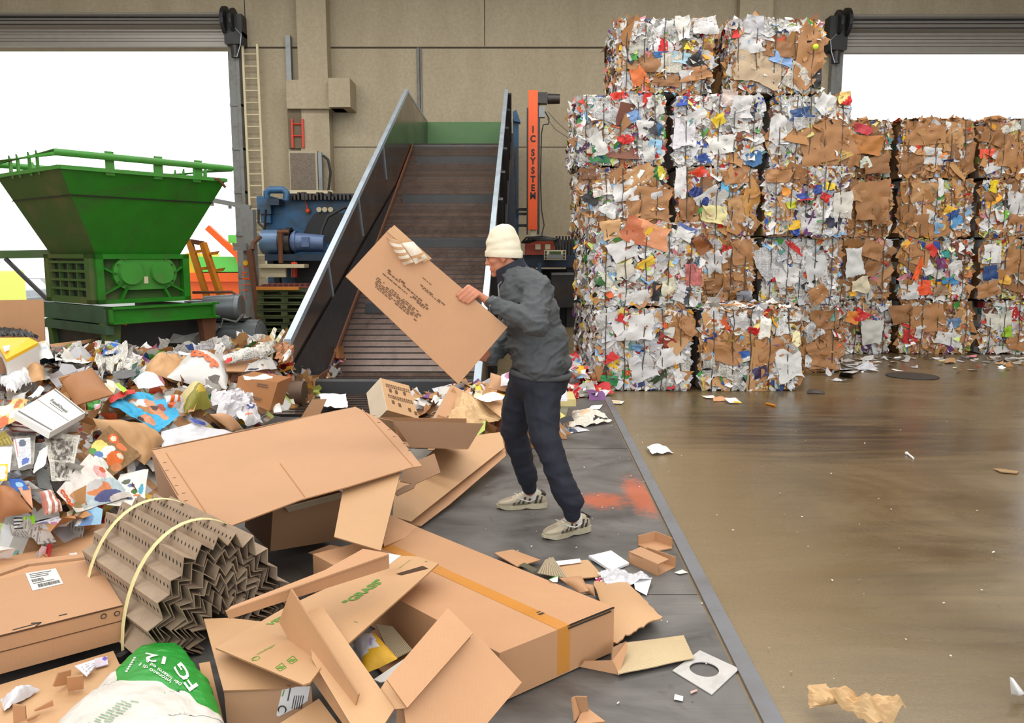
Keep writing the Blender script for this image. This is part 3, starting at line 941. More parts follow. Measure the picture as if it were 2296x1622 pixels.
# ------------------------------------------------------------------ conveyor
xl = lambda y: -2.29 + .0247 * (y - 8)
xr = lambda y: -.336 + .025 * (y - 8)
rail = lambda y: .60 + .5037 * (y - 8)
belt = lambda y: max(.03, rail(y) - 1.27)
cv = root('conveyor', (-1.25, 8.0, 0), 'steep slatted conveyor rising between dark steel sides to the green hopper', 'conveyor')
SIDE = M('worn_side_plate', s2l(96, 82, 74), 0.22, 0.8, var=.35, scale=2.2, dirt=s2l(150, 140, 132), dirt_amt=.35, stretch=(1, .6, .6))
YT, YB = 16.2, 19.2
yj = 8 + (.03 + 1.27 - .6) / .5037
prof = [(8.0, 0.0), (8.0, .6), (YT, rail(YT)), (YB, 4.62), (YB, 3.0), (17.2, 3.3), (yj + .35, .0)]
m = MB(); m.prism([(xl(y), y, z) for y, z in prof], (-.04, 0, 0)); sp_ = part(m, 'side_panel', SIDE, cv)
m = MB(); m.bar((xl(8) - .02, 8.0, .6), (xl(YT) - .02, YT, rail(YT)), .07, .07); m.bar((xl(YT) - .02, YT, rail(YT)), (xl(YB) - .02, YB, 4.62), .05, .05); m.box(xl(8) - .06, xl(8) + .02, 7.97, 8.03, 0, .62)
part(m, 'rail', GALV, sp_)
for y in (9.6, 11.4, 13.4):
    m = MB(); m.bar((xl(y) + .01, y, rail(y) - .02), (xl(y) + .015, y + .25, rail(y) - .55), .02, .02); part(m, 'scraper_rod', GALV, sp_)
prof = [(7.15, .0), (7.15, .17), (YT, rail(YT)), (YB, 4.62), (YB, 3.0), (17.2, 3.3), (yj + .35, .0)]
m = MB(); m.prism([(xr(y), y, z) for y, z in prof], (.04, 0, 0)); sp_ = part(m, 'side_panel', SIDE, cv)
m = MB(); m.bar((xr(7.15) + .02, 7.15, .17), (xr(YT) + .02, YT, rail(YT)), .07, .07); m.bar((xr(YT) + .02, YT, rail(YT)), (xr(YB) + .02, YB, 4.62), .05, .05)
part(m, 'rail', GALV, sp_)
for k in range(9):
    y = 8.6 + k * .95
    m = MB(); m.bar((xr(y) + .08, y, rail(y) - .05), (xr(y) + .08, y + .62, max(.02, rail(y) - 1.22)), .08, .09); part(m, 'stiffener', BLACK, cv)
m = MB(); m.bar((xr(9) + .08, 9.4, rail(9.4) - 1.2), (xr(16) + .08, 16.6, rail(16.6) - 1.2), .1, .12); part(m, 'side_beam', BLACK, cv)
# slats
SLAT = M('conveyor_slat', s2l(92, 73, 64), 0.28, 0.45, var=.3, scale=7, dirt=s2l(60, 42, 34), dirt_amt=.5, rnd=.2, stretch=(1, .5, .5))
su = unit([.0247, 1, .5037])
slats = []
y = 7.1
def slat_at(y, dy):
    z0_, z1_ = belt(y), belt(y + dy)
    m = MB()
    rise = -.004
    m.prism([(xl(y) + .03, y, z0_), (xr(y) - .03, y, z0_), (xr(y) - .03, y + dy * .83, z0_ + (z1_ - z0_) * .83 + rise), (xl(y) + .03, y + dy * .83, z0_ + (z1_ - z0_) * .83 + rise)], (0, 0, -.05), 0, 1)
    return part(m, 'slat', [SLAT, DARKSTEEL], cv)  # edge faces coloured dark to paint the shade between slats
n_s = 0
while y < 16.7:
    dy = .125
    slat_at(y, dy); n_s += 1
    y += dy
m = MB(); y = 7.1
m.prism([(xl(7.1) + .02, 7.1, -.0), (xl(yj) + .02, yj, -.0), (xl(16.8) + .02, 16.8, belt(16.8) - .05), (xl(16.8) + .02, 16.8, belt(16.8) - .2), (xl(yj) + .02, yj + .3, .001), (xl(7.1) + .02, 7.1, .001)], (xr(10) - xl(10) - .04, 0, 0))
part(m, 'belt_bed', BLACK, cv)
def belt_y(py):
    y = 7.2
    while y < 16.6:
        z_ = belt(y); r_ = (z_ - 1.5) / y
        if (F * -SP - F * CP * r_) / (CP - SP * r_) + CY < py: return y
        y += .01
    return y


for yc in [belt_y(q) for q in (884, 702, 556, 455, 366)]:
    z_ = belt(yc)
    m = MB(); m.prism([(xl(yc) + .2, yc, z_), (xr(yc) - .05, yc, z_), (xr(yc) - .05, yc + .02, z_ + .13), (xl(yc) + .2, yc + .02, z_ + .13)], (0, .05, .02))
    part(m, 'cleat', BLACK, cv)
m = MB(); m.bar((xl(9) + .03, 8.3, .06), (xl(9.2) + .03, yj, .09), .03, .06); m.bar((xl(9.2) + .03, yj, .09), (xl(16.6) + .03, 16.6, belt(16.6) + .06), .03, .06); part(m, 'edge_strip', RUST, cv)
m = MB(); m.box(xl(YB), xr(YB) + .05, YB, YB + .05, 3.0, 4.62); part(m, 'hopper_back', M('hopper_green', s2l(74, 116, 66), .5, var=.12, dirt=s2l(96, 110, 70), dirt_amt=.4), cv)
m = MB(); m.cone((xl(16.7) + .03, 16.72, belt(16.7) - .02), (xr(16.7) - .03, 16.72, belt(16.7) - .02), .09, None, 16); part(m, 'head_shaft', DARKSTEEL, cv, True)
m = MB(); q = pd(640, 905, 7.5); m.cone(V3(-2.5, 7.6, .13), V3(-2.05, 7.6, .13), .13, None, 18); part(m, 'tail_roller', M('roller_brown', s2l(96, 74, 58), .5, .3, var=.3), cv, True)
for y in (12.0, 15.8):
    for xx in (xl(y) - .02, xr(y) + .06):
        m = MB(); m.box(xx - .06, xx + .06, y, y + .14, 0, belt(y) - .1); part(m, 'support_leg', BLUED, cv)

# ------------------------------------------------------------------ press frame right of the conveyor
t = root('press_frame', (.35, 17.6, 0), 'dark blue press frame behind the worker right of the conveyor', 'press')
m = MB(); a_ = pd(1150, 250, 17.4); b_ = pd(1163, 250, 17.4); m.box(a_[0], b_[0], 17.4, 17.7, 0, a_[2] - .15); m.prism([pd(1150, 250, 17.3), pd(1158, 246, 17.3), pd(1167, 274, 17.3), pd(1152, 272, 17.3)], (0, .3, 0)); part(m, 'column', BLUE, t)
m = MB(); m.bar(pd(1146, 300, 17.2), pd(1148, 520, 17.2), .1, .1); m.bar(pd(1158, 330, 17.2), pd(1160, 470, 17.2), .05, .05); part(m, 'hydraulic_ram', DARKSTEEL, t)
m = MB()
for py in (470, 480, 506): m.bar(pd(1160, py, 17.3), pd(1188, py, 17.3), .05, .06)
part(m, 'bracket', BLACK, t)
m = MB(); yb(m, 1155, 1300, 572, 600, 16.0, 1.2); part(m, 'table', BLUED, t)
m = MB(); yb(m, 1160, 1176, 600, 740, 16.1, .3); yb(m, 1270, 1300, 600, 740, 16.1, .3); yb(m, 1176, 1270, 640, 740, 16.6, .6); part(m, 'lower_block', BLACK, t)
m = MB(); yb(m, 1236, 1288, 616, 690, 15.8, .5); part(m, 'pump_housing', DARKSTEEL, t)
m = MB(); yb(m, 1237, 1287, 612, 617, 15.78, .55); part(m, 'pump_lid', STEEL, t)
m = MB(); yb(m, 1206, 1214, 590, 640, 15.9, .2); part(m, 'pillar', BLUE, t)
m = MB(); yb(m, 1178, 1244, 541, 572, 15.9, .6); part(m, 'oil_tank', M('dull_red', s2l(150, 54, 34), .5, var=.3, dirt=(.05, .02, .015)), t)
for px in (1200, 1222):
    m = MB(); yb(m, px, px + 12, 548, 560, 15.88, .03); part(m, 'tank_label', CREAM, t)
m = MB(); rng = random.Random(3)
for k in range(7): 
    px = 1246 + k * 7; yb(m, px, px + 5, 535 + rng.uniform(0, 5), 572, 16.0, .3); m.cone(pd(px + 2, 540, 16.1), pd(px + 2, 530, 16.1), .02, None, 6)
part(m, 'valve_block', BLACK, t)
m = MB()
for k in range(4):
    m.tube([pd(1170 + k * 4, 545, 15.8), pd(1180 + k * 8, 533 + k * 2, 15.7), pd(1215 + k * 8, 530 + k * 3, 15.7), pd(1240 + k * 4, 535, 15.8), pd(1246 + k * 3, 552, 15.8)], .02, 6)
part(m, 'hydraulic_hose', RUBBER, t, True)
m = MB(); yb(m, 1176, 1190, 600, 705, 15.9, .2); part(m, 'table_leg', BLUED, t)
m = MB(); yb(m, 1166, 1310, 604, 780, 17.2, .5); part(m, 'dark_backing', BLACK, t)  # black box added behind the table as a dark backdrop
m = MB(); m.tube([pd(1180, 640, 16.9), pd(1200, 625, 16.7), pd(1225, 650, 16.8), pd(1232, 700, 16.9)], .03, 6); part(m, 'hydraulic_hose', RUBBER, t, True)
t = root('control_unit', (pd(1244, 570, 15.5)[0], 15.55, pd(1244, 582, 15.5)[2]), 'grey control unit with a small green display below the orange post', 'control unit')
m = MB(); yb(m, 1220, 1269, 561, 583, 15.5, .3); part(m, 'case', CREAM, t)
m = MB(); yb(m, 1232, 1258, 564, 570, 15.48, .03); part(m, 'display', M('display_green', s2l(60, 84, 30), .3), t)
m = MB(); yb(m, 1228, 1262, 571, 580, 15.48, .03); part(m, 'keypad', STEEL, t)
for px in (1224, 1265):
    for py in (565, 572, 579):
        m = MB(); yb(m, px - 2, px + 2, py - 2, py + 2, 15.47, .03); part(m, 'button', BLACK, t)


# ------------------------------------------------------------------ lettering helper
def text_geo(s, size=1.0, ext=0.0, fine=False):
    cu = bpy.data.curves.new('lettering_curve', 'FONT')
    cu.body = s
    cu.size = size
    cu.align_x = 'CENTER'
    cu.align_y = 'CENTER'
    cu.resolution_u = 3
    cu.offset = ext
    o = bpy.data.objects.new('lettering_curve', cu)
    C.objects.link(o)
    dg = bpy.context.evaluated_depsgraph_get()
    me = bpy.data.meshes.new_from_object(o.evaluated_get(dg))
    v = np.array([x.co[:] for x in me.vertices])
    if fine:
        bm = bmesh.new(); bm.from_mesh(me)
        bmesh.ops.triangulate(bm, faces=bm.faces); bmesh.ops.subdivide_edges(bm, edges=bm.edges, cuts=3, use_grid_fill=True)
        bm.to_mesh(me); bm.free()
        v = np.array([x.co[:] for x in me.vertices])
    f = [tuple(p.vertices) for p in me.polygons]
    bpy.data.objects.remove(o)
    bpy.data.curves.remove(cu)
    bpy.data.meshes.remove(me)
    return v, f


def letter(name, s, c, right, up, size, mat, parent, ext=0.0, th=.001, sx=1.0):
    v, f = text_geo(s, size, ext)
    c, r, u = np.asarray(c, float), unit(right), unit(up)
    n = np.cross(r, u)
    P = [c + r * q[0] * sx + u * q[1] + n * th for q in v]
    return link_mesh(name, P, f, mat, parent, recalc=False)


t = root('orange_post', (pd(1195, 520, 17)[0], 17.1, 0), 'tall orange post with black lettering beside the conveyor', 'post')
a_, b_ = pd(1184, 515, 17), pd(1206, 202, 17)
m = MB(); m.box(a_[0], b_[0], 17.0, 17.2, a_[2], b_[2]); part(m, 'column', ORANGE, t)
m = MB(); m.box(a_[0] - .03, a_[0], 17.03, 17.25, a_[2] - .1, b_[2] - .35); m.box(b_[0], b_[0] + .05, 17.03, 17.25, a_[2] - .1, b_[2] - .3); part(m, 'back_channel', DARKSTEEL, t)
m = MB(); m.box(a_[0] + .05, a_[0] + .17, 17.05, 17.2, 0, a_[2]); part(m, 'foot', CREAM, t)
for ch, py in zip('ICSYSTEM', (291, 312, 343, 362, 383, 403, 422, 440)):
    letter('lettering', ch, pd(1195, py, 16.998), (1, 0, 0), (0, 0, 1), .19, INK, t, ext=.008, sx=.85)
m = MB(); c_ = pd(1212, 222, 17.1); m.box(b_[0], b_[0] + .2, 17.0, 17.25, c_[2] - .1, c_[2] + .12); m.cone(c_ + V3(.15, 0, 0), pd(1255, 222, 17.1), .11, .1, 16); part(m, 'motor', DARKSTEEL, t, True)
m = MB(); yb(m, 1208, 1222, 238, 262, 17.0, .2); part(m, 'junction_box', STEEL, t)
m = MB(); m.tube([pd(1222, 250, 17), pd(1231, 266, 17), pd(1230, 278, 17), pd(1218, 280, 17), pd(1214, 300, 17), pd(1212, 400, 17), pd(1214, 470, 17), pd(1220, 505, 16.6), pd(1214, 530, 16.2)], .015, 6); part(m, 'cable', RUBBER, t, True)
m = MB(); m.tube([pd(1228, 250, 17), pd(1250, 275, 17), pd(1278, 300, 17)], .006, 5); m.tube([pd(1226, 265, 17), pd(1245, 290, 17), pd(1278, 312, 17)], .006, 5); part(m, 'thin_wire', BLACK, t)
# ------------------------------------------------------------------ scraps of paper, batched
def C255(*a): return np.array(s2l(*a))


WH = [C255(236, 234, 232), C255(226, 222, 216), C255(242, 241, 240), C255(206, 202, 196), C255(214, 214, 220), C255(190, 186, 178)]
BR = [C255(184, 132, 82), C255(166, 116, 68), C255(198, 150, 100), C255(146, 100, 58), C255(176, 124, 70)]
CO = [C255(196, 46, 38), C255(222, 96, 44), C255(244, 196, 44), C255(38, 76, 170), C255(140, 186, 226), C255(70, 160, 66), C255(28, 28, 32), C255(44, 40, 44), C255(110, 60, 120),
      C255(236, 214, 120), C255(30, 60, 120), C255(232, 150, 160), C255(190, 30, 36), C255(90, 140, 130), C255(120, 70, 50), C255(200, 220, 120), C255(240, 236, 200), C255(244, 170, 30)]


class Scraps:
    def __init__(s):
        s.V, s.Fc, s.col, s.pat, s.uv, s.n = [], [], [], [], [], 0

    def add(s, c, t, b, n, w, h, col, pat, rng, crumple=.12, k=4, col2=None, jg=.09, fold=1.1):
        g = np.linspace(-.5, .5, k)
        U, Vv = np.meshgrid(g, g, indexing='ij')
        u, v = U.ravel().copy(), Vv.ravel().copy()
        edge = (np.abs(u) > .49) | (np.abs(v) > .49)
        jit = rng.uniform(-jg, jg, (2, k * k)) * np.where(edge, 1.0, .4)
        u += jit[0]; v += jit[1]
        if rng.random() < .3: u *= (1 + .6 * v)
        sz = math.sqrt(w * h)
        d = rng.normal(0, crumple * .5, k * k) * sz
        a = rng.uniform(0, 2 * math.pi)
        q = u * math.cos(a) + v * math.sin(a) - rng.uniform(-.15, .15)
        ph = rng.uniform(-fold, fold)
        d += np.where(q > 0, q * math.sin(ph), 0) * sz
        sh = np.where(q > 0, q * (1 - math.cos(ph)), 0)
        u -= sh * math.cos(a); v -= sh * math.sin(a)
        P = np.asarray(c) + np.outer(u * w, t) + np.outer(v * h, b) + np.outer(d, n)
        s.V.append(P)
        s.uv.append(np.stack([U.ravel() * w + rng.uniform(0, 5), Vv.ravel() * h + rng.uniform(0, 5)], 1))
        sel = rng.integers(0, 3)
        for i in range(k - 1):
            for j in range(k - 1):
                o = s.n + i * k + j
                s.Fc.append((o, o + k, o + k + 1, o + 1))
                cc, pt = col, pat
                if col2 is not None and (i >= 1 if sel == 0 else (j < 1 if sel == 1 else (i == 1 and j >= 1))):
                    cc, pt = col2, 0.0
                s.col.append((*cc, 1.0)); s.pat.append(pt)
        s.n += k * k

    def solid(s, V, faces, cols):
        s.V.append(np.asarray(V, float)); s.uv.append(np.asarray(V, float)[:, [0, 2]])
        for f, c in zip(faces, cols):
            s.Fc.append(tuple(s.n + i for i in f)); s.col.append((*c, 1.0)); s.pat.append(0.0)
        s.n += len(V)

    def build(s, name, parent=None, loc=None):
        return link_mesh(name, np.concatenate(s.V), s.Fc, PAPER, parent, smooth=True, ang=28, recalc=False, attrs={'col': s.col, 'pat': s.pat, 'uv': np.concatenate(s.uv)}, loc=loc)


def pick(rng, mix):
    r = rng.random()
    if r < mix[0]:
        return WH[rng.integers(len(WH))] * rng.uniform(.86, 1.0), (float(rng.random() < .42) * rng.uniform(.5, 1))
    if r < mix[0] + mix[1]:
        return BR[rng.integers(len(BR))] * rng.uniform(.85, 1.12), 0.0
    return CO[rng.integers(len(CO))], (float(rng.random() < .25) * .6)


def face_scraps(S, rng, org, eu, ev, n, lu, lv, count, mix, zones, big=1.0):
    for i in range(count):
        f = i / count
        if f < .2: sz = rng.uniform(.12, .26) * big; lay = .0; tilt = .07
        elif f < .55: sz = rng.uniform(.06, .15) * big; lay = .010; tilt = .2
        else: sz = rng.uniform(.025, .08); lay = .018; tilt = .34
        asp = rng.uniform(.55, 1.5)
        w, h = sz * math.sqrt(asp), sz / math.sqrt(asp)
        u, v = rng.uniform(.0, 1), rng.uniform(.0, 1)
        mu, mv = (sz * .5 + .012) / lu, (sz * .5 + .012) / lv
        u = min(max(u, mu), 1 - mu); v = min(max(v, mv), 1 - mv)
        mm = mix
        for (zu, zv, zr, zm) in zones:
            if (u - zu) ** 2 + (v - zv) ** 2 < zr * zr: mm = zm
        col, pat = pick(rng, mm)
        col2 = None
        if rng.random() < .22: col2 = CO[rng.integers(len(CO))] if rng.random() < .6 else WH[0]
        brn = col[0] > 1.5 * col[1] and col[1] > 1.6 * col[2] and col[0] < .66
        if f < .2 and not brn and col[0] < 1.8 * col[2] + .1 and rng.random() < .4: pat = max(pat, .8)
        if f < .2 and brn: sz *= 1.45; w *= 1.45; h *= 1.45; tilt = .04; col2 = None
        mu, mv = min(.49, (sz * .55 + .012) / lu), min(.49, (sz * .55 + .012) / lv)
        u = min(max(u, mu), 1 - mu); v = min(max(v, mv), 1 - mv)
        a = rng.uniform(0, 2 * math.pi)
        t0 = eu * math.cos(a) + ev * math.sin(a); b0 = -eu * math.sin(a) + ev * math.cos(a)
        if rng.random() < .1 and f > .3: tilt = 1.1
        k1, k2 = rng.normal(0, tilt), rng.normal(0, tilt)
        t = unit(t0 + n * math.tan(max(-1.2, min(1.2, k1)))); nn = unit(n - t * np.dot(n, t)); b = unit(np.cross(nn, t) + nn * math.sin(k2)); nn = np.cross(t, b)
        c = org + eu * (u * lu) + ev * (v * lv) + n * (lay + rng.uniform(-.006, .018))
        S.add(c, t, b, nn, w, h, col, pat, rng, .05 if f < .24 else .09, 4 if f < .6 else 3, col2, .08, .35 if f < .2 else .9)


WIRE = M('baling_wire', s2l(74, 66, 58), .5, .3)
X3, Y3, Z3 = V3(1, 0, 0), V3(0, 1, 0), V3(0, 0, 1)
BALES = 'paper bales'


def bale(x0, x1, y0, z0, z1, mix, seed, label, faces='F', zones=(), cnt=380, dep=1.12, nw=5):
    rng = np.random.default_rng(seed)
    i_ = .035
    g = .03
    a, b, y1 = x0 + g, x1 - g, y0 + dep
    zl, zh = z0 + .003, z1 - .008
    # pressed core with a lumpy surface
    bm = bmesh.new()
    bmesh.ops.create_cube(bm, size=1.0)
    bmesh.ops.subdivide_edges(bm, edges=bm.edges, cuts=7, use_grid_fill=True)
    vs = np.array([v.co[:] for v in bm.verts])
    fs = [tuple(v.index for v in f.verts) for f in bm.faces]
    bm.free()
    ctr = V3((a + b) / 2, (y0 + y1) / 2, (zl + zh) / 2)
    ext = V3(b - a - 2 * i_, dep - 2 * i_, zh - zl - .02)
    V = ctr + vs * ext + rng.uniform(-.012, .012, vs.shape) * V3(1, 1, .3)
    V[:, 2] = np.clip(V[:, 2], z0 + .002, z1 - .003)
    cols = [(*(pick(rng, mix)[0] * .5), 1.0) for _ in fs]  # core colours darkened to paint shade into the crevices
    loc = (ctr[0], ctr[1], z0)
    o = link_mesh('paper_bale', V, fs, PAPER, None, attrs={'col': cols, 'pat': [0.0] * len(fs), 'uv': V[:, [0, 2]]}, loc=loc)
    tag(o, label, 'bale', BALES)
    S = Scraps()
    w_, d_, h_ = b - a, dep, zh - zl
    face_scraps(S, rng, V3(a, y0 + i_, zl), X3, Z3, -Y3, w_, h_, cnt, mix, zones)
    if 'L' in faces: face_scraps(S, rng, V3(a + i_, y0, zl), Y3, Z3, -X3, d_, h_, int(cnt * .75), mix, ())
    if 'R' in faces: face_scraps(S, rng, V3(b - i_, y0, zl), Y3, Z3, X3, d_, h_, int(cnt * .4), mix, ())
    if 'T' in faces: face_scraps(S, rng, V3(a, y0, zh - .03), X3, Y3, Z3, w_, d_, int(cnt * .8), mix, ())
    else:                                  # ragged upper edge
        for _ in range(16):
            c = V3(rng.uniform(a + .05, b - .05), y0 + rng.uniform(.01, .05), zh - rng.uniform(0.0, .03)); t, bb, n = frame(unit(V3(rng.normal(0, .5), -1, rng.uniform(.2, 1.5))))
            col, pat = pick(rng, mix); S.add(c, t, bb, n, rng.uniform(.04, .11), rng.uniform(.02, .05), col, pat, rng, .1, 3)
    part_ = S.build('paper_scraps', o)
    part_['kind'] = 'stuff'
    for k in range(nw):
        xx = a + (b - a) * (.12 + .76 * k / (nw - 1)) + rng.uniform(-.015, .015)
        e = .034
        path = []
        m_ = 7
        for q in range(m_):
            f = q / (m_ - 1); path.append((xx + rng.uniform(-.012, .012), y0 - e + .016 * abs(2 * f - 1) ** 2 + .01, zl + .01 + (h_ - .02) * f))
        path += [(xx, y0 + .1, zh), (xx, y1 - .1, zh), (xx, y1 - .01, zh - .03), (xx, y1 - .01, zl + .03), (xx, y1 - .1, zl + .002), (xx, y0 + .1, zl + .002)]
        m = MB(); m.tube(path, .0058, 5, True)
        part(m, 'baling_wire', WIRE, o)
    return o


W_, B_, C_ = (.80, .09, .11), (.10, .86, .04), (.64, .12, .24)
MX = (.62, .25, .13)
MB_ = (.40, .49, .11)
NB = (.14, .80, .06)
n_seed = [100]


def bx(px0, px1, D, py, z0, z1, mix, label, faces='F', zones=(), cnt=380, dep=1.1):
    cnt = int(cnt * 1.7)
    n_seed[0] += 7
    a, b = pd(px0, py, D), pd(px1, py, D)
    return bale(a[0], b[0], D, z0, z1, mix, n_seed[0], label, faces, zones, cnt, dep)


# nearest stack, two high
bx(1328, 1558, 8.5, 790, 0, .92, W_, 'mostly white paper bale at the left end of the floor row, directly behind the worker', 'FL', ((.9, .75, .16, B_), (.1, .25, .16, C_)), 460)
bx(1564, 1801, 8.5, 790, 0, .92, MX, 'white and brown paper bale on the floor with its loose littered top showing', 'FTR', ((.25, .55, .2, B_), (.72, .52, .22, B_), (.9, .3, .16, W_)), 460)
bx(1320, 1580, 8.5, 595, .925, 1.84, (.66, .14, .20), 'colourful paper bale with an orange picture sheet, second layer of the nearest stack', 'FL', ((.8, .35, .2, MX),), 520)
# stack behind it, five high
D2 = 9.85
bx(1298, 1500, D2, 770, 0, .855, C_, 'lowest left bale of the tall stack, almost hidden behind the nearest bales', 'FL', (), 160)
bx(1506, 1700, D2, 770, 0, .855, MX, 'lowest middle bale of the tall stack, hidden behind the nearest bales', 'F', (), 80)
bx(1706, 1893, D2, 770, 0, .855, MB_, 'brown and white bale on the floor just right of the bale with the littered top', 'FR', ((.75, .4, .45, NB), (.2, .7, .3, W_)), 380)
bx(1298, 1500, D2, 620, .86, 1.71, C_, 'second layer left bale of the tall stack, almost hidden by the colourful bale', 'FL', (), 160)
bx(1506, 1696, D2, 620, .86, 1.71, MB_, 'brown and white bale right beside the colourful bale with the orange picture', 'F', ((.7, .75, .2, B_), (.6, .2, .3, B_)), 380)
bx(1702, 1887, D2, 620, .86, 1.71, (.8, .1, .1), 'bale of crumpled newspapers and white sheets, second layer of the tall stack', 'FR', ((.2, .3, .2, MX),), 400)
bx(1292, 1500, D2, 450, 1.715, 2.565, MB_, 'brown and white bale at the left of the third layer, with a dark scrap', 'FL', ((.72, .45, .36, NB), (.35, .45, .22, (.85, .1, .05))), 380)
bx(1510, 1704, D2, 450, 1.715, 2.565, MB_, 'middle bale of the third layer, with dark blue scraps and an orange brown corner', 'F', ((.85, .5, .25, NB), (.15, .2, .2, NB), (.45, .6, .2, W_)), 380)
bx(1709, 1912, D2 - .12, 450, 1.715, 2.565, (.66, .14, .2), 'right bale of the third layer, dotted with blue and yellow scraps', 'FR', ((.3, .85, .15, B_),), 420)
bx(1284, 1498, D2, 285, 2.57, 3.43, (.66, .08, .26), 'bale with red and blue magazine scraps at the left end of the fourth layer', 'FL', (), 460)
bx(1506, 1717, D2, 285, 2.57, 3.43, (.72, .11, .17), 'white and yellow speckled bale in the middle of the fourth layer', 'F', (), 440)
bx(1722, 1912, D2 + .05, 285, 2.57, 3.43, (.78, .1, .12), 'white bale with a big brown cardboard corner at the right end of the fourth layer', 'FR', ((.72, .28, .38, NB),), 400)
bx(1374, 1606, D2 + .05, 115, 3.435, 4.33, (.6, .2, .2), 'top left bale of the tower, with a round red and blue scrap', 'FL', ((.5, .12, .3, MB_), (.5, .8, .3, (.9, .02, .08))), 440)
bx(1626, 1852, D2 + .05, 115, 3.435, 4.33, MB_, 'top right bale of the tower, with a tall brown sheet on its right edge', 'FLR', ((.88, .5, .22, NB), (.4, .3, .25, (.85, .13, .02)), (.4, .85, .25, W_)), 400)
# long row by the right bay, four high
D3 = 11.7
rows = [(0, .81), (.815, 1.73), (1.735, 2.595), (2.6, 3.45)]
cols_ = [(1832, 2004), (2012, 2186), (2194, 2372)]
pym = [735, 605, 468, 333]
mixes = [[(.56, .28, .16), (.3, .58, .12), (.62, .18, .2)], [(.48, .4, .12), (.44, .26, .3), (.5, .3, .2)], [NB, (.35, .52, .13), (.45, .42, .13)], [(.16, .74, .10), (.16, .80, .04), (.3, .62, .08)]]
labs = [['grey white bale on the floor next to the brown corner bale, with a red scrap', 'brown bale with a red scrap on the floor of the long row', 'white crumpled bale on the floor at the right edge'],
        ['bale with a large white sheet, second layer, first of the long row', 'bale with orange, red and purple packaging, second layer of the long row', 'bale with a dark blue scrap at the right edge, second layer'],
        ['plain brown cardboard bale in the third layer of the long row', 'brown bale with blue packets, third layer of the long row', 'bale with a yellow scrap at the right edge, third layer'],
        ['orange brown bale on top of the long row, right beside the tall tower', 'bale of flat brown cardboard on top in the middle of the long row', 'brown bale with a red flap on top at the right edge']]
for r_ in range(4):
    for c_ in range(3):
        f_ = 'F' + ('T' if r_ == 3 else '') + ('L' if c_ == 0 and r_ == 3 else '') + ('R' if c_ == 2 else '')
        zn = ()
        if r_ == 1 and c_ == 1: zn = ((.5, .35, .2, (.2, .0, .8)), (.6, .6, .2, (.3, 0, .7)))
        bx(cols_[c_][0], cols_[c_][1], D3 + (.06 if c_ == 0 else 0), pym[r_], rows[r_][0], rows[r_][1], mixes[r_][c_], labs[r_][c_], f_, zn, 300)


# ------------------------------------------------------------------ large pieces that show on the faces of the bales
def feat(o, D, px, py, w, h, rot, col, pat=0., shape=None, two=None):
    """a large flat piece pressed into a bale's front; px, py centre, w and h in photo pixels, rot in degrees"""
    k = 1750. / D
    c = pd(px, py, D - .017); a = R(rot); W, H = w / k * .94, h / k * .94
    e1_, e2_ = V3(math.cos(a), 0, math.sin(a)), V3(-math.sin(a), 0, math.cos(a))
    rg = np.random.default_rng(int(px * 7 + py))
    n_ = 13
    jo = rg.normal(0, 1, 8); thr = rg.uniform(.3, .6); pa_ = rg.uniform(0, 6.28)
    V, Fc, cols = [], [], []
    for i in range(n_):
        for j in range(n_):
            u, v = i / (n_ - 1) - .5, j / (n_ - 1) - .5
            if shape == 'round':
                r_ = max(abs(u), abs(v)) * 2; l_ = math.hypot(u, v) + 1e-9; u, v = u / l_ * r_ * .5, v / l_ * r_ * .5
            elif shape == 'tri': u *= (.5 - v) * 1.6 + .1
            if i in (0, n_ - 1) or j in (0, n_ - 1): u += rg.uniform(-.028, .028); v += rg.uniform(-.028, .028)
            u, v = u * (1 + .16 * jo[0] * v + .1 * jo[1] * math.sin(6 * v + jo[2])), v * (1 + .16 * jo[3] * u + .1 * jo[4] * math.sin(6 * u + jo[5]))
            wv = noise.noise(Vector((u * W * 9 + px, v * H * 9, py))) + .6 * abs(noise.noise(Vector((u * W * 20 + px, v * H * 20, py + 3))))
            V.append(c + e1_ * u * W + e2_ * v * H - Y3 * (.030 * wv + .012 * jo[6] * u + .012 * jo[7] * v))
    for i in range(n_ - 1):
        for j in range(n_ - 1):
            q = i * n_ + j; Fc.append((q, q + n_, q + n_ + 1, q + 1))
            cc = np.array(s2l(*col))
            if two is not None and math.cos(pa_) * (i - 6) + math.sin(pa_) * (j - 6) + rg.uniform(-.6, .6) > 4. * thr: cc = np.array(s2l(*two))
            cols.append((*cc, 1.))
    V2 = V + [p + Y3 * .004 for p in V]; nV = len(V); ring = [i * n_ for i in range(n_ - 1)] + [(n_ - 1) * n_ + j for j in range(n_ - 1)] + [i * n_ + n_ - 1 for i in range(n_ - 1, 0, -1)] + [j for j in range(n_ - 1, 0, -1)]
    F2 = Fc + [tuple(nV + x for x in reversed(f)) for f in Fc] + [(a_, b_, nV + b_, nV + a_) for a_, b_ in zip(ring, ring[1:] + ring[:1])]
    cols = cols + cols + [cols[0]] * len(ring)
    uv = np.array([(p[0], p[2]) for p in V2])
    brn = col[0] > col[2] + 50 and col[1] > 80 and col[0] < 215
    return link_mesh('cardboard_piece' if brn else 'paper_piece', V2, F2, PAPER, o, smooth=True, ang=30, recalc=False, attrs={'col': cols, 'pat': [pat] * len(F2), 'uv': uv})


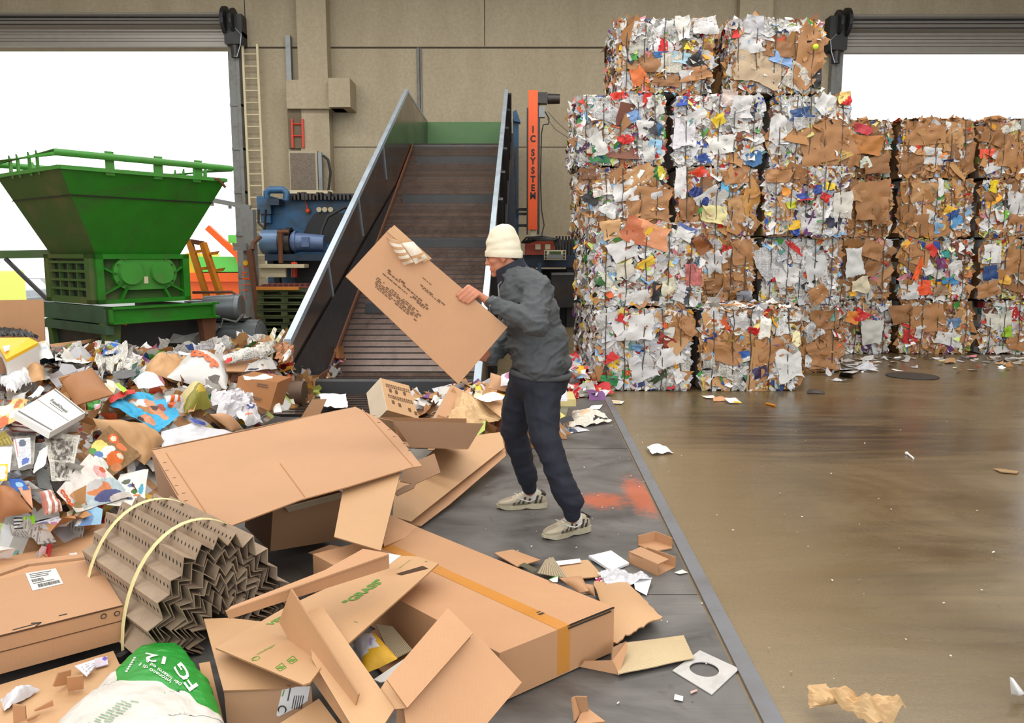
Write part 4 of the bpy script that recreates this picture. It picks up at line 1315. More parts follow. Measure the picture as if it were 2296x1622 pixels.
BR1, BR2, BR3 = (172, 122, 76), (150, 104, 62), (188, 142, 94)
WT1, WT2, NW = (220, 218, 216), (206, 204, 204), (196, 192, 182)
RD, BLK, DBL, LBL = (204, 36, 34), (34, 32, 34), (34, 50, 116), (140, 186, 220)
BL = [o for o in C.objects if o.name.startswith('paper_bale') and o.parent is None]
fl = {
    0: (8.5, [(1420, 735, 95, 60, 4, WT1), (1487, 762, 34, 40, 20, (150, 52, 34), 0, 'tri'), (1366, 800, 34, 26, 30, RD), (1362, 852, 50, 22, -8, (40, 130, 70)), (1380, 762, 70, 10, 40, WT1), (1428, 780, 24, 16, -6, (110, 150, 190)), (1480, 845, 50, 14, 35, (40, 60, 24)), (1440, 825, 60, 60, 20, WT2), (1542, 728, 34, 50, 20, BR1), (1505, 800, 60, 45, 15, WT1), (1520, 842, 20, 34, 20, WT1), (1340, 848, 30, 24, 0, BR2), (1395, 715, 18, 26, 60, RD)]),
    1: (8.5, [(1622, 790, 90, 50, -12, BR1), (1738, 785, 95, 46, 38, BR1), (1665, 800, 34, 26, 12, (50, 92, 168), 0, None, WT1), (1770, 820, 60, 70, 10, WT1), (1660, 725, 40, 36, 20, WT2), (1690, 742, 26, 16, -10, RD), (1590, 820, 30, 60, 10, NW, 1), (1715, 735, 26, 50, -4, (236, 232, 222)), (1705, 835, 36, 26, 20, (60, 46, 80)), (1630, 835, 50, 30, -20, NW, 1), (1785, 760, 20, 34, 0, (236, 226, 180)), (1755, 735, 30, 34, 0, WT1, .8)]),
    2: (8.5, [(1448, 524, 110, 56, -18, (222, 150, 104), 0, None, (196, 110, 70)), (1370, 515, 44, 44, 10, (206, 160, 110)), (1536, 522, 42, 34, -24, WT1, 0, None, (90, 110, 170)), (1574, 548, 34, 44, 35, (140, 80, 34), 0, None, (90, 50, 30)), (1556, 616, 40, 52, 4, (204, 110, 104), .8), (1472, 655, 20, 42, -8, BLK), (1356, 628, 44, 30, -14, (222, 220, 200), 0, None, (60, 110, 60)), (1403, 610, 40, 34, 2, (214, 206, 190)), (1530, 660, 34, 40, -20, WT2, 0, None, (60, 62, 70)), (1500, 645, 36, 40, 10, (222, 216, 190)), (1400, 560, 70, 46, 20, WT1), (1450, 590, 40, 20, 30, (230, 190, 60)), (1430, 668, 60, 30, 10, WT1)]),
}


def feats(i, D, lst):
    for f in lst: feat(BL[i], D, *f)


for i_, (D_, lst_) in fl.items(): feats(i_, D_, lst_)
feats(5, D2, [(1850, 795, 80, 62, -6, BR1), (1852, 718, 66, 46, 6, BR2), (1822, 742, 36, 40, 40, WT2, .8), (1812, 810, 16, 30, 0, WT1)])
feats(7, D2, [(1630, 570, 24, 40, 0, WT1, 0, None, RD), (1600, 590, 36, 50, 10, WT2), (1665, 565, 50, 56, 10, BR1), (1610, 640, 60, 34, 10, BR2), (1668, 665, 34, 26, 20, (150, 150, 160))])
feats(8, D2, [(1722, 590, 52, 76, 24, WT2, 1), (1792, 570, 40, 46, 20, WT1, 1), (1765, 620, 44, 50, -6, WT1), (1830, 600, 50, 60, 10, WT2), (1735, 625, 10, 14, 0, RD), (1835, 660, 44, 40, 30, BR1), (1782, 555, 12, 46, 50, RD)])
feats(9, D2, [(1452, 455, 104, 72, -4, BR1), (1432, 395, 80, 40, 30, BR3), (1326, 445, 34, 26, -30, BLK), (1402, 430, 56, 44, 12, WT1), (1350, 425, 44, 30, 12, (228, 216, 208), 1), (1365, 470, 36, 30, -30, WT1), (1472, 445, 28, 30, 10, WT2), (1425, 395, 26, 32, -14, (236, 234, 228)), (1478, 388, 26, 30, 4, (222, 206, 60), 0, None, (40, 120, 60)), (1320, 390, 34, 24, 0, (110, 70, 44))])
feats(10, D2, [(1562, 432, 30, 26, -20, DBL), (1576, 456, 26, 22, 20, (36, 56, 128)), (1572, 385, 36, 24, -8, (222, 60, 30), 0, 'tri'), (1625, 420, 18, 22, 0, (90, 170, 214)), (1684, 456, 34, 70, -2, (196, 140, 70)), (1655, 470, 44, 60, 10, BR3), (1526, 410, 26, 70, 0, WT1), (1585, 440, 60, 24, 30, WT1), (1540, 470, 36, 50, 0, BR2), (1600, 480, 60, 40, -8, (222, 210, 150)), (1650, 395, 60, 34, 6, BR1)])
feats(11, D2 - .12, [(1852, 438, 26, 26, -20, RD, 0, None, (140, 160, 180)), (1862, 418, 20, 16, 0, (240, 206, 40)), (1762, 430, 18, 24, 30, (230, 150, 50), 0, 'round'), (1800, 440, 26, 16, 20, (44, 70, 150)), (1835, 425, 20, 20, 0, (44, 70, 150)), (1775, 460, 22, 16, 10, (190, 196, 40)), (1890, 460, 44, 60, 0, (206, 200, 190)), (1745, 395, 60, 30, 0, BR1), (1812, 505, 40, 34, 0, WT2), (1870, 500, 34, 24, 0, (40, 40, 60)), (1780, 505, 30, 20, 10, (226, 180, 40))])
feats(12, D2, [(1404, 312, 40, 22, 0, RD, 0, 'round'), (1467, 285, 40, 28, -30, (52, 52, 58), 0, None, (40, 90, 130)), (1346, 345, 44, 40, -6, (44, 116, 70), 0, None, (190, 40, 40)), (1470, 330, 28, 34, 4, (150, 196, 226)), (1362, 252, 54, 40, -28, WT2, 1), (1340, 325, 36, 50, 20, (206, 204, 200)), (1450, 285, 44, 36, 20, WT1), (1455, 340, 30, 44, -4, (206, 204, 200), .4), (1385, 215, 34, 16, 10, (214, 50, 30)), (1462, 228, 26, 24, 20, WT1), (1410, 232, 40, 24, 8, WT1, .6), (1420, 262, 30, 26, 20, (120, 156, 206)), (1452, 222, 22, 24, 0, (210, 44, 30))])
feats(13, D2, [(1612, 270, 28, 24, 30, (240, 206, 50)), (1560, 262, 50, 26, 34, WT1), (1580, 355, 40, 20, 4, (50, 84, 160), 0, None, WT1), (1636, 220, 36, 34, 0, (226, 206, 196), .6), (1690, 355, 34, 36, 30, (60, 110, 160)), (1535, 300, 50, 60, 0, (222, 218, 224)), (1620, 325, 60, 40, 10, (228, 226, 220)), (1645, 305, 40, 18, -10, (120, 60, 30)), (1660, 240, 50, 50, 0, WT2)])
feats(14, D2 + .05, [(1852, 318, 120, 92, 18, BR1), (1895, 220, 28, 30, -4, (236, 200, 120), 0, None, RD), (1795, 255, 44, 24, 10, (50, 80, 130)), (1745, 290, 40, 60, 0, WT1), (1850, 232, 44, 36, 60, WT1), (1800, 275, 40, 30, 14, WT2, 1), (1810, 295, 26, 26, 20, (206, 196, 120)), (1890, 345, 34, 26, 30, (186, 150, 80))])
feats(15, D2 + .05, [(1482, 104, 34, 38, 0, (206, 30, 36), 0, 'round', (226, 220, 224)), (1482, 122, 34, 12, 6, (50, 110, 170)), (1500, 140, 58, 44, 2, (206, 200, 186), .8), (1560, 135, 44, 30, -10, (40, 38, 38), 0, 'tri'), (1432, 172, 34, 40, 30, (226, 120, 60)), (1528, 130, 40, 24, -10, (170, 206, 220)), (1542, 100, 30, 22, 0, (226, 200, 40), 0, None, (90, 80, 30)), (1582, 58, 54, 36, 6, WT1, .4), (1532, 62, 30, 50, 6, (228, 226, 218)), (1430, 105, 40, 40, -6, NW, .9), (1455, 140, 44, 40, 20, BR2), (1560, 165, 70, 30, 10, BR1), (1495, 180, 60, 26, -6, BR2), (1540, 175, 30, 34, 12, WT2)])
feats(16, D2 + .05, [(1815, 130, 62, 120, -4, BR1), (1700, 150, 110, 76, -6, (190, 166, 136)), (1788, 175, 56, 52, -30, (214, 206, 192), .9), (1752, 132, 50, 24, -20, (130, 164, 210)), (1832, 175, 22, 44, -20, BLK, 0, 'tri'), (1650, 76, 16, 20, 0, RD), (1690, 55, 44, 40, -8, (190, 190, 194)), (1745, 110, 60, 34, -6, BR2), (1680, 100, 60, 40, 10, WT2), (1790, 62, 50, 24, 30, WT1)])
m = MB(); m.ball(pd(1829, 105, D2 - .06), .035, 7); part(m, 'lime_ball', M('lime_ball', s2l(206, 226, 60), .7), BL[16], True, 80)
for i_, lst_ in ((17, [(1955, 745, 50, 60, 0, (206, 204, 196)), (1928, 705, 34, 30, 20, RD, 0, 'tri'), (1912, 712, 30, 30, -10, (230, 140, 50))]), (18, [(2080, 715, 80, 66, 6, BR1), (2040, 755, 32, 34, 0, (190, 26, 34)), (2020, 705, 50, 44, 10, BR2), (2125, 760, 60, 30, -10, WT1), (2060, 745, 20, 30, 0, WT2), (2140, 725, 30, 24, 20, (110, 140, 180))]), (19, [(2240, 720, 60, 40, 10, (214, 210, 196)), (2258, 745, 20, 26, 0, (150, 190, 40)), (2280, 770, 50, 34, 0, BR1)]),
                 (20, [(1916, 588, 40, 66, 8, (230, 230, 228)), (1955, 560, 50, 40, -20, BR1), (1955, 600, 34, 34, 20, BR2), (1930, 640, 40, 34, 10, (222, 210, 180)), (1912, 660, 18, 10, 0, (240, 176, 40))]), (21, [(2062, 600, 14, 66, -22, (236, 96, 30)), (2072, 645, 34, 36, 0, (230, 84, 36)), (2110, 590, 20, 26, 10, (120, 50, 110)), (2090, 560, 20, 30, 40, (206, 50, 40)), (2120, 570, 18, 16, 0, (40, 140, 130)), (2130, 630, 34, 16, 0, (60, 130, 180)), (2142, 600, 34, 28, 20, WT1), (2060, 560, 60, 30, 10, BR1), (2040, 655, 40, 34, 0, WT2), (2110, 650, 34, 24, 0, (150, 120, 90)), (2080, 600, 24, 34, 30, WT1)]), (22, [(2220, 612, 34, 34, 10, (40, 72, 128)), (2215, 650, 50, 34, 16, BR1), (2280, 585, 50, 60, 0, BR1), (2225, 570, 40, 44, 0, WT1), (2252, 628, 22, 20, 0, (226, 170, 60))]),
                 (23, [(1955, 450, 80, 90, 2, BR1), (1925, 430, 40, 40, 10, BR3), (1975, 480, 40, 50, 0, BR2)]), (24, [(2075, 430, 66, 40, 6, BR3), (2130, 480, 34, 34, -20, (50, 90, 160), 0, None, (230, 180, 50)), (2148, 500, 26, 30, -20, (90, 150, 200), 0, None, WT1), (2110, 420, 14, 40, 4, WT1), (2035, 480, 36, 44, 0, BR2), (2075, 480, 36, 26, -30, WT2), (2105, 515, 50, 34, 14, BR1), (2104, 512, 20, 24, 0, (120, 160, 200))]), (25, [(2228, 418, 22, 28, -6, (236, 206, 40)), (2243, 480, 22, 34, 8, WT1), (2254, 484, 14, 24, -20, (120, 190, 60)), (2228, 440, 44, 20, 0, BR2), (2280, 460, 40, 60, 4, WT2), (2280, 500, 40, 40, 0, BR1)]),
                 (26, [(1945, 325, 70, 44, -4, (190, 124, 60)), (1965, 370, 60, 40, 10, BR2), (1935, 290, 40, 20, -20, (196, 60, 70)), (1940, 365, 24, 24, 20, (216, 222, 206)), (1915, 345, 34, 60, 0, BR1)]), (27, [(2075, 300, 90, 50, 0, BR1), (2140, 310, 40, 60, -8, BR3), (2090, 340, 44, 18, -4, (216, 216, 214)), (2098, 360, 54, 20, 2, WT2), (2050, 330, 24, 14, 50, WT1), (2060, 332, 14, 12, 0, (236, 70, 50)), (2116, 348, 16, 12, 0, (230, 130, 40)), (2045, 370, 50, 40, 0, BR2), (2126, 282, 12, 18, 0, WT1), (2152, 350, 26, 26, 0, WT2), (2170, 355, 30, 60, 0, BR2)]), (28, [(2214, 344, 34, 20, 6, (236, 84, 60)), (2238, 350, 26, 20, -24, WT2), (2265, 345, 60, 60, -14, BR1), (2235, 310, 70, 34, -20, BR2), (2265, 285, 40, 24, 20, (222, 218, 204), .8), (2225, 375, 40, 20, 20, WT2)])):
    feats(i_, D3, lst_)
# ------------------------------------------------------------------ sheets that lie on things
def fbm(p, s=1.0, seed=0.0):
    return noise.noise(Vector((p[0] * s + seed, p[1] * s - seed, p[2] * s + 2 * seed)))


class Sheet:
    """a bilinear patch through four corners (seen left-top, right-top, right-bottom, left-bottom) with a bulge and crumple"""
    def __init__(s, c, bulge=0., crumple=0., freq=9., seed=0., prof=.6, up=None):
        s.c = [np.asarray(x, float) for x in c]
        n = np.cross(s.c[1] - s.c[3], s.c[0] - s.c[2]); n = unit(n)
        ctr = sum(s.c) / 4
        if np.dot(n, EYE - ctr) < 0: n = -n
        s.n = n if up is None else unit(n + np.asarray(up))
        s.bulge, s.crumple, s.freq, s.seed, s.prof = bulge, crumple, freq, seed, prof
        s.w = (np.linalg.norm(s.c[1] - s.c[0]) + np.linalg.norm(s.c[2] - s.c[3])) / 2
        s.h = (np.linalg.norm(s.c[3] - s.c[0]) + np.linalg.norm(s.c[2] - s.c[1])) / 2

    def at(s, u, v):
        p = (s.c[0] * (1 - u) + s.c[1] * u) * (1 - v) + (s.c[3] * (1 - u) + s.c[2] * u) * v
        uu, vv = min(max(u, 0), 1), min(max(v, 0), 1)
        d = s.bulge * (max(0, math.sin(math.pi * uu)) * max(0, math.sin(math.pi * vv))) ** s.prof
        q = p * s.freq
        d += s.crumple * (noise.noise(Vector(q + s.seed)) + .5 * abs(noise.noise(Vector(q * 2.3 - s.seed))))
        return p + s.n * d

    def mesh(s, name, mat, nu=12, nv=12, paint=None, parent=None, th=0.0, label=None, cat=None, group=None, jag=0.0, seed=1, smooth=True):
        rng = random.Random(seed)
        V, uv = [], []
        for i in range(nu + 1):
            for j in range(nv + 1):
                u, v = i / nu, j / nv
                if jag and (i in (0, nu) or j in (0, nv)):
                    u += rng.uniform(-jag, jag); v += rng.uniform(-jag, jag)
                V.append(s.at(u, v)); uv.append((u * s.w, v * s.h))
        Fc, cols, pats = [], [], []
        k = nv + 1
        for i in range(nu):
            for j in range(nv):
                o = i * k + j
                Fc.append((o, o + k, o + k + 1, o + 1))
                if paint:
                    c, p = paint((i + .5) / nu, (j + .5) / nv)
                    cols.append((*c, 1.0)); pats.append(p)
        if th:                              # give the board its thickness, away from the seen face
            nV = len(V)
            V = V + [p - s.n * th for p in V]; uv = uv + uv
            nf = len(Fc)
            Fc = Fc + [tuple(nV + q for q in reversed(f)) for f in Fc]
            ring = [i * k for i in range(nu)] + [nu * k + j for j in range(nv)] + [i * k + nv for i in range(nu, 0, -1)] + [j for j in range(nv, 0, -1)]
            for a_, b_ in zip(ring, ring[1:] + ring[:1]): Fc.append((a_, b_, nV + b_, nV + a_))
            if paint:
                cols = cols + cols + [cols[0]] * len(ring); pats = pats + pats + [0.0] * len(ring)
        at_ = {'col': cols, 'pat': pats, 'uv': uv} if paint else None
        mi = None
        if th and isinstance(mat, (list, tuple)): mi = [0] * (2 * nu * nv) + [1] * (2 * (nu + nv))
        o = link_mesh(name, V, Fc, mat, parent, mi, smooth, 35, bool(th), at_)
        if label: tag(o, label, cat, group)
        return o

    def text(s, txt, size, u, v, right=(1, 0), mat=None, parent=None, name='lettering', lift=.003, ext=0., sx=1.0, upv=None):
        """lettering laid on the sheet; size in metres; right = reading direction in (u, v)"""
        vv, ff = text_geo(txt, size, ext, True)
        ru = V3(right[0] * s.w, right[1] * s.h, 0); ru = ru / np.linalg.norm(ru)
        upd = V3(ru[1], -ru[0], 0) if upv is None else V3(upv[0] * s.w, upv[1] * s.h, 0) / np.linalg.norm((upv[0] * s.w, upv[1] * s.h))
        P = []
        for q in vv:
            d = ru * q[0] * sx + upd * q[1]
            P.append(s.at(u + d[0] / s.w, v + d[1] / s.h) + s.n * lift)
        return link_mesh(name, P, ff, mat, parent, recalc=False)


# ------------------------------------------------------------------ the heap of loose paper on the left
def smooth01(t):
    t = max(0., min(1., t)); return t * t * (3 - 2 * t)


def heap(x, y):
    e = smooth01((-2.02 - x - .12 * math.sin(y * 3)) / .55) * smooth01((9.7 - y + .45 * (x + 5)) / 1.2) * smooth01((y - 3.15) / .55)
    n_ = .42 + .14 * noise.noise(Vector((x * .9, y * .9, 0))) + .07 * noise.noise(Vector((x * 2.7, y * 2.7, 3)))
    return max(0., e * n_)


def ph(px, py, lift=0.0):
    """point of the heap's surface seen at a photo pixel, raised by lift"""
    r = ray(px, py)
    D = 3.2
    while D < 11:
        p = EYE + r * (D / r[1])
        if p[2] <= heap(p[0], p[1]) + lift + .002: break
        D += .02
    return p


def proj(p):
    d = np.asarray(p) - EYE
    z_ = d[1] * CP - d[2] * SP
    return CX + F * d[0] / z_, CY - F * (d[1] * SP + d[2] * CP) / z_


# loose scraps keep off the bigger sheets that lie on top of the heap
KEEP = [(112, 922, 62), (255, 1010, 58), (212, 1088, 62), (325, 922, 58), (140, 1025, 46), (290, 985, 50), (440, 976, 60), (200, 1156, 26), (285, 1096, 44), (445, 840, 52), (195, 868, 40), (40, 1010, 40), (30, 1130, 40), (110, 1130, 20), (435, 900, 30), (520, 915, 40), (575, 885, 44)]
rng = np.random.default_rng(5)
S = Scraps()
gx, gy = np.linspace(-7.6, -1.9, 96), np.linspace(3.1, 10.6, 110)
Vh = np.array([(x, y, heap(x, y) - .03 if heap(x, y) > .0 else -.0) for x in gx for y in gy])
Vh[:, 2] = np.maximum(Vh[:, 2], .003)
fh, ch = [], []
for i in range(95):
    for j in range(109):
        f = (i * 110 + j, (i + 1) * 110 + j, (i + 1) * 110 + j + 1, i * 110 + j + 1)
        if max(Vh[k][2] for k in f) > .01:
            fh.append(f); ch.append(pick(rng, (.45, .4, .15))[0] * .7)
S.solid(Vh, fh, ch)
cnt = 0
while cnt < 3200:
    x, y = rng.uniform(-7.4, -1.95), rng.uniform(3.2, 10.4)
    h = heap(x, y)
    if h < .05: continue
    qx, qy = proj((x, y, h))
    if any((qx - a) ** 2 + ((qy - b) * 1.3) ** 2 < r * r for a, b, r in KEEP): continue
    e = .05
    n = unit(V3(heap(x - e, y) - heap(x + e, y), heap(x, y - e) - heap(x, y + e), 2 * e) + rng.normal(0, .35, 3))
    t, b, n = frame(n, rng.normal(0, 1, 3))
    sz = rng.uniform(.05, .24) * (1 if rng.random() < .7 else .5)
    asp = rng.uniform(.6, 1.5)
    col, pat = pick(rng, (.62, .22, .16))
    S.add(V3(x, y, h + rng.uniform(-.04, .025)), t, b, n, sz * asp ** .5, sz / asp ** .5, col, pat, rng, .16, 5 if sz > .15 else 4, CO[rng.integers(len(CO))] if rng.random() < .16 else None)
    cnt += 1
o = S.build('loose_paper_heap', loc=(-4.6, 6.5, 0))
tag(o, 'heap of loose mixed waste paper spread between the shredder and the cardboard boxes', 'paper heap', kind='stuff')

# paints -----------------------------------------------------------
def P_plain(c, pat=0.0, j=.04, seed=1):
    r = random.Random(seed)
    def f(u, v):
        k = 1 + r.uniform(-j, j); return (c[0] * k, c[1] * k, c[2] * k), pat
    return f


def P_news(seed=1, photo=((.1, .12, .55, .5),), base=C255(214, 210, 200)):
    r = random.Random(seed)
    def f(u, v):
        for (a, b, c, d) in photo:
            if a < u < c and b < v < d:
                q = noise.noise(Vector((u * 9 + seed, v * 11, seed * 3.))) + .4 * noise.noise(Vector((u * 24, v * 26, seed))); k = .06 if q < -.25 else .14 if q < 0 else .28 if q < .2 else .5; return (k * 1.05, k * .95, k * .85), 0.
        return tuple(base), 1.0
    return f


def P_blobs(base, blobs, pat=0.0, j=.05, seed=2):
    r = random.Random(seed)
    def f(u, v):
        c = base; p = pat
        for (cu, cv, ru, rv, col) in blobs:
            if ((u - cu) / ru) ** 2 + ((v - cv) / rv) ** 2 < 1: c = col; p = 0.
        k = 1 + r.uniform(-j, j)
        return (c[0] * k, c[1] * k, c[2] * k), p
    return f


def P_stripes(c1, c2, n, along=0):
    def f(u, v): return (tuple(c1) if int((u if along == 0 else v) * n * 2) % 2 else tuple(c2)), 0.
    return f


def item(name, px, label, cat, paint=None, mat=None, lift=.04, bulge=0., crumple=.02, freq=8., nu=30, nv=26, th=0., jag=.0, seed=1, group=None, lifts=None, prof=.6, smooth=True):
    cs = [ph(x, y, lift if lifts is None else lifts[i]) for i, (x, y) in enumerate(px)]
    s = Sheet(cs, bulge, crumple, freq, seed * 1.7, prof)
    o = s.mesh(name, mat if mat is not None else PAPER, nu, nv, paint, None, th, label, cat, group, jag, seed, smooth)
    return s, o


wht, crm, nwp = C255(238, 236, 232), C255(232, 222, 196), C255(212, 208, 198)
rd, orr, bl, cy, gr, ye = C255(206, 40, 34), C255(232, 96, 36), C255(44, 78, 168), C255(40, 164, 212), C255(84, 150, 70), C255(244, 190, 30)
br, dbr, skin, blk = C255(176, 122, 70), C255(128, 82, 44), C255(206, 140, 104), C255(30, 28, 30)

item('newspaper_spread', [(122, 794), (229, 763), (215, 812), (123, 815)], 'open newspaper with red print on top of the heap below the shredder', 'newspaper', P_blobs(wht, [(.75, .35, .16, .3, C255(210, 120, 110)), (.85, .75, .12, .2, C255(206, 100, 96)), (.3, .6, .1, .1, C255(226, 190, 186))], .7), lift=.08, crumple=.03)
item('magazine', [(232, 778), (264, 763), (266, 790), (229, 801)], 'blue and white magazine beside the red printed newspaper', 'magazine', P_blobs(C255(60, 120, 210), [(.5, .6, .25, .2, wht), (.2, .2, .2, .15, wht), (.6, .62, .08, .08, rd)]), lift=.1, crumple=.03)
item('newspaper_sheet', [(212, 812), (285, 768), (288, 800), (228, 849)], 'crumpled grey newspaper below the blue magazine', 'newspaper', P_news(4, ((.0, .5, .25, 1.),)), lift=.1, crumple=.07, freq=11)
item('newspaper_sheet', [(270, 806), (308, 812), (300, 842), (255, 848)], 'small crumpled news page left of the brown sack, over dark sheets', 'newspaper', P_news(5, ((.1, .6, .8, 1.),)), lift=.08, crumple=.06, freq=11)
item('brown_paper_sack', [(315, 832), (420, 803), (402, 852), (328, 848)], 'crumpled brown paper sack left of the white carrier bag', 'paper sack', mat=KRAFT, lift=.04, bulge=.14, crumple=.05, freq=7)
sb, ob = item('carrier_bag', [(434, 803), (514, 828), (508, 876), (374, 850)], 'white plastic carrier bag with orange lettering on the heap', 'carrier bag', mat=M('white_plastic', s2l(206, 203, 200), .35, var=.05), lift=.06, bulge=.2, crumple=.03, freq=5, nu=44, nv=36)
sb.text('coop', .18, .56, .58, (1, .12), M('orange_print', s2l(240, 96, 40), .4), ob, lift=.014, ext=.012)
m = MB()
m.tube([ph(412, 868, .1), ph(440, 880, .14), ph(466, 866, .12), ph(478, 872, .14)], .012, 6); part(m, 'handle', WHITE, ob, True)
bxp = [ph(134, 848, .28), ph(207, 829, .28), ph(256, 884, .16), ph(170, 912, .1)]
s = Sheet(bxp, .05, .02, 5, 3.); o = s.mesh('paper_bag', M('kraft_shaded', s2l(150, 100, 58), .6, var=.15, scale=5), 14, 12, None, None, .01, 'big brown paper bag with a dark folded front behind the white pizza box', 'paper bag')  # darker kraft paints the shadowed front of the bag
m = MB(); m.plate([ph(132, 848, .29), ph(207, 828, .3), ph(210, 838, .26), ph(140, 862, .24)], .01); part(m, 'folded_rim', [KRAFT, EDGE], o)
# pizza box
pc = [ph(32, 926, .22), ph(124, 871, .22), ph(192, 925, .22), ph(112, 970, .22)]
s = Sheet(pc, .0, .0); pb = s.mesh('pizza_box', PAPER, 24, 24, P_blobs(C255(226, 223, 220), [], 0., .015), None, .035, 'white pizza box with thin dark script lettering lying on the heap', 'pizza box')
SCI = M('script_ink', s2l(50, 66, 58), .5)
s.text('FratelliOnesti', .085, .68, .50, (-.02, 1), SCI, pb, sx=.58, ext=.001)
m = MB()
for k in range(9): m.prism([s.at(.60, .30 + k * .045) + s.n * .002, s.at(.612, .30 + k * .045) + s.n * .002, s.at(.612, .33 + k * .045) + s.n * .002, s.at(.60, .33 + k * .045) + s.n * .002], s.n * .0005)
part(m, 'small_print', SCI, pb)
for u0, u1, c_ in ((.94, .965, GREYP), (.055, .08, GREYP), (.5, .506, GREYP)):
    m = MB(); m.prism([s.at(u0, .02) + s.n * .002, s.at(u1, .02) + s.n * .002, s.at(u1, .98) + s.n * .002, s.at(u0, .98) + s.n * .002], s.n * .001); part(m, 'crease', c_, pb)
item('booklet', [(26, 940), (82, 952), (92, 972), (26, 968)], 'dark red and white striped booklet under the left corner of the pizza box', 'booklet', P_stripes(C255(120, 10, 22), C255(222, 220, 216), 3, 1), lift=.1, crumple=.01)
item('leaflet', [(-6, 912), (66, 893), (38, 946), (-6, 966)], 'leaflet with an orange and cream food picture left of the pizza box', 'leaflet', P_blobs(C255(240, 190, 120), [(.3, .3, .3, .25, C255(250, 236, 206)), (.2, .8, .3, .25, orr), (.7, .25, .15, .2, C255(190, 110, 40)), (.65, .6, .2, .15, C255(250, 240, 220))], 0, .12), lift=.14, crumple=.03)
item('poster', [(245, 905), (316, 876), (405, 926), (352, 972)], 'torn cyan poster with pictured people beside the brown bag', 'poster', P_blobs(cy, [(.5, .38, .2, .3, br), (.62, .3, .1, .12, C255(230, 236, 240)), (.5, .2, .08, .1, wht), (.75, .4, .08, .14, skin), (.2, .7, .14, .16, skin), (.62, .65, .12, .2, skin), (.66, .55, .09, .09, C255(70, 40, 30)), (.8, .66, .08, .1, C255(150, 60, 40)), (.12, .6, .06, .09, C255(70, 40, 30)), (.6, .8, .1, .12, skin)]), lift=.12, crumple=.035, nu=54, nv=54)
item('red_leaflet', [(243, 890), (295, 873), (306, 880), (248, 902)], 'narrow red leaflet above the cyan poster', 'leaflet', P_plain(rd), lift=.14, crumple=.02)
item('lime_card', [(259, 860), (267, 859), (286, 876), (276, 881)], 'small lime green card behind the red leaflet', 'card', P_plain(C255(176, 214, 40)), lift=.16, crumple=.01, nu=4, nv=4)
item('white_sheet', [(362, 968), (430, 950), (530, 972), (362, 1004)], 'broad flat white sheet just behind the tilted brown box', 'paper sheet', P_plain(C255(236, 236, 244)), lift=.1, crumple=.015)
item('kraft_bag', [(200, 946), (316, 944), (368, 990), (318, 1050)], 'empty brown kraft bag below the cyan poster', 'paper bag', mat=KRAFT, lift=.08, bulge=.08, crumple=.04, freq=5, nu=20, nv=16)
item('photo_newspaper', [(97, 972), (180, 976), (158, 1078), (117, 1077)], 'newspaper page with two dark photographs in front of the pizza box', 'newspaper', P_news(7, ((.16, .12, .85, .58), (.2, .64, .85, .94))), lift=.12, crumple=.01, nu=34, nv=44)
item('newspaper_stack', [(-8, 968), (80, 966), (76, 1046), (-8, 1052)], 'folded grey newspapers at the left edge of the heap', 'newspaper', P_news(8, ((.05, .1, .3, .18),), C255(200, 196, 188)), lift=.08, crumple=.02, th=.02)
item('letter_page', [(30, 988), (68, 982), (70, 1040), (42, 1052)], 'small printed letter page lying on the folded grey newspapers', 'letter', P_blobs(C255(224, 226, 232), [(.5, .2, .22, .14, C255(70, 80, 100)), (.1, .3, .06, .3, C255(200, 120, 120)), (.55, .85, .3, .12, C255(60, 90, 170))], .9), lift=.14, crumple=.01, nu=14, nv=18)
item('white_letter', [(-6, 1004), (28, 1002), (22, 1060), (-6, 1066)], 'plain lilac white letter at the left edge beside the letter page', 'letter', P_plain(C255(220, 222, 238), .2), lift=.13, crumple=.01)
item('yellow_coupon', [(-6, 1042), (18, 1040), (16, 1078), (-6, 1080)], 'cream coupon with a yellow frame at the left edge of the heap', 'coupon', P_blobs(ye, [(.5, .3, .42, .2, C255(250, 240, 210)), (.5, .7, .42, .2, C255(250, 236, 200))], .4), lift=.17, crumple=.0, nu=8, nv=10)
item('white_stub', [(88, 1012), (108, 1000), (100, 1046), (72, 1062)], 'torn white paper stub beside the newspaper with photographs', 'paper stub', P_plain(wht), lift=.15, crumple=.01, nu=5, nv=6, jag=.06)
item('grey_booklet', [(76, 1040), (108, 1058), (120, 1100), (88, 1094)], 'dark grey booklet under the white stub', 'booklet', P_plain(C255(86, 88, 86)), lift=.1, crumple=.01, th=.01)
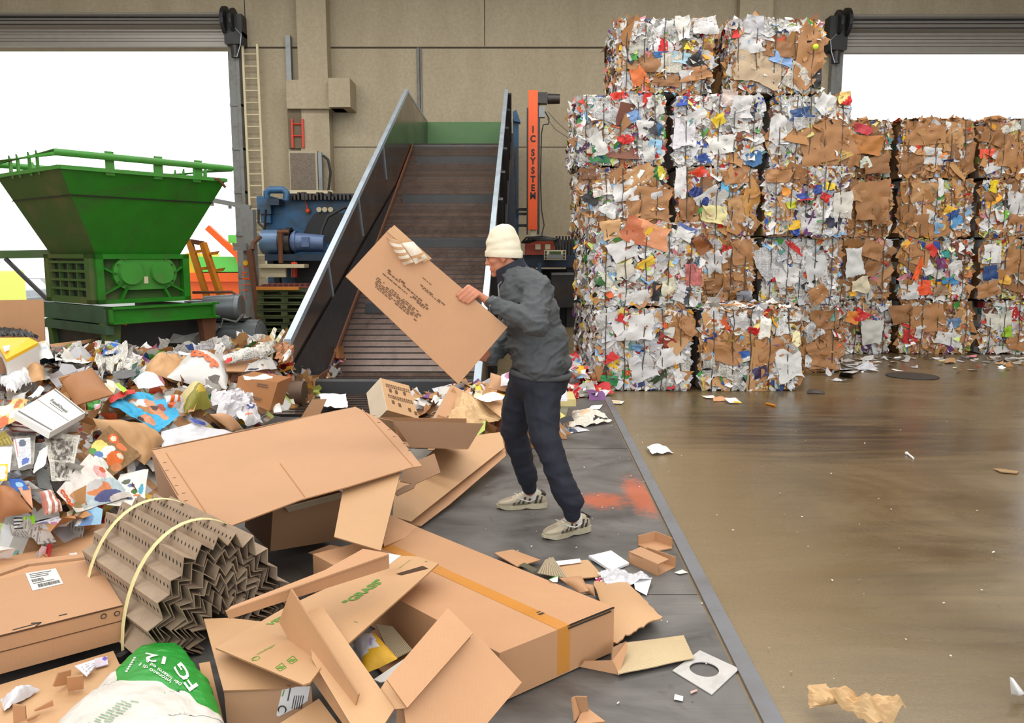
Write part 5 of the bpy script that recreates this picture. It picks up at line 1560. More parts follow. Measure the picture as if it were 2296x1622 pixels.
# big advertising flyers
item('food_flyer', [(243, 956), (324, 1016), (252, 1068), (186, 1020)], 'advertising flyer with orange food pictures under a clear folder edge', 'flyer', P_blobs(C255(138, 104, 62), [(.28, .2, .13, .1, orr), (.28, .2, .07, .06, crm), (.55, .26, .14, .1, C255(226, 120, 70)), (.2, .62, .2, .2, C255(240, 220, 120)), (.4, .6, .14, .2, wht), (.3, .8, .12, .1, C255(90, 130, 190)), (.12, .8, .08, .1, gr), (.66, .62, .2, .2, C255(230, 110, 40)), (.7, .5, .1, .06, crm), (.5, .9, .25, .08, wht), (.86, .75, .12, .12, C255(206, 130, 80))], 0, .08), lift=.13, crumple=.015, nu=56, nv=50)
s, o = item('portrait_flyer', [(198, 1020), (298, 1112), (168, 1152), (126, 1104)], 'white flyer with a portrait and orange lettering at its corner', 'flyer', P_blobs(C255(232, 226, 220), [(.72, .45, .3, .5, C255(178, 196, 204)), (.62, .38, .17, .24, C255(214, 130, 80)), (.5, .42, .1, .2, C255(200, 196, 196)), (.84, .36, .14, .26, C255(76, 80, 132)), (.95, .2, .1, .2, C255(204, 196, 190)), (.75, .85, .12, .12, C255(150, 130, 90)), (.34, .12, .14, .08, C255(226, 170, 170)), (.35, .06, .06, .05, C255(206, 90, 40))], .1), lift=.15, crumple=.012, nu=56, nv=50)
s.text('coop', .085, .42, .93, (.98, .12), M('orange_print_dark', s2l(226, 92, 44), .4), o, ext=.003)
item('product_sheet', [(270, 1064), (332, 1054), (322, 1138), (238, 1134)], 'white sheet with small pictured goods under the portrait flyer', 'paper sheet', P_blobs(wht, [(.3, .3, .14, .08, C255(90, 100, 80)), (.5, .42, .12, .06, C255(110, 120, 170)), (.65, .6, .1, .08, C255(70, 110, 50)), (.85, .55, .08, .14, C255(70, 170, 200)), (.75, .72, .12, .04, C255(220, 130, 80)), (.55, .8, .1, .05, C255(110, 120, 150))], 0), lift=.11, crumple=.012, nu=44, nv=44)
item('blue_leaflet', [(196, 1130), (230, 1143), (226, 1176), (166, 1181)], 'pale blue leaflet with a round darker patch at the front of the heap', 'leaflet', P_blobs(C255(150, 198, 230), [(.35, .75, .28, .45, C255(110, 150, 206)), (.1, .3, .1, .8, C255(232, 230, 220))]), lift=.12, crumple=.005, nu=16, nv=14)
item('printed_card', [(150, 1150), (182, 1130), (186, 1146), (146, 1182)], 'cream card with a small green and red print left of the pale blue leaflet', 'card', P_blobs(crm, [(.6, .4, .2, .2, gr), (.4, .6, .14, .16, C255(190, 80, 40))]), lift=.11, crumple=.004)
item('crumpled_receipt', [(86, 1106), (120, 1100), (136, 1152), (99, 1158)], 'crumpled white wrapper with red print in front of the grey booklet', 'wrapper', P_stripes(C255(224, 218, 210), C255(186, 116, 100), 3, 0), lift=.13, bulge=.05, crumple=.03, freq=14)
item('blue_folder', [(18, 1074), (48, 1074), (66, 1097), (28, 1104)], 'shiny blue folder at the left of the dark grey booklet', 'folder', P_blobs(C255(44, 92, 176), [(.6, .5, .25, .2, C255(150, 190, 226))]), lift=.12, crumple=.01)
item('torn_brown_bag', [(-8, 1084), (30, 1092), (75, 1150), (-8, 1168)], 'torn dark brown paper bag at the left edge above the big flat box', 'paper bag', mat=M('kraft_reddish', s2l(160, 104, 62), .6, var=.15), lift=.12, bulge=.06, crumple=.03, freq=6)
item('peach_card', [(40, 1094), (68, 1090), (74, 1140), (56, 1122)], 'peach coloured card behind the torn dark brown bag', 'card', P_plain(C255(222, 160, 124)), lift=.11, crumple=.01)
item('lime_wrapper', [(52, 1160), (77, 1153), (80, 1178), (58, 1184)], 'crinkled lime green wrapper beside dark scraps at the front left of the heap', 'wrapper', P_plain(C255(130, 196, 20)), lift=.1, crumple=.025, freq=22)
item('black_scrap', [(30, 1160), (50, 1158), (52, 1186), (32, 1188)], 'black and white striped scrap left of the lime green wrapper', 'paper scrap', P_stripes(blk, C255(190, 188, 186), 4, 1), lift=.09, crumple=.01)
item('blue_print_sheet', [(60, 1180), (130, 1160), (150, 1182), (66, 1192)], 'white sheet with lilac print at the front edge of the heap', 'paper sheet', P_blobs(C255(226, 226, 236), [(.4, .4, .2, .3, C255(120, 120, 180)), (.7, .6, .1, .2, C255(200, 120, 170))], .5), lift=.07, crumple=.02)
# right part of the heap
item('folded_white_paper', [(297, 852), (343, 834), (370, 866), (310, 872)], 'folded white paper left of the carrier bag', 'paper sheet', P_plain(C255(228, 228, 234), .1), lift=.12, bulge=.06, crumple=.02)
item('olive_sack', [(402, 890), (451, 868), (474, 914), (414, 928)], 'cream and olive green sack in front of the white carrier bag', 'sack', P_blobs(C255(214, 196, 140), [(.6, .95, .7, .4, C255(128, 122, 30)), (.7, .7, .3, .1, C255(190, 160, 40))]), lift=.08, bulge=.14, crumple=.03, freq=7, nu=18, nv=18)
item('orange_packet', [(370, 890), (402, 886), (404, 902), (372, 904)], 'small orange and white packet left of the olive sack', 'packet', P_stripes(orr, wht, 2, 0), lift=.12, bulge=.03, crumple=.01)
FILM = M('cloudy_film', s2l(206, 204, 210), .15, var=.12)
item('plastic_film', [(468, 884), (540, 880), (582, 942), (500, 950)], 'crumpled cloudy plastic film in front of the brown carton', 'plastic film', mat=FILM, lift=.08, bulge=.1, crumple=.08, freq=12, nu=26, nv=22)
item('white_packet', [(520, 912), (562, 904), (590, 948), (548, 956)], 'white packet with a blue mark on the plastic film', 'packet', P_blobs(C255(226, 224, 228), [(.5, .35, .22, .12, C255(70, 84, 150)), (.3, .65, .2, .08, C255(216, 140, 120))]), lift=.14, bulge=.05, crumple=.03, freq=12)
item('blue_card', [(424, 936), (460, 948), (462, 954), (436, 950)], 'blue card strip behind the broad white sheet', 'card', P_plain(C255(70, 84, 176)), lift=.12, crumple=.01)
item('curled_board', [(470, 930), (500, 928), (545, 962), (520, 966)], 'curled brown board under the plastic film', 'cardboard piece', mat=[CARD, EDGE], lift=.1, bulge=.05, crumple=.005, th=.006)
# brown carton standing at the right end of the heap
bc = [pd(534, 845, 6.65), pd(623, 858, 6.7), pd(604, 922, 6.55), pd(527, 890, 6.5)]
m = MB(); nrm = newell(bc); nrm = -nrm if np.dot(nrm, bc[0] - EYE) < 0 else nrm
m.prism(bc, V3(.03, .3, 0)); o = thing(m, 'brown_carton', M('carton_brown', s2l(150, 96, 48), .65, var=.12), 'brown carton with faint print standing against the conveyor side', 'carton')
FPR = M('faint_print', s2l(96, 66, 44), .6)
def on4(q, u, v): return (q[0] * (1 - u) + q[1] * u) * (1 - v) + (q[3] * (1 - u) + q[2] * u) * v
for (u0, v0, u1, v1) in ((.5, .14, .78, .18), (.5, .22, .8, .26), (.45, .7, .72, .73), (.45, .76, .7, .79)):
    m = MB(); m.prism([on4(bc, u0, v0) - nrm * .002, on4(bc, u1, v0) - nrm * .002, on4(bc, u1, v1) - nrm * .002, on4(bc, u0, v1) - nrm * .002], nrm * .001); part(m, 'print', FPR, o)
item('white_roll', [(545, 842), (612, 843), (610, 850), (548, 852)], 'white paper strip lying on top of the brown carton', 'paper strip', P_plain(wht), lift=.53, crumple=.02, nu=8, nv=4)
item('carton_lid', [(504, 812), (578, 805), (552, 834), (508, 833)], 'brown carton lid under the open newspapers', 'carton lid', mat=[CARD, EDGE], lift=.14, crumple=.0, th=.012)
item('open_newspaper', [(500, 797), (575, 780), (606, 804), (508, 814)], 'open white newspaper on the brown carton lid', 'newspaper', P_blobs(C255(222, 218, 210), [(.06, .75, .07, .2, rd)], .9), lift=.2, bulge=.06, crumple=.04)
item('grey_newspaper', [(572, 776), (622, 760), (634, 782), (582, 806)], 'grey newspaper leaning towards the conveyor rail', 'newspaper', P_news(11, ((.1, .7, .5, .95),)), lift=.25, crumple=.03)
item('grey_brochure', [(560, 815), (608, 800), (622, 826), (548, 834)], 'pale grey brochure below the leaning grey newspaper', 'brochure', P_blobs(C255(206, 202, 198), [(.25, .8, .2, .12, C255(60, 64, 90))]), lift=.2, crumple=.02)
item('torn_brown_ball', [(612, 775), (652, 768), (654, 812), (620, 818)], 'torn brown paper bunch by the lower end of the conveyor rail', 'paper bunch', P_blobs(C255(170, 116, 78), [(.4, .8, .2, .15, wht), (.6, .2, .2, .2, C255(200, 160, 120))], 0, .25), lift=.25, bulge=.08, crumple=.06, freq=16)
for i, (px, lb) in enumerate((([(606, 752), (615, 734), (621, 738), (613, 766)], 'thin white booklet fanned upright by the conveyor rail, left one'), ([(618, 762), (634, 738), (640, 743), (624, 768)], 'thin cream booklet fanned upright by the conveyor rail, right one'))):
    item('thin_booklet', px, lb, 'booklet', P_stripes(wht, C255(206, 196, 150), 2, 0), lift=.34, crumple=.01, th=.012)
item('grey_board', [(458, 795), (505, 794), (500, 812), (468, 808)], 'flat grey board behind the carrier bag', 'board', P_plain(C255(168, 160, 156)), lift=.1, crumple=.0, th=.006)
item('white_tube', [(400, 789), (458, 795), (456, 800), (402, 795)], 'long narrow white sheet behind the carrier bag under the shredder', 'paper sheet', P_plain(C255(240, 242, 248)), lift=.08, crumple=.01)
item('white_wedge', [(604, 888), (622, 872), (632, 924), (614, 926)], 'white folded paper wedge right of the brown carton', 'paper sheet', P_plain(wht), lift=.16, bulge=.03, crumple=.01)
# left top
bd = [pd(-40, 674, 9.9), pd(97, 672, 9.7), pd(101, 764, 9.6), pd(-40, 800, 9.9)]
m = MB(); m.plate(bd, .008); thing(m, 'cardboard_sheet', [CARD, EDGE], 'big plain cardboard sheet standing at the left edge below the shredder', 'cardboard sheet')
yb_ = [ph(-14, 758, .34), ph(64, 757, .34), ph(86, 768, .32), ph(14, 806, .32)]
m = MB(); m.prism(yb_, (0, 0, -.025)); o = thing(m, 'flat_carton', YELLOW, 'flat carton with a yellow lid and white side at the left edge', 'carton')
m = MB(); m.prism([p - V3(0, 0, .026) for p in yb_], (0.0, 0, -.16)); part(m, 'tray', WHITE, o)
item('label_patch', [(6, 778), (22, 774), (26, 784), (10, 790)], 'white crumpled slip on the yellow carton lid', 'paper slip', P_plain(wht), lift=.345, crumple=.01, nu=5, nv=5)
item('black_foil', [(-10, 728), (40, 738), (90, 758), (-10, 752)], 'black plastic strips lying between the cardboard sheet and the yellow carton', 'plastic strips', mat=RUBBER, lift=.3, crumple=.05, freq=12)
item('yellow_wrapper', [(84, 774), (106, 770), (120, 802), (88, 808)], 'white wrapper with a yellow patch right of the yellow carton', 'wrapper', P_blobs(C255(228, 226, 222), [(.6, .3, .25, .2, ye), (.6, .8, .3, .1, C255(170, 190, 220))]), lift=.16, bulge=.06, crumple=.04)
item('brown_flap', [(112, 772), (230, 758), (222, 764), (118, 786)], 'long brown cardboard flap behind the red printed newspaper', 'cardboard piece', mat=[CARD, EDGE], lift=.1, crumple=.01, th=.006)
item('fallen_carton', [(54, 820), (98, 826), (100, 852), (62, 858)], 'small crushed brown carton under the yellow one', 'carton', mat=KRAFT, lift=.12, bulge=.08, crumple=.03)
item('white_fan', [(-8, 846), (60, 828), (72, 862), (20, 880)], 'bunch of white paper at the left edge under the yellow carton', 'paper sheet', P_plain(C255(224, 224, 228)), lift=.14, bulge=.05, crumple=.05, freq=11)
item('white_strip', [(62, 888), (90, 866), (100, 872), (74, 896)], 'bent white strip between the food leaflet and the pizza box', 'paper strip', P_plain(wht), lift=.2, crumple=.02, nu=8, nv=4)
item('dark_newspaper', [(250, 832), (302, 830), (306, 846), (256, 852)], 'dark grey newspaper lying in front of the brown sack', 'newspaper', P_plain(C255(92, 92, 94), .5), lift=.1, crumple=.02)
item('brown_crate_side', [(-8, 800), (16, 806), (28, 832), (-8, 842)], 'dark brown carton corner at the left edge', 'carton', mat=M('carton_dark', s2l(112, 70, 38), .6, var=.2), lift=.2, bulge=.06, crumple=.01)
# ------------------------------------------------------------------ cardboard in the foreground
CM = [CARD, EDGE]
CM2 = [CARD2, EDGE]
CMD = [CARDD, EDGE]


def plane3(a, b, c):
    n = unit(np.cross(b - a, c - a)); return a, n


def on_plane(pl, pxs): return [pp(x, y, pl[0], pl[1]) for x, y in pxs]


def board(name, pts, parent, mats=CM, th=.006, label=None):
    m = MB(); m.plate(pts, th)
    return part(m, name, mats, parent, label=label)


# long taped box (lies on the plates)
A1, A2 = pz(1377, 1362, .19), pz(1120, 1465, .19)
dl = unit(pz(952, 1189, .19) - A1); Lb = 1.2
t = root('long_box', (np.mean([A1[0], A2[0]]), np.mean([A1[1], A2[1]]), 0), 'long flat brown box sealed with tape, lying below the feet of the worker', 'box')
m = MB(); m.obox(A1 * V3(1, 1, 0) + V3(0, 0, .012), (A2 - A1), dl * Lb, V3(0, 0, .178)); part(m, 'body', CARD, t)
dn_ = unit(A2 - A1)
mid = A1 + (A2 - A1) * .47
m = MB(); m.obox(mid - dn_ * .028 + V3(0, 0, .0005), dn_ * .056, dl * Lb * .98, V3(0, 0, .001)); m.obox(mid - dn_ * .028 - dl * .002, dn_ * .056, dl * .002, V3(0, 0, -.17)); part(m, 'tape', TAPE, t)
m = MB(); m.obox(A1 - dl * .002 + V3(0, 0, -.004), (A2 - A1) * .44, dl * .006, V3(0, 0, .004)); m.obox(A1 + dn_ * .02 - dl * .004 + V3(0, 0, -.012), (A2 - A1) * .4, -dl * .001, V3(0, 0, .006)); part(m, 'lid_slit', M('slit_dark', (.03, .02, .012), .9), t)
m = MB(); q = pz(1222, 1376, .1915); m.obox(q, dn_ * .025, dl * .012, (0, 0, .0005)); part(m, 'print', INK, t); m = MB(); m.obox(q + dl * .02, dn_ * .018, dl * .006, (0, 0, .0005)); part(m, 'print', INK, t)
fl = [pz(862, 1225, .19), pz(952, 1189, .19), pz(873, 1154, .22), pz(846, 1186, .24)]
board('end_flap', fl, t)
t['label'] = 'long flat brown box sealed with tape, lying below the feet of the worker'

# flat cardboard sheets beside the worker's front foot
fs_ = [(1000, 985, .25), (1124, 969, .2), (1131, 1004, .15), (922, 1170, .07), (880, 1158, .1), (886, 1085, .2)]
m = MB(); m.plate([pz(x, y, z) for x, y, z in fs_], .006); thing(m, 'flattened_carton', CM2, 'flattened pale carton lying left of the far shoe of the worker, upper of two', 'flattened carton')
fs_ = [(1010, 1000, .21), (1126, 985, .16), (1135, 1022, .11), (1010, 1130, .05), (944, 1180, .03), (890, 1172, .05), (886, 1100, .17)]
m = MB(); m.plate([pz(x, y, z - .01) for x, y, z in fs_], .006); thing(m, 'flattened_carton', CM, 'flattened carton lying left of the far shoe of the worker, lower of two', 'flattened carton')

# open tray box behind the tilted box
t = root('open_tray', (-.6, 4.8, .2), 'long open brown box tray behind the big tilted box', 'box')
b1 = [pd(880, 944, 4.62), pd(1085, 950, 4.72), pd(1050, 1007, 4.66), pd(922, 1004, 4.56)]
board('front_panel', b1, t, CMD)
board('back_panel', [pd(842, 937, 5.0), pd(1046, 939, 5.05), pd(1046, 1000, 5.05), pd(850, 1000, 5.0)], t, CMD)
board('bottom', [pd(922, 1003, 4.57), pd(1048, 1006, 4.67), pd(1040, 990, 5.05), pd(860, 990, 5.0)], t, CMD)
board('end_panel', [pd(880, 944, 4.62), pd(842, 937, 5.0), pd(850, 1000, 5.0), pd(900, 1004, 4.6)], t, CMD)
t2 = root('torn_flaps', (-.55, 4.2, .1), 'torn brown cardboard flaps under the right corner of the tilted box', 'cardboard piece')
board('flap', [pd(897, 1080, 4.1), pd(906, 1046, 4.2), pd(974, 1017, 4.3), pd(988, 1060, 4.25), pd(930, 1086, 4.1)], t2, CMD)
board('torn_edge', [pd(884, 1103, 4.05), pd(906, 1090, 4.1), pd(934, 1082, 4.12), pd(928, 1094, 4.08), pd(890, 1112, 4.03)], t2, CMD)

# big tilted box
t = root('tilted_box', (-1.1, 3.6, .1), 'big brown box tipped on its side with its wide stapled panel on top', 'box')
pa, pb, pc_ = pd(339, 1011, 3.92), pd(920, 1048, 3.72), pd(448, 1200, 3.12)
pl = plane3(pa, pb, pc_)
top_ = on_plane(pl, [(339, 1011), (560, 965), (796, 912), (850, 940), (892, 977), (946, 1045), (920, 1049), (779, 1092), (674, 1121), (570, 1160), (487, 1191), (449, 1199), (440, 1190)])
board('top_panel', top_, t)
n_ = pl[1] if pl[1][2] < 0 else -pl[1]
w0, w1 = on_plane(pl, [(339, 1012), (398, 1112)])
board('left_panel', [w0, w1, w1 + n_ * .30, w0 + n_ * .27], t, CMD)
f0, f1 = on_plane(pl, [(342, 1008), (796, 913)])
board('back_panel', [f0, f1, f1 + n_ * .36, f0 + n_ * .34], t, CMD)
hl = [pd(770, 1093, 3.62), pd(899, 1055, 3.7), pd(854, 1235, 3.18), pd(749, 1204, 3.2)]
board('side_flap', hl, t, CM2)
m = MB()
for (x0, y0), (x1, y1), k in (((349, 1030), (445, 1185), 9), ((815, 925), (935, 1035), 7)):
    for i in range(k):
        f = (i + .5) / k
        q = pp(x0 + (x1 - x0) * f + (8 if i % 2 else 14), y0 + (y1 - y0) * f, pl[0], pl[1]); m.obox(q - n_ * .0015 - V3(.006, 0, 0), (.014, .004, 0), (.001, .004, 0), -n_ * .001)
part(m, 'staples', RUST, t)
m = MB()
for a_, b_ in (((372, 1016), (488, 1190)), ((812, 918), (926, 1046)), ((628, 1040), (684, 1116))):
    p0, p1 = on_plane(pl, [a_, b_]); d_ = unit(np.cross(p1 - p0, n_)) * .003
    m.prism([p0 - d_ - n_ * .0008, p0 + d_ - n_ * .0008, p1 + d_ - n_ * .0008, p1 - d_ - n_ * .0008], n_ * .0008)
part(m, 'fold_line', M('crease_brown', s2l(160, 108, 64), .7), t)
# dark box standing beneath it
t = root('box_beneath', (-1.05, 3.95, 0), 'shaded brown box standing under the big tilted box', 'box')
a_, b_, c_, d_ = pd(612, 1140, 3.62), pd(766, 1104, 3.82), pd(770, 1210, 3.84), pd(606, 1237, 3.6)
dp = unit(np.cross(b_ - a_, V3(0, 0, 1))) * -1
dp = dp if dp[1] > 0 else -dp
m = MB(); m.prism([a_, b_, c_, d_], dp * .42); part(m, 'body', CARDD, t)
m = MB(); p0, p1 = pd(640, 1139, 3.6), pd(782, 1102, 3.78); m.plate([p0, p1, p1 + V3(0, .05, -.04), p0 + V3(0, .05, -.04)], .005); part(m, 'lit_strip', M('lit_strip', s2l(190, 176, 150), .6), t)  # strip coloured pale to paint the lit inside of the flap
m = MB(); board('lower_flap', [pz(690, 1240, .12), pz(740, 1222, .16), pz(800, 1234, .2), pz(760, 1262, .14)], t, CMD)

# carton with the printed inner panel
t = root('printed_carton', (-.55, 2.7, .05), 'opened carton with green printing, its panels spread beside the pleated bundle', 'carton')
pl2 = plane3(pz(483, 1453, .20), pz(983, 1264, .28), pz(784, 1441, .25))
e2p = on_plane(pl2, [(483, 1453), (640, 1362), (800, 1288), (872, 1246), (936, 1248), (983, 1264), (955, 1290), (784, 1441), (735, 1478), (695, 1531), (680, 1536)])
board('printed_panel', e2p, t, CM2)
n2 = pl2[1] if pl2[1][2] > 0 else -pl2[1]
m = MB(); a_, b_, c_ = on_plane(pl2, [(888, 1288), (900, 1291), (960, 1276)]); d_ = on_plane(pl2, [(948, 1270)])[0]
m.prism([a_ + n2 * .001, b_ + n2 * .001, c_ + n2 * .001, d_ + n2 * .001], n2 * .0006); part(m, 'slot', M('slot_dark', s2l(70, 44, 26), .9), t)


def txt_on(pl, nn, s, px0, px1, size, mat, parent, ext=0., sx=1.0, name='lettering'):
    a, b = on_plane(pl, [px0, px1]); r = unit(b - a); up = np.cross(nn, r)
    return letter(name, s, (a + b) / 2 + nn * .0012, r, up, size, mat, parent, ext, .0005, sx)


txt_on(pl2, n2, '"GRASS"', (780, 1352), (854, 1303), .056, INKG, t, .002)
txt_on(pl2, n2, 'VER', (608, 1400), (634, 1386), .04, INKG, t, .001)
txt_on(pl2, n2, '1', (794, 1399), (803, 1393), .025, INKG, t)
txt_on(pl2, n2, 'papiro & cartone', (896, 1274), (918, 1258), .012, INKG, t)
txt_on(pl2, n2, 'R', (953, 1262), (960, 1258), .018, INKG, t)
txt_on(pl2, n2, 'imballaggio', (578, 1468), (614, 1448), .016, INKG, t)
m = MB()
for cx_, cy_ in ((630, 1496), (655, 1480)):
    q = on_plane(pl2, [(cx_ - 12, cy_ + 2), (cx_ + 2, cy_ - 8), (cx_ + 12, cy_ + 2), (cx_ - 2, cy_ + 10)])
    for i in range(4): m.bar(q[i] + n2 * .001, q[(i + 1) % 4] + n2 * .001, .002, .001, n2)
    cc = sum(q) / 4
    m.bar(cc + (q[0] - cc) * .5 + n2 * .001, cc + (q[2] - cc) * .5 + n2 * .001, .012, .001, n2)
q = on_plane(pl2, [(574, 1478)])[0]; m.tube([q + n2 * .001 + .012 * (V3(1, 0, 0) * math.cos(x * .63) + V3(0, 1, 0) * math.sin(x * .63)) for x in range(10)], .0015, 4, True)
part(m, 'handling_symbol', INKG, t)
# trough of folded flaps
lip = [pz(506, 1372, .36), pz(872, 1243, .42)]
board('folded_lip', [lip[0], lip[1], pz(873, 1275, .37), pz(514, 1389, .32)], t, CM)
board('rear_slope', [lip[0], pz(518, 1360, .37), pz(610, 1325, .37), pz(728, 1279, .38), pz(814, 1231, .42), pz(866, 1240, .42), lip[1]], t, CM)
board('lower_panel', [pz(457, 1388, .18), pz(513, 1386, .18), pz(640, 1400, .18), pz(700, 1500, .16), pz(697, 1538, .15), pz(616, 1545, .15), pz(501, 1549, .15)], t, CM2)
board('outer_panel', [pz(446, 1488, .15), pz(470, 1484, .16), pz(506, 1640, .03), pz(476, 1640, .03)], t, CM)
sf = [pz(502, 1550, .148), pz(698, 1539, .148), pz(706, 1660, .01), pz(512, 1660, .01)]
board('side_panel', sf, t, CMD)
sf = flatten(sf); pl3 = plane3(sf[0], sf[1], sf[2])
n3 = pl3[1] if np.dot(pl3[1], EYE - sf[0]) > 0 else -pl3[1]
m = MB(); q = on_plane(pl3, [(634, 1542), (696, 1539), (690, 1572), (676, 1582), (624, 1608), (620, 1604)]); m.prism([p + n3 * .002 for p in q], -n3 * .001)
lb = part(m, 'label', M('label_grey', s2l(196, 192, 190), .5), t)
m = MB(); q = on_plane(pl3, [(650, 1543), (653, 1543), (647, 1572), (644, 1572)]); m.prism([p + n3 * .003 for p in q], -n3 * .0006)
for k in range(5):
    q = on_plane(pl3, [(660 + k * 5, 1560), (662 + k * 5, 1560), (656 + k * 5, 1590), (654 + k * 5, 1590)]); m.prism([p + n3 * .003 for p in q], -n3 * .0006)
q = on_plane(pl3, [(633, 1592)])[0]; m.tube([q + n3 * .003 + .012 * (V3(1, 0, 0) * math.cos(x * .63) + V3(0, .1, 1) * math.sin(x * .63)) for x in range(10)], .002, 4, True)
part(m, 'label_print', INK, lb)
m = MB(); q = on_plane(pl3, [(636, 1548), (639, 1548), (635, 1562), (632, 1562)]); m.prism([p + n3 * .003 for p in q], -n3 * .0006); part(m, 'green_print', INKG, lb)
txt_on(pl3, n3, '0C4Y/02', (642, 1569), (646, 1545), .016, INK, lb)
board('white_corner', [pz(870, 1241, .33), pz(899, 1246, .31), pz(873, 1266, .31)], t, [WHITE, WHITE])

# carton at the bottom centre, its flaps folded out around an opening
t = root('open_carton', (-.12, 2.45, 0), 'opened brown carton at the bottom centre with four folded out flaps', 'carton')
board('standing_flap', [pz(652, 1322, .40), pz(803, 1558, .25), pz(780, 1640, .10), pz(690, 1512, .19), pz(625, 1395, .25)], t, CM)
board('left_flap', [pz(690, 1372, .30), pz(721, 1358, .31), pz(884, 1590, .205), pz(852, 1640, .18), pz(795, 1640, .19), pz(700, 1480, .25)], t, CM2)
board('right_flap', [pz(1004, 1364, .36), pz(1061, 1420, .31), pz(913, 1588, .22), pz(867, 1524, .27)], t, CM)
board('outer_right_flap', [pz(1066, 1420, .285), pz(1170, 1531, .17), pz(1078, 1640, .10), pz(915, 1660, .14), pz(905, 1586, .2)], t, CM)
board('front_flap', [pz(850, 1550, .21), pz(868, 1522, .24), pz(914, 1588, .21), pz(884, 1591, .2)], t, CM2)
board('bottom_flap', [pz(600, 1640, .10), pz(715, 1567, .13), pz(770, 1640, .10)], t, CM2)
board('inner_wall', [pz(904, 1338, .185), pz(984, 1383, .185), pz(932, 1458, .02), pz(862, 1400, .02)], t, CMD)
board('front_wall', [pz(890, 1592, .195), pz(1080, 1620, .1), pz(1140, 1700, .01), pz(880, 1700, .01)], t, CM)
board('floor_panel', [pz(790, 1440, .02), pz(900, 1380, .02), pz(985, 1440, .02), pz(880, 1530, .02)], t, CMD)
# what lies in the opening
sq = Sheet([pz(788, 1430, .10), pz(838, 1418, .14), pz(892, 1478, .11), pz(818, 1512, .08)], .04, .012, 12, 3)
o = sq.mesh('printed_pouch', PAPER, 18, 18, P_blobs(C255(222, 220, 228), [(.6, 1.0, .8, .32, C255(226, 174, 40)), (1.0, .6, .2, .6, C255(226, 174, 40)), (.5, .02, .1, .12, C255(90, 190, 60))], 0, .03), None, 0, 'white and yellow plastic pouch lying inside the opened carton', 'pouch')
sq.text('minzy', .022, .62, .5, (.55, -.8), M('violet_ink', s2l(110, 80, 170), .5), o, lift=.004)
sc = Sheet([pz(842, 1400, .09), pz(880, 1405, .09), pz(925, 1458, .05), pz(880, 1480, .05)], 0, 0)
o = sc.mesh('corrugated_piece', PAPER, 24, 4, lambda u, v: (tuple(C255(196, 180, 150)) if int(u * 24) % 2 else tuple(C255(160, 144, 116)), 0.), None, .004, 'pale corrugated card piece inside the opened carton beside the pouch', 'cardboard piece')
m = MB(); m.plate([pz(838, 1524, .09), pz(906, 1478, .10), pz(880, 1526, .1), pz(852, 1530, .09)], .003); thing(m, 'white_card', [WHITE, WHITE], 'white card lying under the pouch inside the opened carton', 'card')

# labelled flat box at the left
A_, B_c = pz(275, 1357, .2), pz(0, 1425, .2)
ef = unit(B_c - A_); es = unit(pz(201, 1247, .2) - A_); es = unit(es - ef * np.dot(es, ef))
t = root('labelled_box', (-1.75, 3.0, .06), 'flat brown box with a white barcode label at the left', 'box')
m = MB(); m.obox(A_ * V3(1, 1, 0) + V3(0, 0, .06), ef * .62, es * .56, V3(0, 0, .14)); part(m, 'body', CARD, t)
m = MB(); m.obox(A_ - es * .002 + V3(0, 0, -.062), ef * .62, es * .002, V3(0, 0, .003)); m.obox(A_ - es * .003 + V3(0, 0, -.006), ef * .62, es * .002, V3(0, 0, .006)); part(m, 'lid_edge', M('slit_brown', s2l(84, 54, 32), .9), t)
zt_ = .2005
m = MB(); q = [pz(x, y, .2) for x, y in ((0, 1282), (60, 1262), (190, 1248), (217, 1256), (214, 1262), (188, 1257), (64, 1272), (0, 1294))]; m.prism([p + V3(0, 0, .001) for p in q], (0, 0, .012)); part(m, 'tuck_flap', CARD, t)
m = MB(); q = [pz(x, y, .2) for x, y in ((57, 1287), (125, 1276), (142, 1310), (73, 1326))]; m.prism([p + V3(0, 0, .001) for p in q], (0, 0, .001)); lb = part(m, 'label', WHITE, t)
m = MB(); rng = random.Random(6)


def quad_on(c4, u0, v0, u1, v1, z):
    return [on4(c4, a, b) + V3(0, 0, z) for a, b in ((u0, v0), (u1, v0), (u1, v1), (u0, v1))]


for (ua, ub, va, vb) in ((.1, .48, .42, .58), (.22, .92, .74, .92)):
    u = ua
    while u < ub:
        w_ = rng.choice([.008, .012, .02]); m.prism(quad_on(q, u, va, u + w_, vb, .0025), (0, 0, .0004)); u += w_ + rng.choice([.008, .014])
for v_ in (.1, .2, .3, .64): m.prism(quad_on(q, .1, v_, rng.uniform(.5, .9), v_ + .03, .0025), (0, 0, .0004))
part(m, 'barcode', INK, lb)
m = MB(); a_, b_ = pz(28, 1413, .2015), pz(92, 1396, .2015); m.bar(a_, b_, .005, .001); m.bar(b_, pz(70, 1398, .2015), .005, .001); m.bar(b_, pz(80, 1405, .2015), .005, .001); m.bar(pz(132, 1381, .2015), pz(150, 1377, .2015), .006, .001); part(m, 'arrow_print', INK, t)
m = MB()
for px, py in ((232, 1382), (262, 1376)):
    q0 = pp(px, py, A_, es) - es * .003; m.tube([q0 + .009 * (ef * math.cos(x * .63) + V3(0, 0, 1) * math.sin(x * .63)) for x in range(10)], .0016, 4, True)
part(m, 'symbol_print', INK, t)
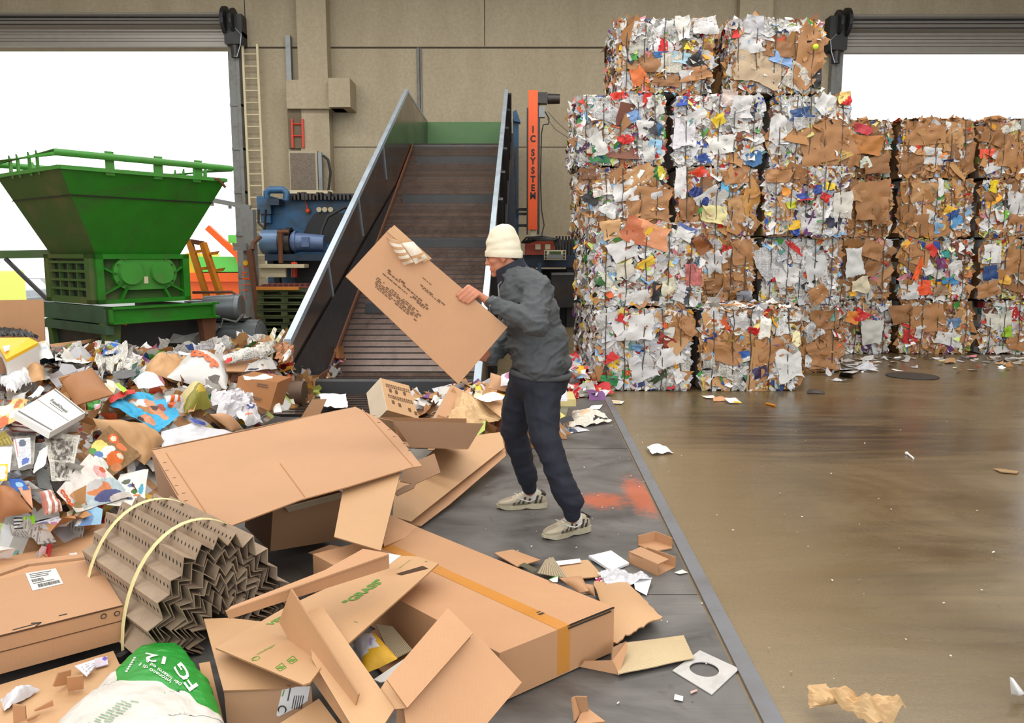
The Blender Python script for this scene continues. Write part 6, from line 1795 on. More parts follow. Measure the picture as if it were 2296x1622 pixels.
# flat box behind it
m = MB(); q = [pz(x, y, .13) for x, y in ((-60, 1204), (0, 1197), (269, 1172), (330, 1215), (230, 1290), (-60, 1300))]; m.prism(q, (0, 0, -.1)); o = thing(m, 'flat_box', CARD, 'wide flat brown box behind the labelled box at the left', 'box')
m = MB(); a_, b_ = pz(12, 1197, .131), pz(118, 1257, .131); m.bar(a_, b_, .004, .001); part(m, 'fold_line', M('crease_brown2', s2l(140, 92, 52), .7), o)
m = MB(); q = [pz(x, y, .135) for x, y in ((154, 1243), (172, 1240), (175, 1248), (162, 1250))]; m.prism(q, (0, 0, .002)); thing(m, 'paper_chip', WHITE, 'tiny white paper chip on the flat box behind the labelled box', 'paper chip')

# big flat carton at the bottom left with small standing flaps
t = root('flat_carton', (-1.6, 2.5, 0), 'big flat carton lying at the bottom left corner with small flaps standing up', 'carton')
m = MB(); q = [pz(x, y, .055) for x, y in ((-80, 1560), (0, 1536), (254, 1460), (268, 1490), (420, 1500), (300, 1720), (-80, 1720))]; m.prism(q, (0, 0, -.045)); part(m, 'panel', CARD2, t)
board('upright_flap', [pz(28, 1581, .12), pz(56, 1585, .12), pz(58, 1616, .06), pz(30, 1624, .06)], t, CM)
board('upright_flap', [pz(150, 1521, .12), pz(186, 1516, .12), pz(187, 1546, .06), pz(152, 1552, .06)], t, CM)
board('upright_flap', [pz(120, 1540, .1), pz(132, 1510, .11), pz(160, 1503, .11), pz(158, 1535, .06), pz(124, 1541, .06)], t, CM)
board('tab', [pz(76, 1595, .075), pz(118, 1572, .085), pz(120, 1584, .075), pz(80, 1596, .06)], t, CM)
board('tab', [pz(58, 1616, .07), pz(92, 1601, .07), pz(80, 1612, .06), pz(64, 1619, .06)], t, CM)
s = Sheet([pz(0, 1568, .06), pz(62, 1545, .07), pz(90, 1550, .06), pz(10, 1600, .06)], .035, .02, 22, 2); s.mesh('bubble_wrap', FILM, 22, 18, None, None, 0, 'crumpled clear bubble wrap on the flat carton at the bottom left', 'bubble wrap')
s = Sheet([pz(167, 1494, .08), pz(212, 1480, .09), pz(214, 1495, .08), pz(194, 1517, .075)], .006, .003, 12, 2)
s.mesh('folded_leaflet', PAPER, 10, 10, P_plain(C255(226, 220, 234), .8), None, .002, 'folded white leaflet with lilac print on the flat carton', 'leaflet')
s = Sheet([pz(212, 1478, .07), pz(240, 1473, .07), pz(243, 1490, .065), pz(214, 1498, .065)], .0, .002, 12, 2)
s.mesh('blister_pack', PAPER, 10, 8, P_blobs(C255(206, 200, 220), [(.8, .25, .16, .3, C255(110, 84, 180)), (.35, .55, .2, .3, C255(214, 196, 206))]), None, .004, 'small lilac pack end beside the folded white leaflet', 'pack')
m = MB(); m.bar(pz(262, 1482, .03), pz(285, 1468, .03), .03, .03); thing(m, 'black_rod', RUBBER, 'short black rod poking out between the flat carton and the green sack', 'rod')

# pleated card bundle with straps
t = root('pleated_bundle', (-1.3, 2.9, 0), 'bundle of pleated grey brown card held by two cream straps', 'bundle')
ax = unit(V3(.56, -.52, 0)); wd = unit(V3(.66, .75, 0)); wd = unit(wd - ax * np.dot(wd, ax)); 
front = V3(-1.12, 2.84, 0.0); back_len = .74
PLT, pt, pb_ = nt('pleated_card')
tcx = node(pt, 'ShaderNodeTexCoord').outputs['Object']
n1 = noise_n(pt, tcx, 14, 5, .7)
base = mix_c(pt, n1, s2l(128, 108, 90), s2l(172, 150, 126))
pt.links.new(base, pb_.inputs['Base Color']); pb_.inputs['Roughness'].default_value = .75
DASH = M('slot_shadow', (.012, .01, .008), .9)
rr_ = random.Random(12)
layers = 10
for L in range(layers):
    # zigzag section bent over a mound
    rad = .10 + .20 * L / (layers - 1)
    pts = []
    k = 19 + 2 * (L // 2)
    for i in range(k):
        f = i / (k - 1)
        a = math.pi * (1 - f)
        zz = rr_.uniform(.016, .030) if i % 2 else -rr_.uniform(.014, .026)
        rx, rz = rad * .92, rad * 1.38
        jx, jz = rr_.uniform(-.005, .005), rr_.uniform(-.005, .005)
        pts.append((math.cos(a) * (rx + zz) + jx, max(.012, math.sin(a) * (rz + zz) + .012 + jz)))
    rings = []
    off = rr_.uniform(-.03, .03)
    for j in range(5):
        s_ = j / 4
        org = front - ax * back_len * s_ + ax * off
        sc_ = 1 - .0 * s_
        rings.append([org + wd * x * sc_ + V3(0, 0, 1) * z * sc_ for x, z in pts])
    V = [p for r in rings for p in r]
    nV = len(V)
    Fc = []
    for i in range(4):
        for j in range(k - 1): Fc.append((i * k + j, i * k + j + 1, (i + 1) * k + j + 1, (i + 1) * k + j))
    # second skin gives each pleat its thickness
    ctr = front + V3(0, 0, .02)
    V2 = []
    for r in rings:
        for j, p in enumerate(r):
            q = r[min(j + 1, k - 1)] - r[max(j - 1, 0)]
            n_ = unit(np.cross(q, ax)); V2.append(p - n_ * .0045 if np.dot(n_, V3(0, 0, 1)) >= 0 else p + n_ * .0045)
    Fc = Fc + [tuple(nV + x for x in reversed(f)) for f in Fc]
    ring = [j for j in range(k)] + [i * k + k - 1 for i in range(1, 5)] + [4 * k + j for j in range(k - 2, -1, -1)] + [i * k for i in range(3, 0, -1)]
    for a_, b_ in zip(ring, ring[1:] + ring[:1]): Fc.append((a_, b_, nV + b_, nV + a_))
    sh_ = link_mesh('pleated_sheet', V + V2, Fc, PLT, t)
    if L == layers - 1:
        m = MB()
        for j in range(0, k - 1):
            if j > 15 or j % 2: continue
            a0, b0, a1, b1 = rings[0][j], rings[0][j + 1], rings[4][j], rings[4][j + 1]
            nn = unit(np.cross(a1 - a0, b0 - a0)); nn = nn if np.dot(nn, EYE - a0) > 0 else -nn
            for q in range(24):
                f0, f1 = (q + .3) / 24, (q + .52) / 24
                g0, g1 = .38, .54
                P = [a0 + (a1 - a0) * f0 + (b0 - a0) * g0, a0 + (a1 - a0) * f1 + (b0 - a0) * (g0 + .1), a0 + (a1 - a0) * f1 + (b0 - a0) * (g1 + .1), a0 + (a1 - a0) * f0 + (b0 - a0) * g1]
                m.prism([p + nn * .0015 for p in P], -nn * .001)
        part(m, 'perforation_pattern', DASH, sh_)['kind'] = 'stuff'
STRAP = M('cream_strap', s2l(220, 206, 150), .4, var=.06)
for s_ in (.22, .74):
    path = []
    for i in range(25):
        a = math.pi * i / 24
        path.append(front - ax * back_len * (s_ + .05 * math.sin(a)) + wd * (-math.cos(a) * .304) + V3(0, 0, max(.01, math.sin(a) * .442 + .012)))
    m = MB()
    rings = [[p - ax * .011, p + ax * .011, p + ax * .011 + unit(p - front * V3(1, 1, 0)) * .003, p - ax * .011 + unit(p - front * V3(1, 1, 0)) * .003] for p in path]
    m.loft(rings); part(m, 'strap', STRAP, t)

# green and white sack of plaster
SK, st_, sbd = nt('sack_skin')
col = node(st_, 'ShaderNodeAttribute', attribute_name='col').outputs['Color']
tcx = node(st_, 'ShaderNodeTexCoord').outputs['Object']
g_ = noise_n(st_, tcx, 9, 6, .75, .5)
st_.links.new(mix_c(st_, ramp(st_, g_, [(.6, 0.), (.8, .22)]), col, s2l(120, 140, 100)), sbd.inputs['Base Color'])
sbd.inputs['Roughness'].default_value = .42
bump(st_, sbd, noise_n(st_, tcx, 22, 4), .4, .01)
SackS = [(340, 1449, 14, .014), (345, 1466, 44, .03), (344, 1488, 62, .045), (345, 1512, 78, .055), (333, 1552, 112, .066), (312, 1604, 142, .072), (298, 1670, 166, .074), (292, 1740, 160, .066), (290, 1800, 120, .04)]
zm_ = lambda hh: .06 + hh * 1.15
cen = [pz(c[0], c[1], zm_(c[3])) * V3(1, 1, 0) + V3(0, 0, .06) for c in SackS]
SackS = [(c, 0, c[2] * np.linalg.norm(pz(c[0], c[1], zm_(c[3])) - EYE) / 1830., c[3]) for c in SackS]
rings = []
NR, NI, IB = 90, 120, 70
for si in range(NI + 1):
    r_ = []
    for k in range(NR):
        a = 2 * math.pi * k / NR
        ca, sa = math.cos(a), math.sin(a)
        lim = (66 - 21 * ca + 2.5 * math.sin(ca * 7)) / NI
        f = si / NI; fb = IB / NI
        f = f * lim / fb if f <= fb else lim + (f - fb) * (1 - lim) / (1 - fb)
        f = f * (len(SackS) - 1); i = min(int(f), len(SackS) - 2); g = f - i; g = g * g * (3 - 2 * g)
        c_ = cen[i] * (1 - g) + cen[i + 1] * g
        hw, hh = SackS[i][2] * (1 - g) + SackS[i + 1][2] * g, SackS[i][3] * (1 - g) + SackS[i + 1][3] * g
        axd = unit(cen[min(i + 1, len(cen) - 1)] - cen[i])
        sd = unit(np.cross(axd, V3(0, 0, 1)))
        p = c_ + sd * hw * math.copysign(abs(ca) ** .8, ca) + V3(0, 0, 1) * (hh * math.copysign(abs(sa) ** .8, sa) + hh)
        q = p * 9
        p = p + V3(0, 0, 1) * .012 * noise.noise(Vector(q)) + sd * .01 * noise.noise(Vector(q * 1.3 + 4)) + V3(0, 0, .012) * abs(noise.noise(Vector(p * 21)))
        p[2] = max(p[2], .057)
        r_.append(p)
    rings.append(r_)
V = [p for r in rings for p in r]
Fc, cols = [], []
GR_, WT_ = C255(28, 142, 44), C255(206, 201, 194)
for i in range(NI):
    for k in range(NR):
        Fc.append((i * NR + k, i * NR + (k + 1) % NR, (i + 1) * NR + (k + 1) % NR, (i + 1) * NR + k))
        cols.append((*(WT_ if i >= IB else GR_), 1.0))
Fc.append(tuple(range(NR - 1, -1, -1))); Fc.append(tuple(range(120 * NR, 121 * NR))); cols += [(*GR_, 1.0), (*WT_, 1.0)]
sack = link_mesh('plaster_sack', V, Fc, SK, None, None, True, 70, True, {'col': cols, 'pat': [0.] * len(Fc), 'uv': np.array(V)[:, :2]})
tag(sack, 'filled sack with a green top and white lower half lying at the bottom left', 'sack')


def sack_pt(px, py):
    """first point of the sack seen at a photo pixel"""
    from mathutils.bvhtree import BVHTree
    global _bvh
    try: _bvh
    except NameError: _bvh = BVHTree.FromPolygons([Vector(p) for p in V], [f for f in Fc if len(f) == 4])
    r = ray(px, py); h = _bvh.ray_cast(Vector(EYE), Vector(r))
    return (np.array(h[0]), np.array(h[1])) if h[0] is not None else (pz(px, py, .15), V3(0, 0, 1))


def sack_text(s, px0, px1, hpx, mat, ext=0.):
    """lettering printed on the sack: reading from px0 to px1, hpx = letter height in photo pixels"""
    v, f = text_geo(s, 1.0, ext, True)
    w_ = v[:, 0].max() - v[:, 0].min()
    a, b = np.array(px0, float), np.array(px1, float)
    r = b - a; Ln = np.linalg.norm(r); r = r / Ln; u = np.array([r[1], -r[0]])
    c = (a + b) / 2
    P = []
    for q in v:
        px = c + r * (q[0] / w_ * Ln) + u * q[1] * hpx
        p, n = sack_pt(*px)
        n = n if np.dot(n, EYE - p) > 0 else -n
        P.append(p + n * .0025)
    return link_mesh('lettering', P, f, mat, sack, recalc=False)


WINK = M('white_print', s2l(236, 236, 228), .5, var=.04)
sack_text('FG', (436, 1546), (398, 1492), 33, WINK, .02)
sack_text('12', (376, 1484), (330, 1474), 24, WINK, .02)
sack_text('per interni ed e', (406, 1538), (328, 1484), 11, WINK, .01)
sack_text('Intonaco di f', (384, 1531), (314, 1490), 11, WINK, .01)
PRG = M('pale_green_print', s2l(120, 160, 120), .6)
m = MB(); rng = random.Random(9)
for k in range(11):
    py = 1572 + k * 5; x0_ = 300 - k * 7 + rng.uniform(-4, 4); x1_ = x0_ + rng.uniform(26, 40)
    for seg in range(2):
        xa, xb = x0_ + seg * 22 - 28, x0_ + seg * 22 - 28 + rng.uniform(12, 19)
        P = [sack_pt(xa, py)[0], sack_pt(xb, py + 4)[0], sack_pt(xb, py + 5.6)[0], sack_pt(xa, py + 1.6)[0]]
        m.prism([p + V3(0, -.002, .003) for p in P], (0, 0, -.0005))
part(m, 'small_print', PRG, sack)
m = MB(); 
for k in range(7):
    p, n = sack_pt(302 - k * 3, 1478 + k * 5); m.ball(p + V3(0, 0, .003), (.005, .004, .003), 4)
part(m, 'seam_thread', WHITE, sack)

# ------------------------------------------------------------------ bits on the steel plates to the right
KRPALE = M('kraft_pale', s2l(204, 168, 122), .6, var=.1, scale=9)
def flat(name, pts, mats, label, cat, th=.004, group=None):
    m = MB(); m.plate([pz(*p) for p in pts], th)
    return thing(m, name, mats if isinstance(mats, list) else [mats, mats], label, cat, group)


def fsheet(name, pts, mat, label, cat, paint=None, nu=14, nv=12, bulge=0., crumple=.01, freq=12, th=0., jag=0., seed=2, prof=.6, group=None, smooth=True):
    s = Sheet([pz(*p) for p in pts], bulge, crumple, freq, seed, prof)
    o = s.mesh(name, mat, nu, nv, paint, None, th, label, cat, group, jag, seed, smooth)
    # nothing sinks below what it lies on
    lo = min((o.matrix_basis @ v.co).z for v in o.data.vertices)
    if lo < .006: o.location.z += .006 - lo
    return s, o


fsheet('torn_board', [(1330, 1305, .03), (1400, 1300, .03), (1484, 1384, .05), (1376, 1442, .03)], CM2, 'torn pale cardboard sheet beside the end of the long taped box', 'cardboard piece', None, 18, 14, .02, .004, 9, .005, .02)
fsheet('corrugated_sheet', [(1388, 1444, .02), (1533, 1425, .02), (1556, 1476, .02), (1386, 1512, .02)], PAPER, 'ribbed pale corrugated sheet beside the white square with a round hole', 'corrugated sheet', lambda u, v: (tuple(C255(204, 182, 144)) if int(v * 56) % 2 else tuple(C255(186, 164, 126)), 0.), 8, 56, .01, .002, 9, .004, .004)
t = root('torn_corner', (pz(1380, 1500, .02)[0], pz(1380, 1500, .02)[1], 0), 'torn brown box corner below the end of the long taped box', 'cardboard piece')
board('panel', [pz(1310, 1484, .05), pz(1372, 1483, .05), pz(1388, 1514, .02), pz(1300, 1496, .01)], t, CM)
board('panel', [pz(1372, 1483, .05), pz(1404, 1440, .07), pz(1408, 1450, .06), pz(1388, 1514, .012)], t, CM)
board('flap', [pz(1374, 1452, .07), pz(1405, 1438, .07), pz(1398, 1460, .05), pz(1372, 1484, .05)], t, CMD)
# white square with the round hole
q = [pz(x, y, .012) for x, y in ((1569, 1457), (1658, 1498), (1596, 1556), (1508, 1502))]
q = [p - V3(0, 0, .003) for p in q]
cH = pz(1579, 1501, .012)
bm_ = MB(); outer, inner = [], []
for k in range(32):
    f = k / 8; i = int(f); g = f - i
    outer.append(q[i] * (1 - g) + q[(i + 1) % 4] * g)
    d = outer[-1] - sum(q) / 4
    inner.append(cH + unit(d) * .052)
th = V3(0, 0, -.0035)
vv = outer + inner + [p + th for p in outer] + [p + th for p in inner]
ff = []
for k in range(32):
    k2 = (k + 1) % 32
    ff += [(k, k2, 32 + k2, 32 + k), (64 + k2, 64 + k, 96 + k, 96 + k2), (k2, k, 64 + k, 64 + k2), (32 + k, 32 + k2, 96 + k2, 96 + k)]
bm_.add(vv, ff); thing(bm_, 'holed_square', M('grey_white_card', s2l(190, 187, 184), .6, var=.12, scale=22, dirt=s2l(140, 136, 134), dirt_amt=.4), 'white card square with a round hole lying by the kerb strip', 'card')
# two small trays
t = root('small_tray', (pz(1468, 1222, 0)[0], pz(1468, 1222, 0)[1], 0), 'small open brown tray lying near the kerb strip, the farther of two', 'tray')
P_ = [pz(1431, 1222, .012), pz(1468, 1236, .012), pz(1507, 1229, .012), pz(1505, 1214, .012), pz(1468, 1205, .012), pz(1436, 1210, .012)]
m = MB(); m.prism(P_, (0, 0, -.006)); part(m, 'bottom', CARD, t)
a_, b_, c_ = pz(1431, 1221, .012), pz(1469, 1213, .012), pz(1506, 1226, .012)
board('side', [a_, b_, b_ + V3(0, 0, .05), a_ + V3(0, 0, .045)], t); board('side', [b_, c_, c_ + V3(0, 0, .045), b_ + V3(0, 0, .05)], t)
t = root('small_box', (pz(1462, 1270, 0)[0], pz(1462, 1270, 0)[1], 0), 'small brown open ended box near the kerb strip, the nearer of two', 'box')
a_, b_ = pz(1411, 1262, .008), pz(1474, 1291, .008); c_ = pz(1514, 1272, .008); d_ = pz(1450, 1252, .008)
h_ = V3(0, 0, .055)
board('bottom', [a_, b_, c_, d_], t); board('front_side', [a_, b_, b_ + h_, a_ + h_], t); board('top', [a_ + h_, b_ + h_, b_ + h_ + (c_ - b_) * .62, a_ + h_ + (d_ - a_) * .62 + V3(0, 0, .012)], t)
board('back_side', [d_, c_, c_ + h_ * .9, d_ + h_], t); board('end', [a_, d_, d_ + h_, a_ + h_], t)
fsheet('notepad', [(1320, 1246, .03), (1370, 1235, .03), (1411, 1262, .02), (1371, 1280, .02)], PAPER, 'white notepad with faint handwriting beside the small brown box', 'notepad', P_plain(C255(238, 238, 240), .25), 10, 10, 0, .003, 8, .012)
fsheet('grey_board_piece', [(1250, 1262, .03), (1318, 1256, .03), (1352, 1292, .02), (1270, 1300, .03)], CM2, 'pale card piece between the long taped box and the notepad', 'cardboard piece', None, 8, 8, 0, .003, 8, .005)
fsheet('ribbed_scrap', [(1222, 1256, .05), (1240, 1250, .06), (1272, 1296, .03), (1204, 1286, .03)], PAPER, 'grey ribbed card scrap at the far side of the long taped box', 'cardboard piece', lambda u, v: (tuple(C255(176, 160, 132)) if int(u * 22) % 2 else tuple(C255(138, 122, 98)), 0.), 22, 6, 0, .004, 8, .004)
fsheet('brown_flap_piece', [(1108, 1240, .03), (1150, 1233, .04), (1212, 1256, .03), (1160, 1272, .03)], CM, 'brown card flap with tape marks beyond the long taped box', 'cardboard piece', None, 8, 8, .006, .003, 8, .005)
fsheet('olive_scrap', [(1163, 1268, .05), (1176, 1262, .05), (1206, 1276, .04), (1196, 1284, .04)], PAPER, 'dark olive scrap tucked beside the brown card flap', 'paper scrap', P_plain(C255(92, 88, 66)), 5, 5, 0, .004)
fsheet('white_strip_sheet', [(1240, 1260, .04), (1300, 1253, .04), (1304, 1262, .035), (1248, 1270, .035)], PAPER, 'narrow white sheet under the pale card piece', 'paper sheet', P_plain(C255(236, 232, 234)), 6, 4, 0, .003)
fsheet('brown_sleeve', [(1253, 1296, .09), (1304, 1292, .09), (1320, 1326, .07), (1300, 1330, .06)], CM, 'small brown card sleeve behind the end of the long taped box', 'cardboard piece', None, 8, 8, .02, .003, 9, .005)
fsheet('brown_sleeve_end', [(1304, 1308, .07), (1330, 1312, .06), (1335, 1338, .02), (1312, 1330, .03)], CM, 'open end of a brown card roll beside the small sleeve', 'cardboard piece', None, 6, 6, .02, .002, 9, .005)
fsheet('green_edged_slip', [(1230, 1300, .2), (1252, 1290, .2), (1250, 1306, .195), (1240, 1306, .195)], PAPER, 'small white slip with a green edge on the long taped box', 'paper slip', P_blobs(wht, [(.5, 0, .6, .15, gr)]), 5, 5, 0, .002)
fsheet('clear_film', [(1340, 1286, .03), (1440, 1284, .03), (1464, 1304, .02), (1360, 1318, .03)], FILM, 'crumpled clear film with papers beside the torn pale cardboard sheet', 'plastic film', None, 24, 16, .02, .03, 22)
fsheet('white_slip_sheet', [(1420, 1300, .03), (1462, 1296, .03), (1450, 1336, .01), (1424, 1322, .02)], PAPER, 'white paper slip sticking out under the clear film', 'paper slip', P_plain(C255(236, 236, 238)), 6, 6, 0, .004)
fsheet('pink_dot_sheet', [(1334, 1296, .03), (1370, 1290, .03), (1374, 1308, .03), (1340, 1310, .03)], PAPER, 'white scrap with a magenta spot under the clear film', 'paper scrap', P_blobs(wht, [(.2, .3, .16, .3, C255(170, 30, 90))]), 8, 6, 0, .005)
fsheet('white_chip', [(1512, 1284, .01), (1530, 1277, .01), (1543, 1284, .01), (1524, 1288, .01)], PAPER, 'small white chip by the kerb strip beside the small brown box', 'paper chip', P_plain(C255(232, 228, 214)), 4, 4, 0, .003)
fsheet('white_chip', [(1513, 1557, .01), (1532, 1562, .01), (1531, 1573, .01), (1511, 1569, .01)], PAPER, 'small white chip below the square with the round hole', 'paper chip', P_plain(wht), 4, 4, 0, .002)
fsheet('pink_chip', [(1548, 1551, .01), (1562, 1546, .01), (1564, 1550, .01), (1549, 1556, .01)], PAPER, 'pink paper strip next to the small white chip below the holed square', 'paper strip', P_plain(C255(226, 170, 160)), 4, 3, 0, .002)
t = root('curled_scrap', (pz(1318, 1605, 0)[0], pz(1318, 1605, 0)[1], 0), 'curled brown card scrap standing at the bottom edge of the plates', 'cardboard piece')
board('panel', [pz(1284, 1566, .07), pz(1290, 1562, .07), pz(1302, 1600, .01), pz(1290, 1618, .01)], t, CM); board('panel', [pz(1290, 1563, .07), pz(1316, 1564, .07), pz(1320, 1592, .03), pz(1302, 1600, .012)], t, CMD)
board('flap', [pz(1302, 1600, .012), pz(1320, 1590, .03), pz(1357, 1618, .02), pz(1290, 1626, .01)], t, CM)

# ------------------------------------------------------------------ things between the conveyor foot and the worker
S = Scraps(); rng = np.random.default_rng(31)
hz2 = lambda x, y: .30 * max(0., 1 - ((x + .28) / .8) ** 2 - ((y - 6.75) / .95) ** 2) ** .6
gx2, gy2 = np.linspace(-1.1, .55, 34), np.linspace(5.75, 7.75, 40)
Vh = np.array([(x, y, max(.006, hz2(x, y) - .01)) for x in gx2 for y in gy2]); fh, ch = [], []
for i in range(33):
    for j in range(39):
        f = (i * 40 + j, (i + 1) * 40 + j, (i + 1) * 40 + j + 1, i * 40 + j + 1)
        if max(Vh[k][2] for k in f) > .007: fh.append(f); ch.append(pick(rng, (.2, .7, .1))[0] * .7)
S.solid(Vh, fh, ch)
for i in range(170):
    x, y = rng.uniform(-1.0, .45), rng.uniform(5.9, 7.6); h = hz2(x, y)
    if h < .03: continue
    t_, b_, n_ = frame(unit(V3(rng.normal(0, .5), rng.normal(-.2, .5), 1)), rng.normal(0, 1, 3)); sz = rng.uniform(.06, .24)
    col, pat = pick(rng, (.4, .5, .1)); S.add(V3(x, y, h + .02), t_, b_, n_, sz, sz * .8, col, pat, rng, .12, 4)
for v in S.V: v[:, 2] = np.maximum(v[:, 2], .007)
o = S.build('loose_paper_heap', loc=(-.28, 6.75, 0)); tag(o, 'low heap of brown card and paper between the conveyor foot and the worker', 'paper heap', kind='stuff')
t = root('printed_box', (pz(880, 915, .1)[0], 6.2, .1), 'small tilted brown box with printed lines on the conveyor foot', 'box')
a_, b_, c_, d_ = pd(853, 848, 6.35), pd(917, 865, 6.5), pd(940, 940, 6.2), pd(868, 920, 6.0)
wv = pd(822, 882, 6.55) - a_
m = MB(); m.prism([a_, b_, c_, d_], wv); part(m, 'body', CARD2, t)
nn = newell([a_, b_, c_, d_]); nn = nn if np.dot(nn, EYE - a_) > 0 else -nn
m = MB(); rng = random.Random(3)
for v0 in (.14, .2, .48, .54):
    u = .14
    while u < .95:
        w_ = rng.uniform(.02, .06); m.prism([on4([a_, b_, c_, d_], x, y) + nn * .001 for x, y in ((u, v0), (u + w_, v0), (u + w_, v0 + .035), (u, v0 + .035))], nn * .0005); u += w_ + .025
for (u, v) in ((.22, .28), (.42, .28), (.7, .26), (.22, .64), (.42, .68), (.72, .74), (.9, .8)):
    m.prism([on4([a_, b_, c_, d_], x, y) + nn * .001 for x, y in ((u, v), (u + .08, v), (u + .08, v + .1), (u, v + .1))], nn * .0005)
part(m, 'print', M('print_brown', s2l(96, 66, 40), .7), t)
lf = [a_, d_, d_ + wv, a_ + wv]
lf = [p + unit(np.cross(d_ - a_, wv)) * (.002 if np.dot(unit(np.cross(d_ - a_, wv)), EYE - a_) > 0 else -.002) for p in lf]
m = MB(); m.plate(lf, .002); part(m, 'open_side', M('pale_inside', s2l(226, 208, 184), .5), t)
flat('brown_flap', [(700, 896, .2), (733, 895, .2), (715, 935, .04), (674, 938, .04)], CM, 'brown card flap behind the top corner of the tilted box', 'cardboard piece')
fsheet('torn_white_sheet', [(716, 884, .12), (775, 883, .12), (780, 914, .1), (720, 912, .1)], PAPER, 'torn white sheets at the foot of the conveyor belt', 'paper sheet', P_plain(C255(236, 236, 242), .1), 8, 8, .01, .01, 9, .003, .04)
t = root('open_flap_box', (pz(1010, 920, .1)[0], 6.3, .1), 'tall brown carton flaps standing at the right of the belt foot', 'carton')
board('flap', [pd(1012, 863, 6.5), pd(1042, 878, 6.5), pd(1010, 960, 6.0), pd(966, 945, 6.0)], t, CM); board('flap', [pd(1042, 878, 6.5), pd(1056, 868, 6.6), pd(1050, 915, 6.3), pd(1014, 958, 6.02)], t, CM)
fsheet('white_card_sheet', [(957, 898, .1), (982, 899, .1), (972, 922, .09), (942, 914, .09)], PAPER, 'white card lying on the belt beside the printed box', 'card', P_plain(C255(238, 238, 244), .1), 5, 5, 0, .002, 9, .004)
fsheet('green_bag', [(966, 892, .14), (988, 880, .16), (994, 892, .14), (982, 902, .12)], FILM, 'small greenish plastic bag behind the white card on the belt', 'plastic bag', None, 12, 10, .05, .04, 22)
fsheet('crumpled_kraft', [(1022, 898, .3), (1080, 893, .32), (1136, 950, .2), (1000, 955, .2)], KRPALE, 'large crumpled pale kraft paper behind the front leg of the worker', 'kraft paper', None, 22, 18, .07, .06, 9, smooth=False)
fsheet('kraft_sheet', [(1078, 900, .34), (1142, 890, .34), (1140, 950, .24), (1096, 915, .3)], CM2, 'smooth pale card behind the crumpled kraft paper', 'cardboard piece', None, 8, 8, .02, .004, 9, .005)
fsheet('white_cloth_sheet', [(1064, 893, .36), (1105, 879, .4), (1140, 892, .38), (1090, 902, .36)], PAPER, 'white paper on top of the crumpled kraft paper', 'paper sheet', P_plain(C255(240, 240, 246)), 10, 8, .02, .01)
fsheet('brown_carton_scrap', [(1100, 836, .5), (1132, 846, .48), (1140, 880, .36), (1096, 870, .4)], CM, 'brown carton scrap behind the worker beside the conveyor rail', 'cardboard piece', None, 8, 8, .03, .01, 9, .005)
fsheet('pink_bag', [(1124, 842, .5), (1148, 836, .5), (1150, 868, .42), (1122, 866, .42)], PAPER, 'white bag with a violet patch behind the worker', 'bag', P_blobs(C255(232, 228, 232), [(.5, .45, .26, .3, C255(176, 106, 150)), (.8, .3, .2, .2, C255(110, 106, 112))]), 14, 12, .05, .02)
fsheet('yellow_scrap', [(1066, 868, .4), (1076, 864, .4), (1080, 876, .38), (1066, 874, .38)], PAPER, 'small yellow scrap by the conveyor rail', 'paper scrap', P_plain(C255(240, 190, 40)), 4, 4, 0, .006)
fsheet('cream_scrap', [(1066, 876, .36), (1082, 876, .36), (1080, 892, .34), (1062, 892, .34)], PAPER, 'cream scrap under the small yellow scrap by the conveyor rail', 'paper scrap', P_plain(C255(226, 214, 180)), 4, 4, 0, .01)
# pale bin behind the worker
t = root('pale_bin', (pz(1262, 965, 0)[0], 6.9, 0), 'pale green waste bin standing behind the legs of the worker', 'bin')
b0, b1 = pd(1236, 962, 6.75), pd(1264, 966, 6.75)
m = MB(); z1_ = pd(1250, 908, 6.75)[2]
m.add([(b0[0], 6.75, .005), (b1[0], 6.75, .005), (b1[0], 7.0, .005), (b0[0], 7.0, .005), (b0[0] - .03, 6.72, z1_), (b1[0] + .04, 6.72, z1_), (b1[0] + .04, 7.04, z1_), (b0[0] - .03, 7.04, z1_)], [(0, 3, 2, 1), (4, 5, 6, 7), (0, 1, 5, 4), (1, 2, 6, 5), (2, 3, 7, 6), (3, 0, 4, 7)])
part(m, 'body', M('bin_green', s2l(186, 190, 160), .5, var=.08), t)
m = MB(); m.box(b0[0] - .06, b1[0] + .1, 6.68, 7.08, z1_, z1_ + .06); part(m, 'rim', M('bin_yellow', s2l(206, 190, 130), .5), t)
fsheet('white_sheet_in_bin', [(1252, 870, .42), (1270, 868, .42), (1272, 900, .32), (1254, 900, .32)], PAPER, 'white sheet sticking out of the pale green bin', 'paper sheet', P_plain(C255(226, 224, 236), .2), 6, 6, .01, .006)
fsheet('crumpled_newspaper', [(1284, 925, .05), (1340, 922, .06), (1372, 946, .02), (1274, 958, .03)], PAPER, 'crumpled cream newspaper on the plates behind the worker', 'newspaper', P_blobs(C255(230, 222, 208), [(.4, .4, .2, .2, C255(226, 190, 160)), (.8, .8, .2, .1, blk)], .4), 22, 14, .05, .03, 14)
fsheet('white_page', [(1272, 950, .02), (1296, 946, .02), (1298, 960, .01), (1262, 964, .01)], PAPER, 'white page under the crumpled cream newspaper', 'paper sheet', P_plain(C255(232, 230, 236), .2), 6, 6, 0, .004)
fsheet('folded_brochure', [(1270, 960, .03), (1298, 958, .03), (1322, 966, .01), (1280, 972, .01)], PAPER, 'folded grey brochure in front of the crumpled cream newspaper', 'brochure', P_blobs(C255(214, 214, 220), [(.2, .6, .15, .5, C255(70, 70, 90))], .6), 8, 6, .01, .006)
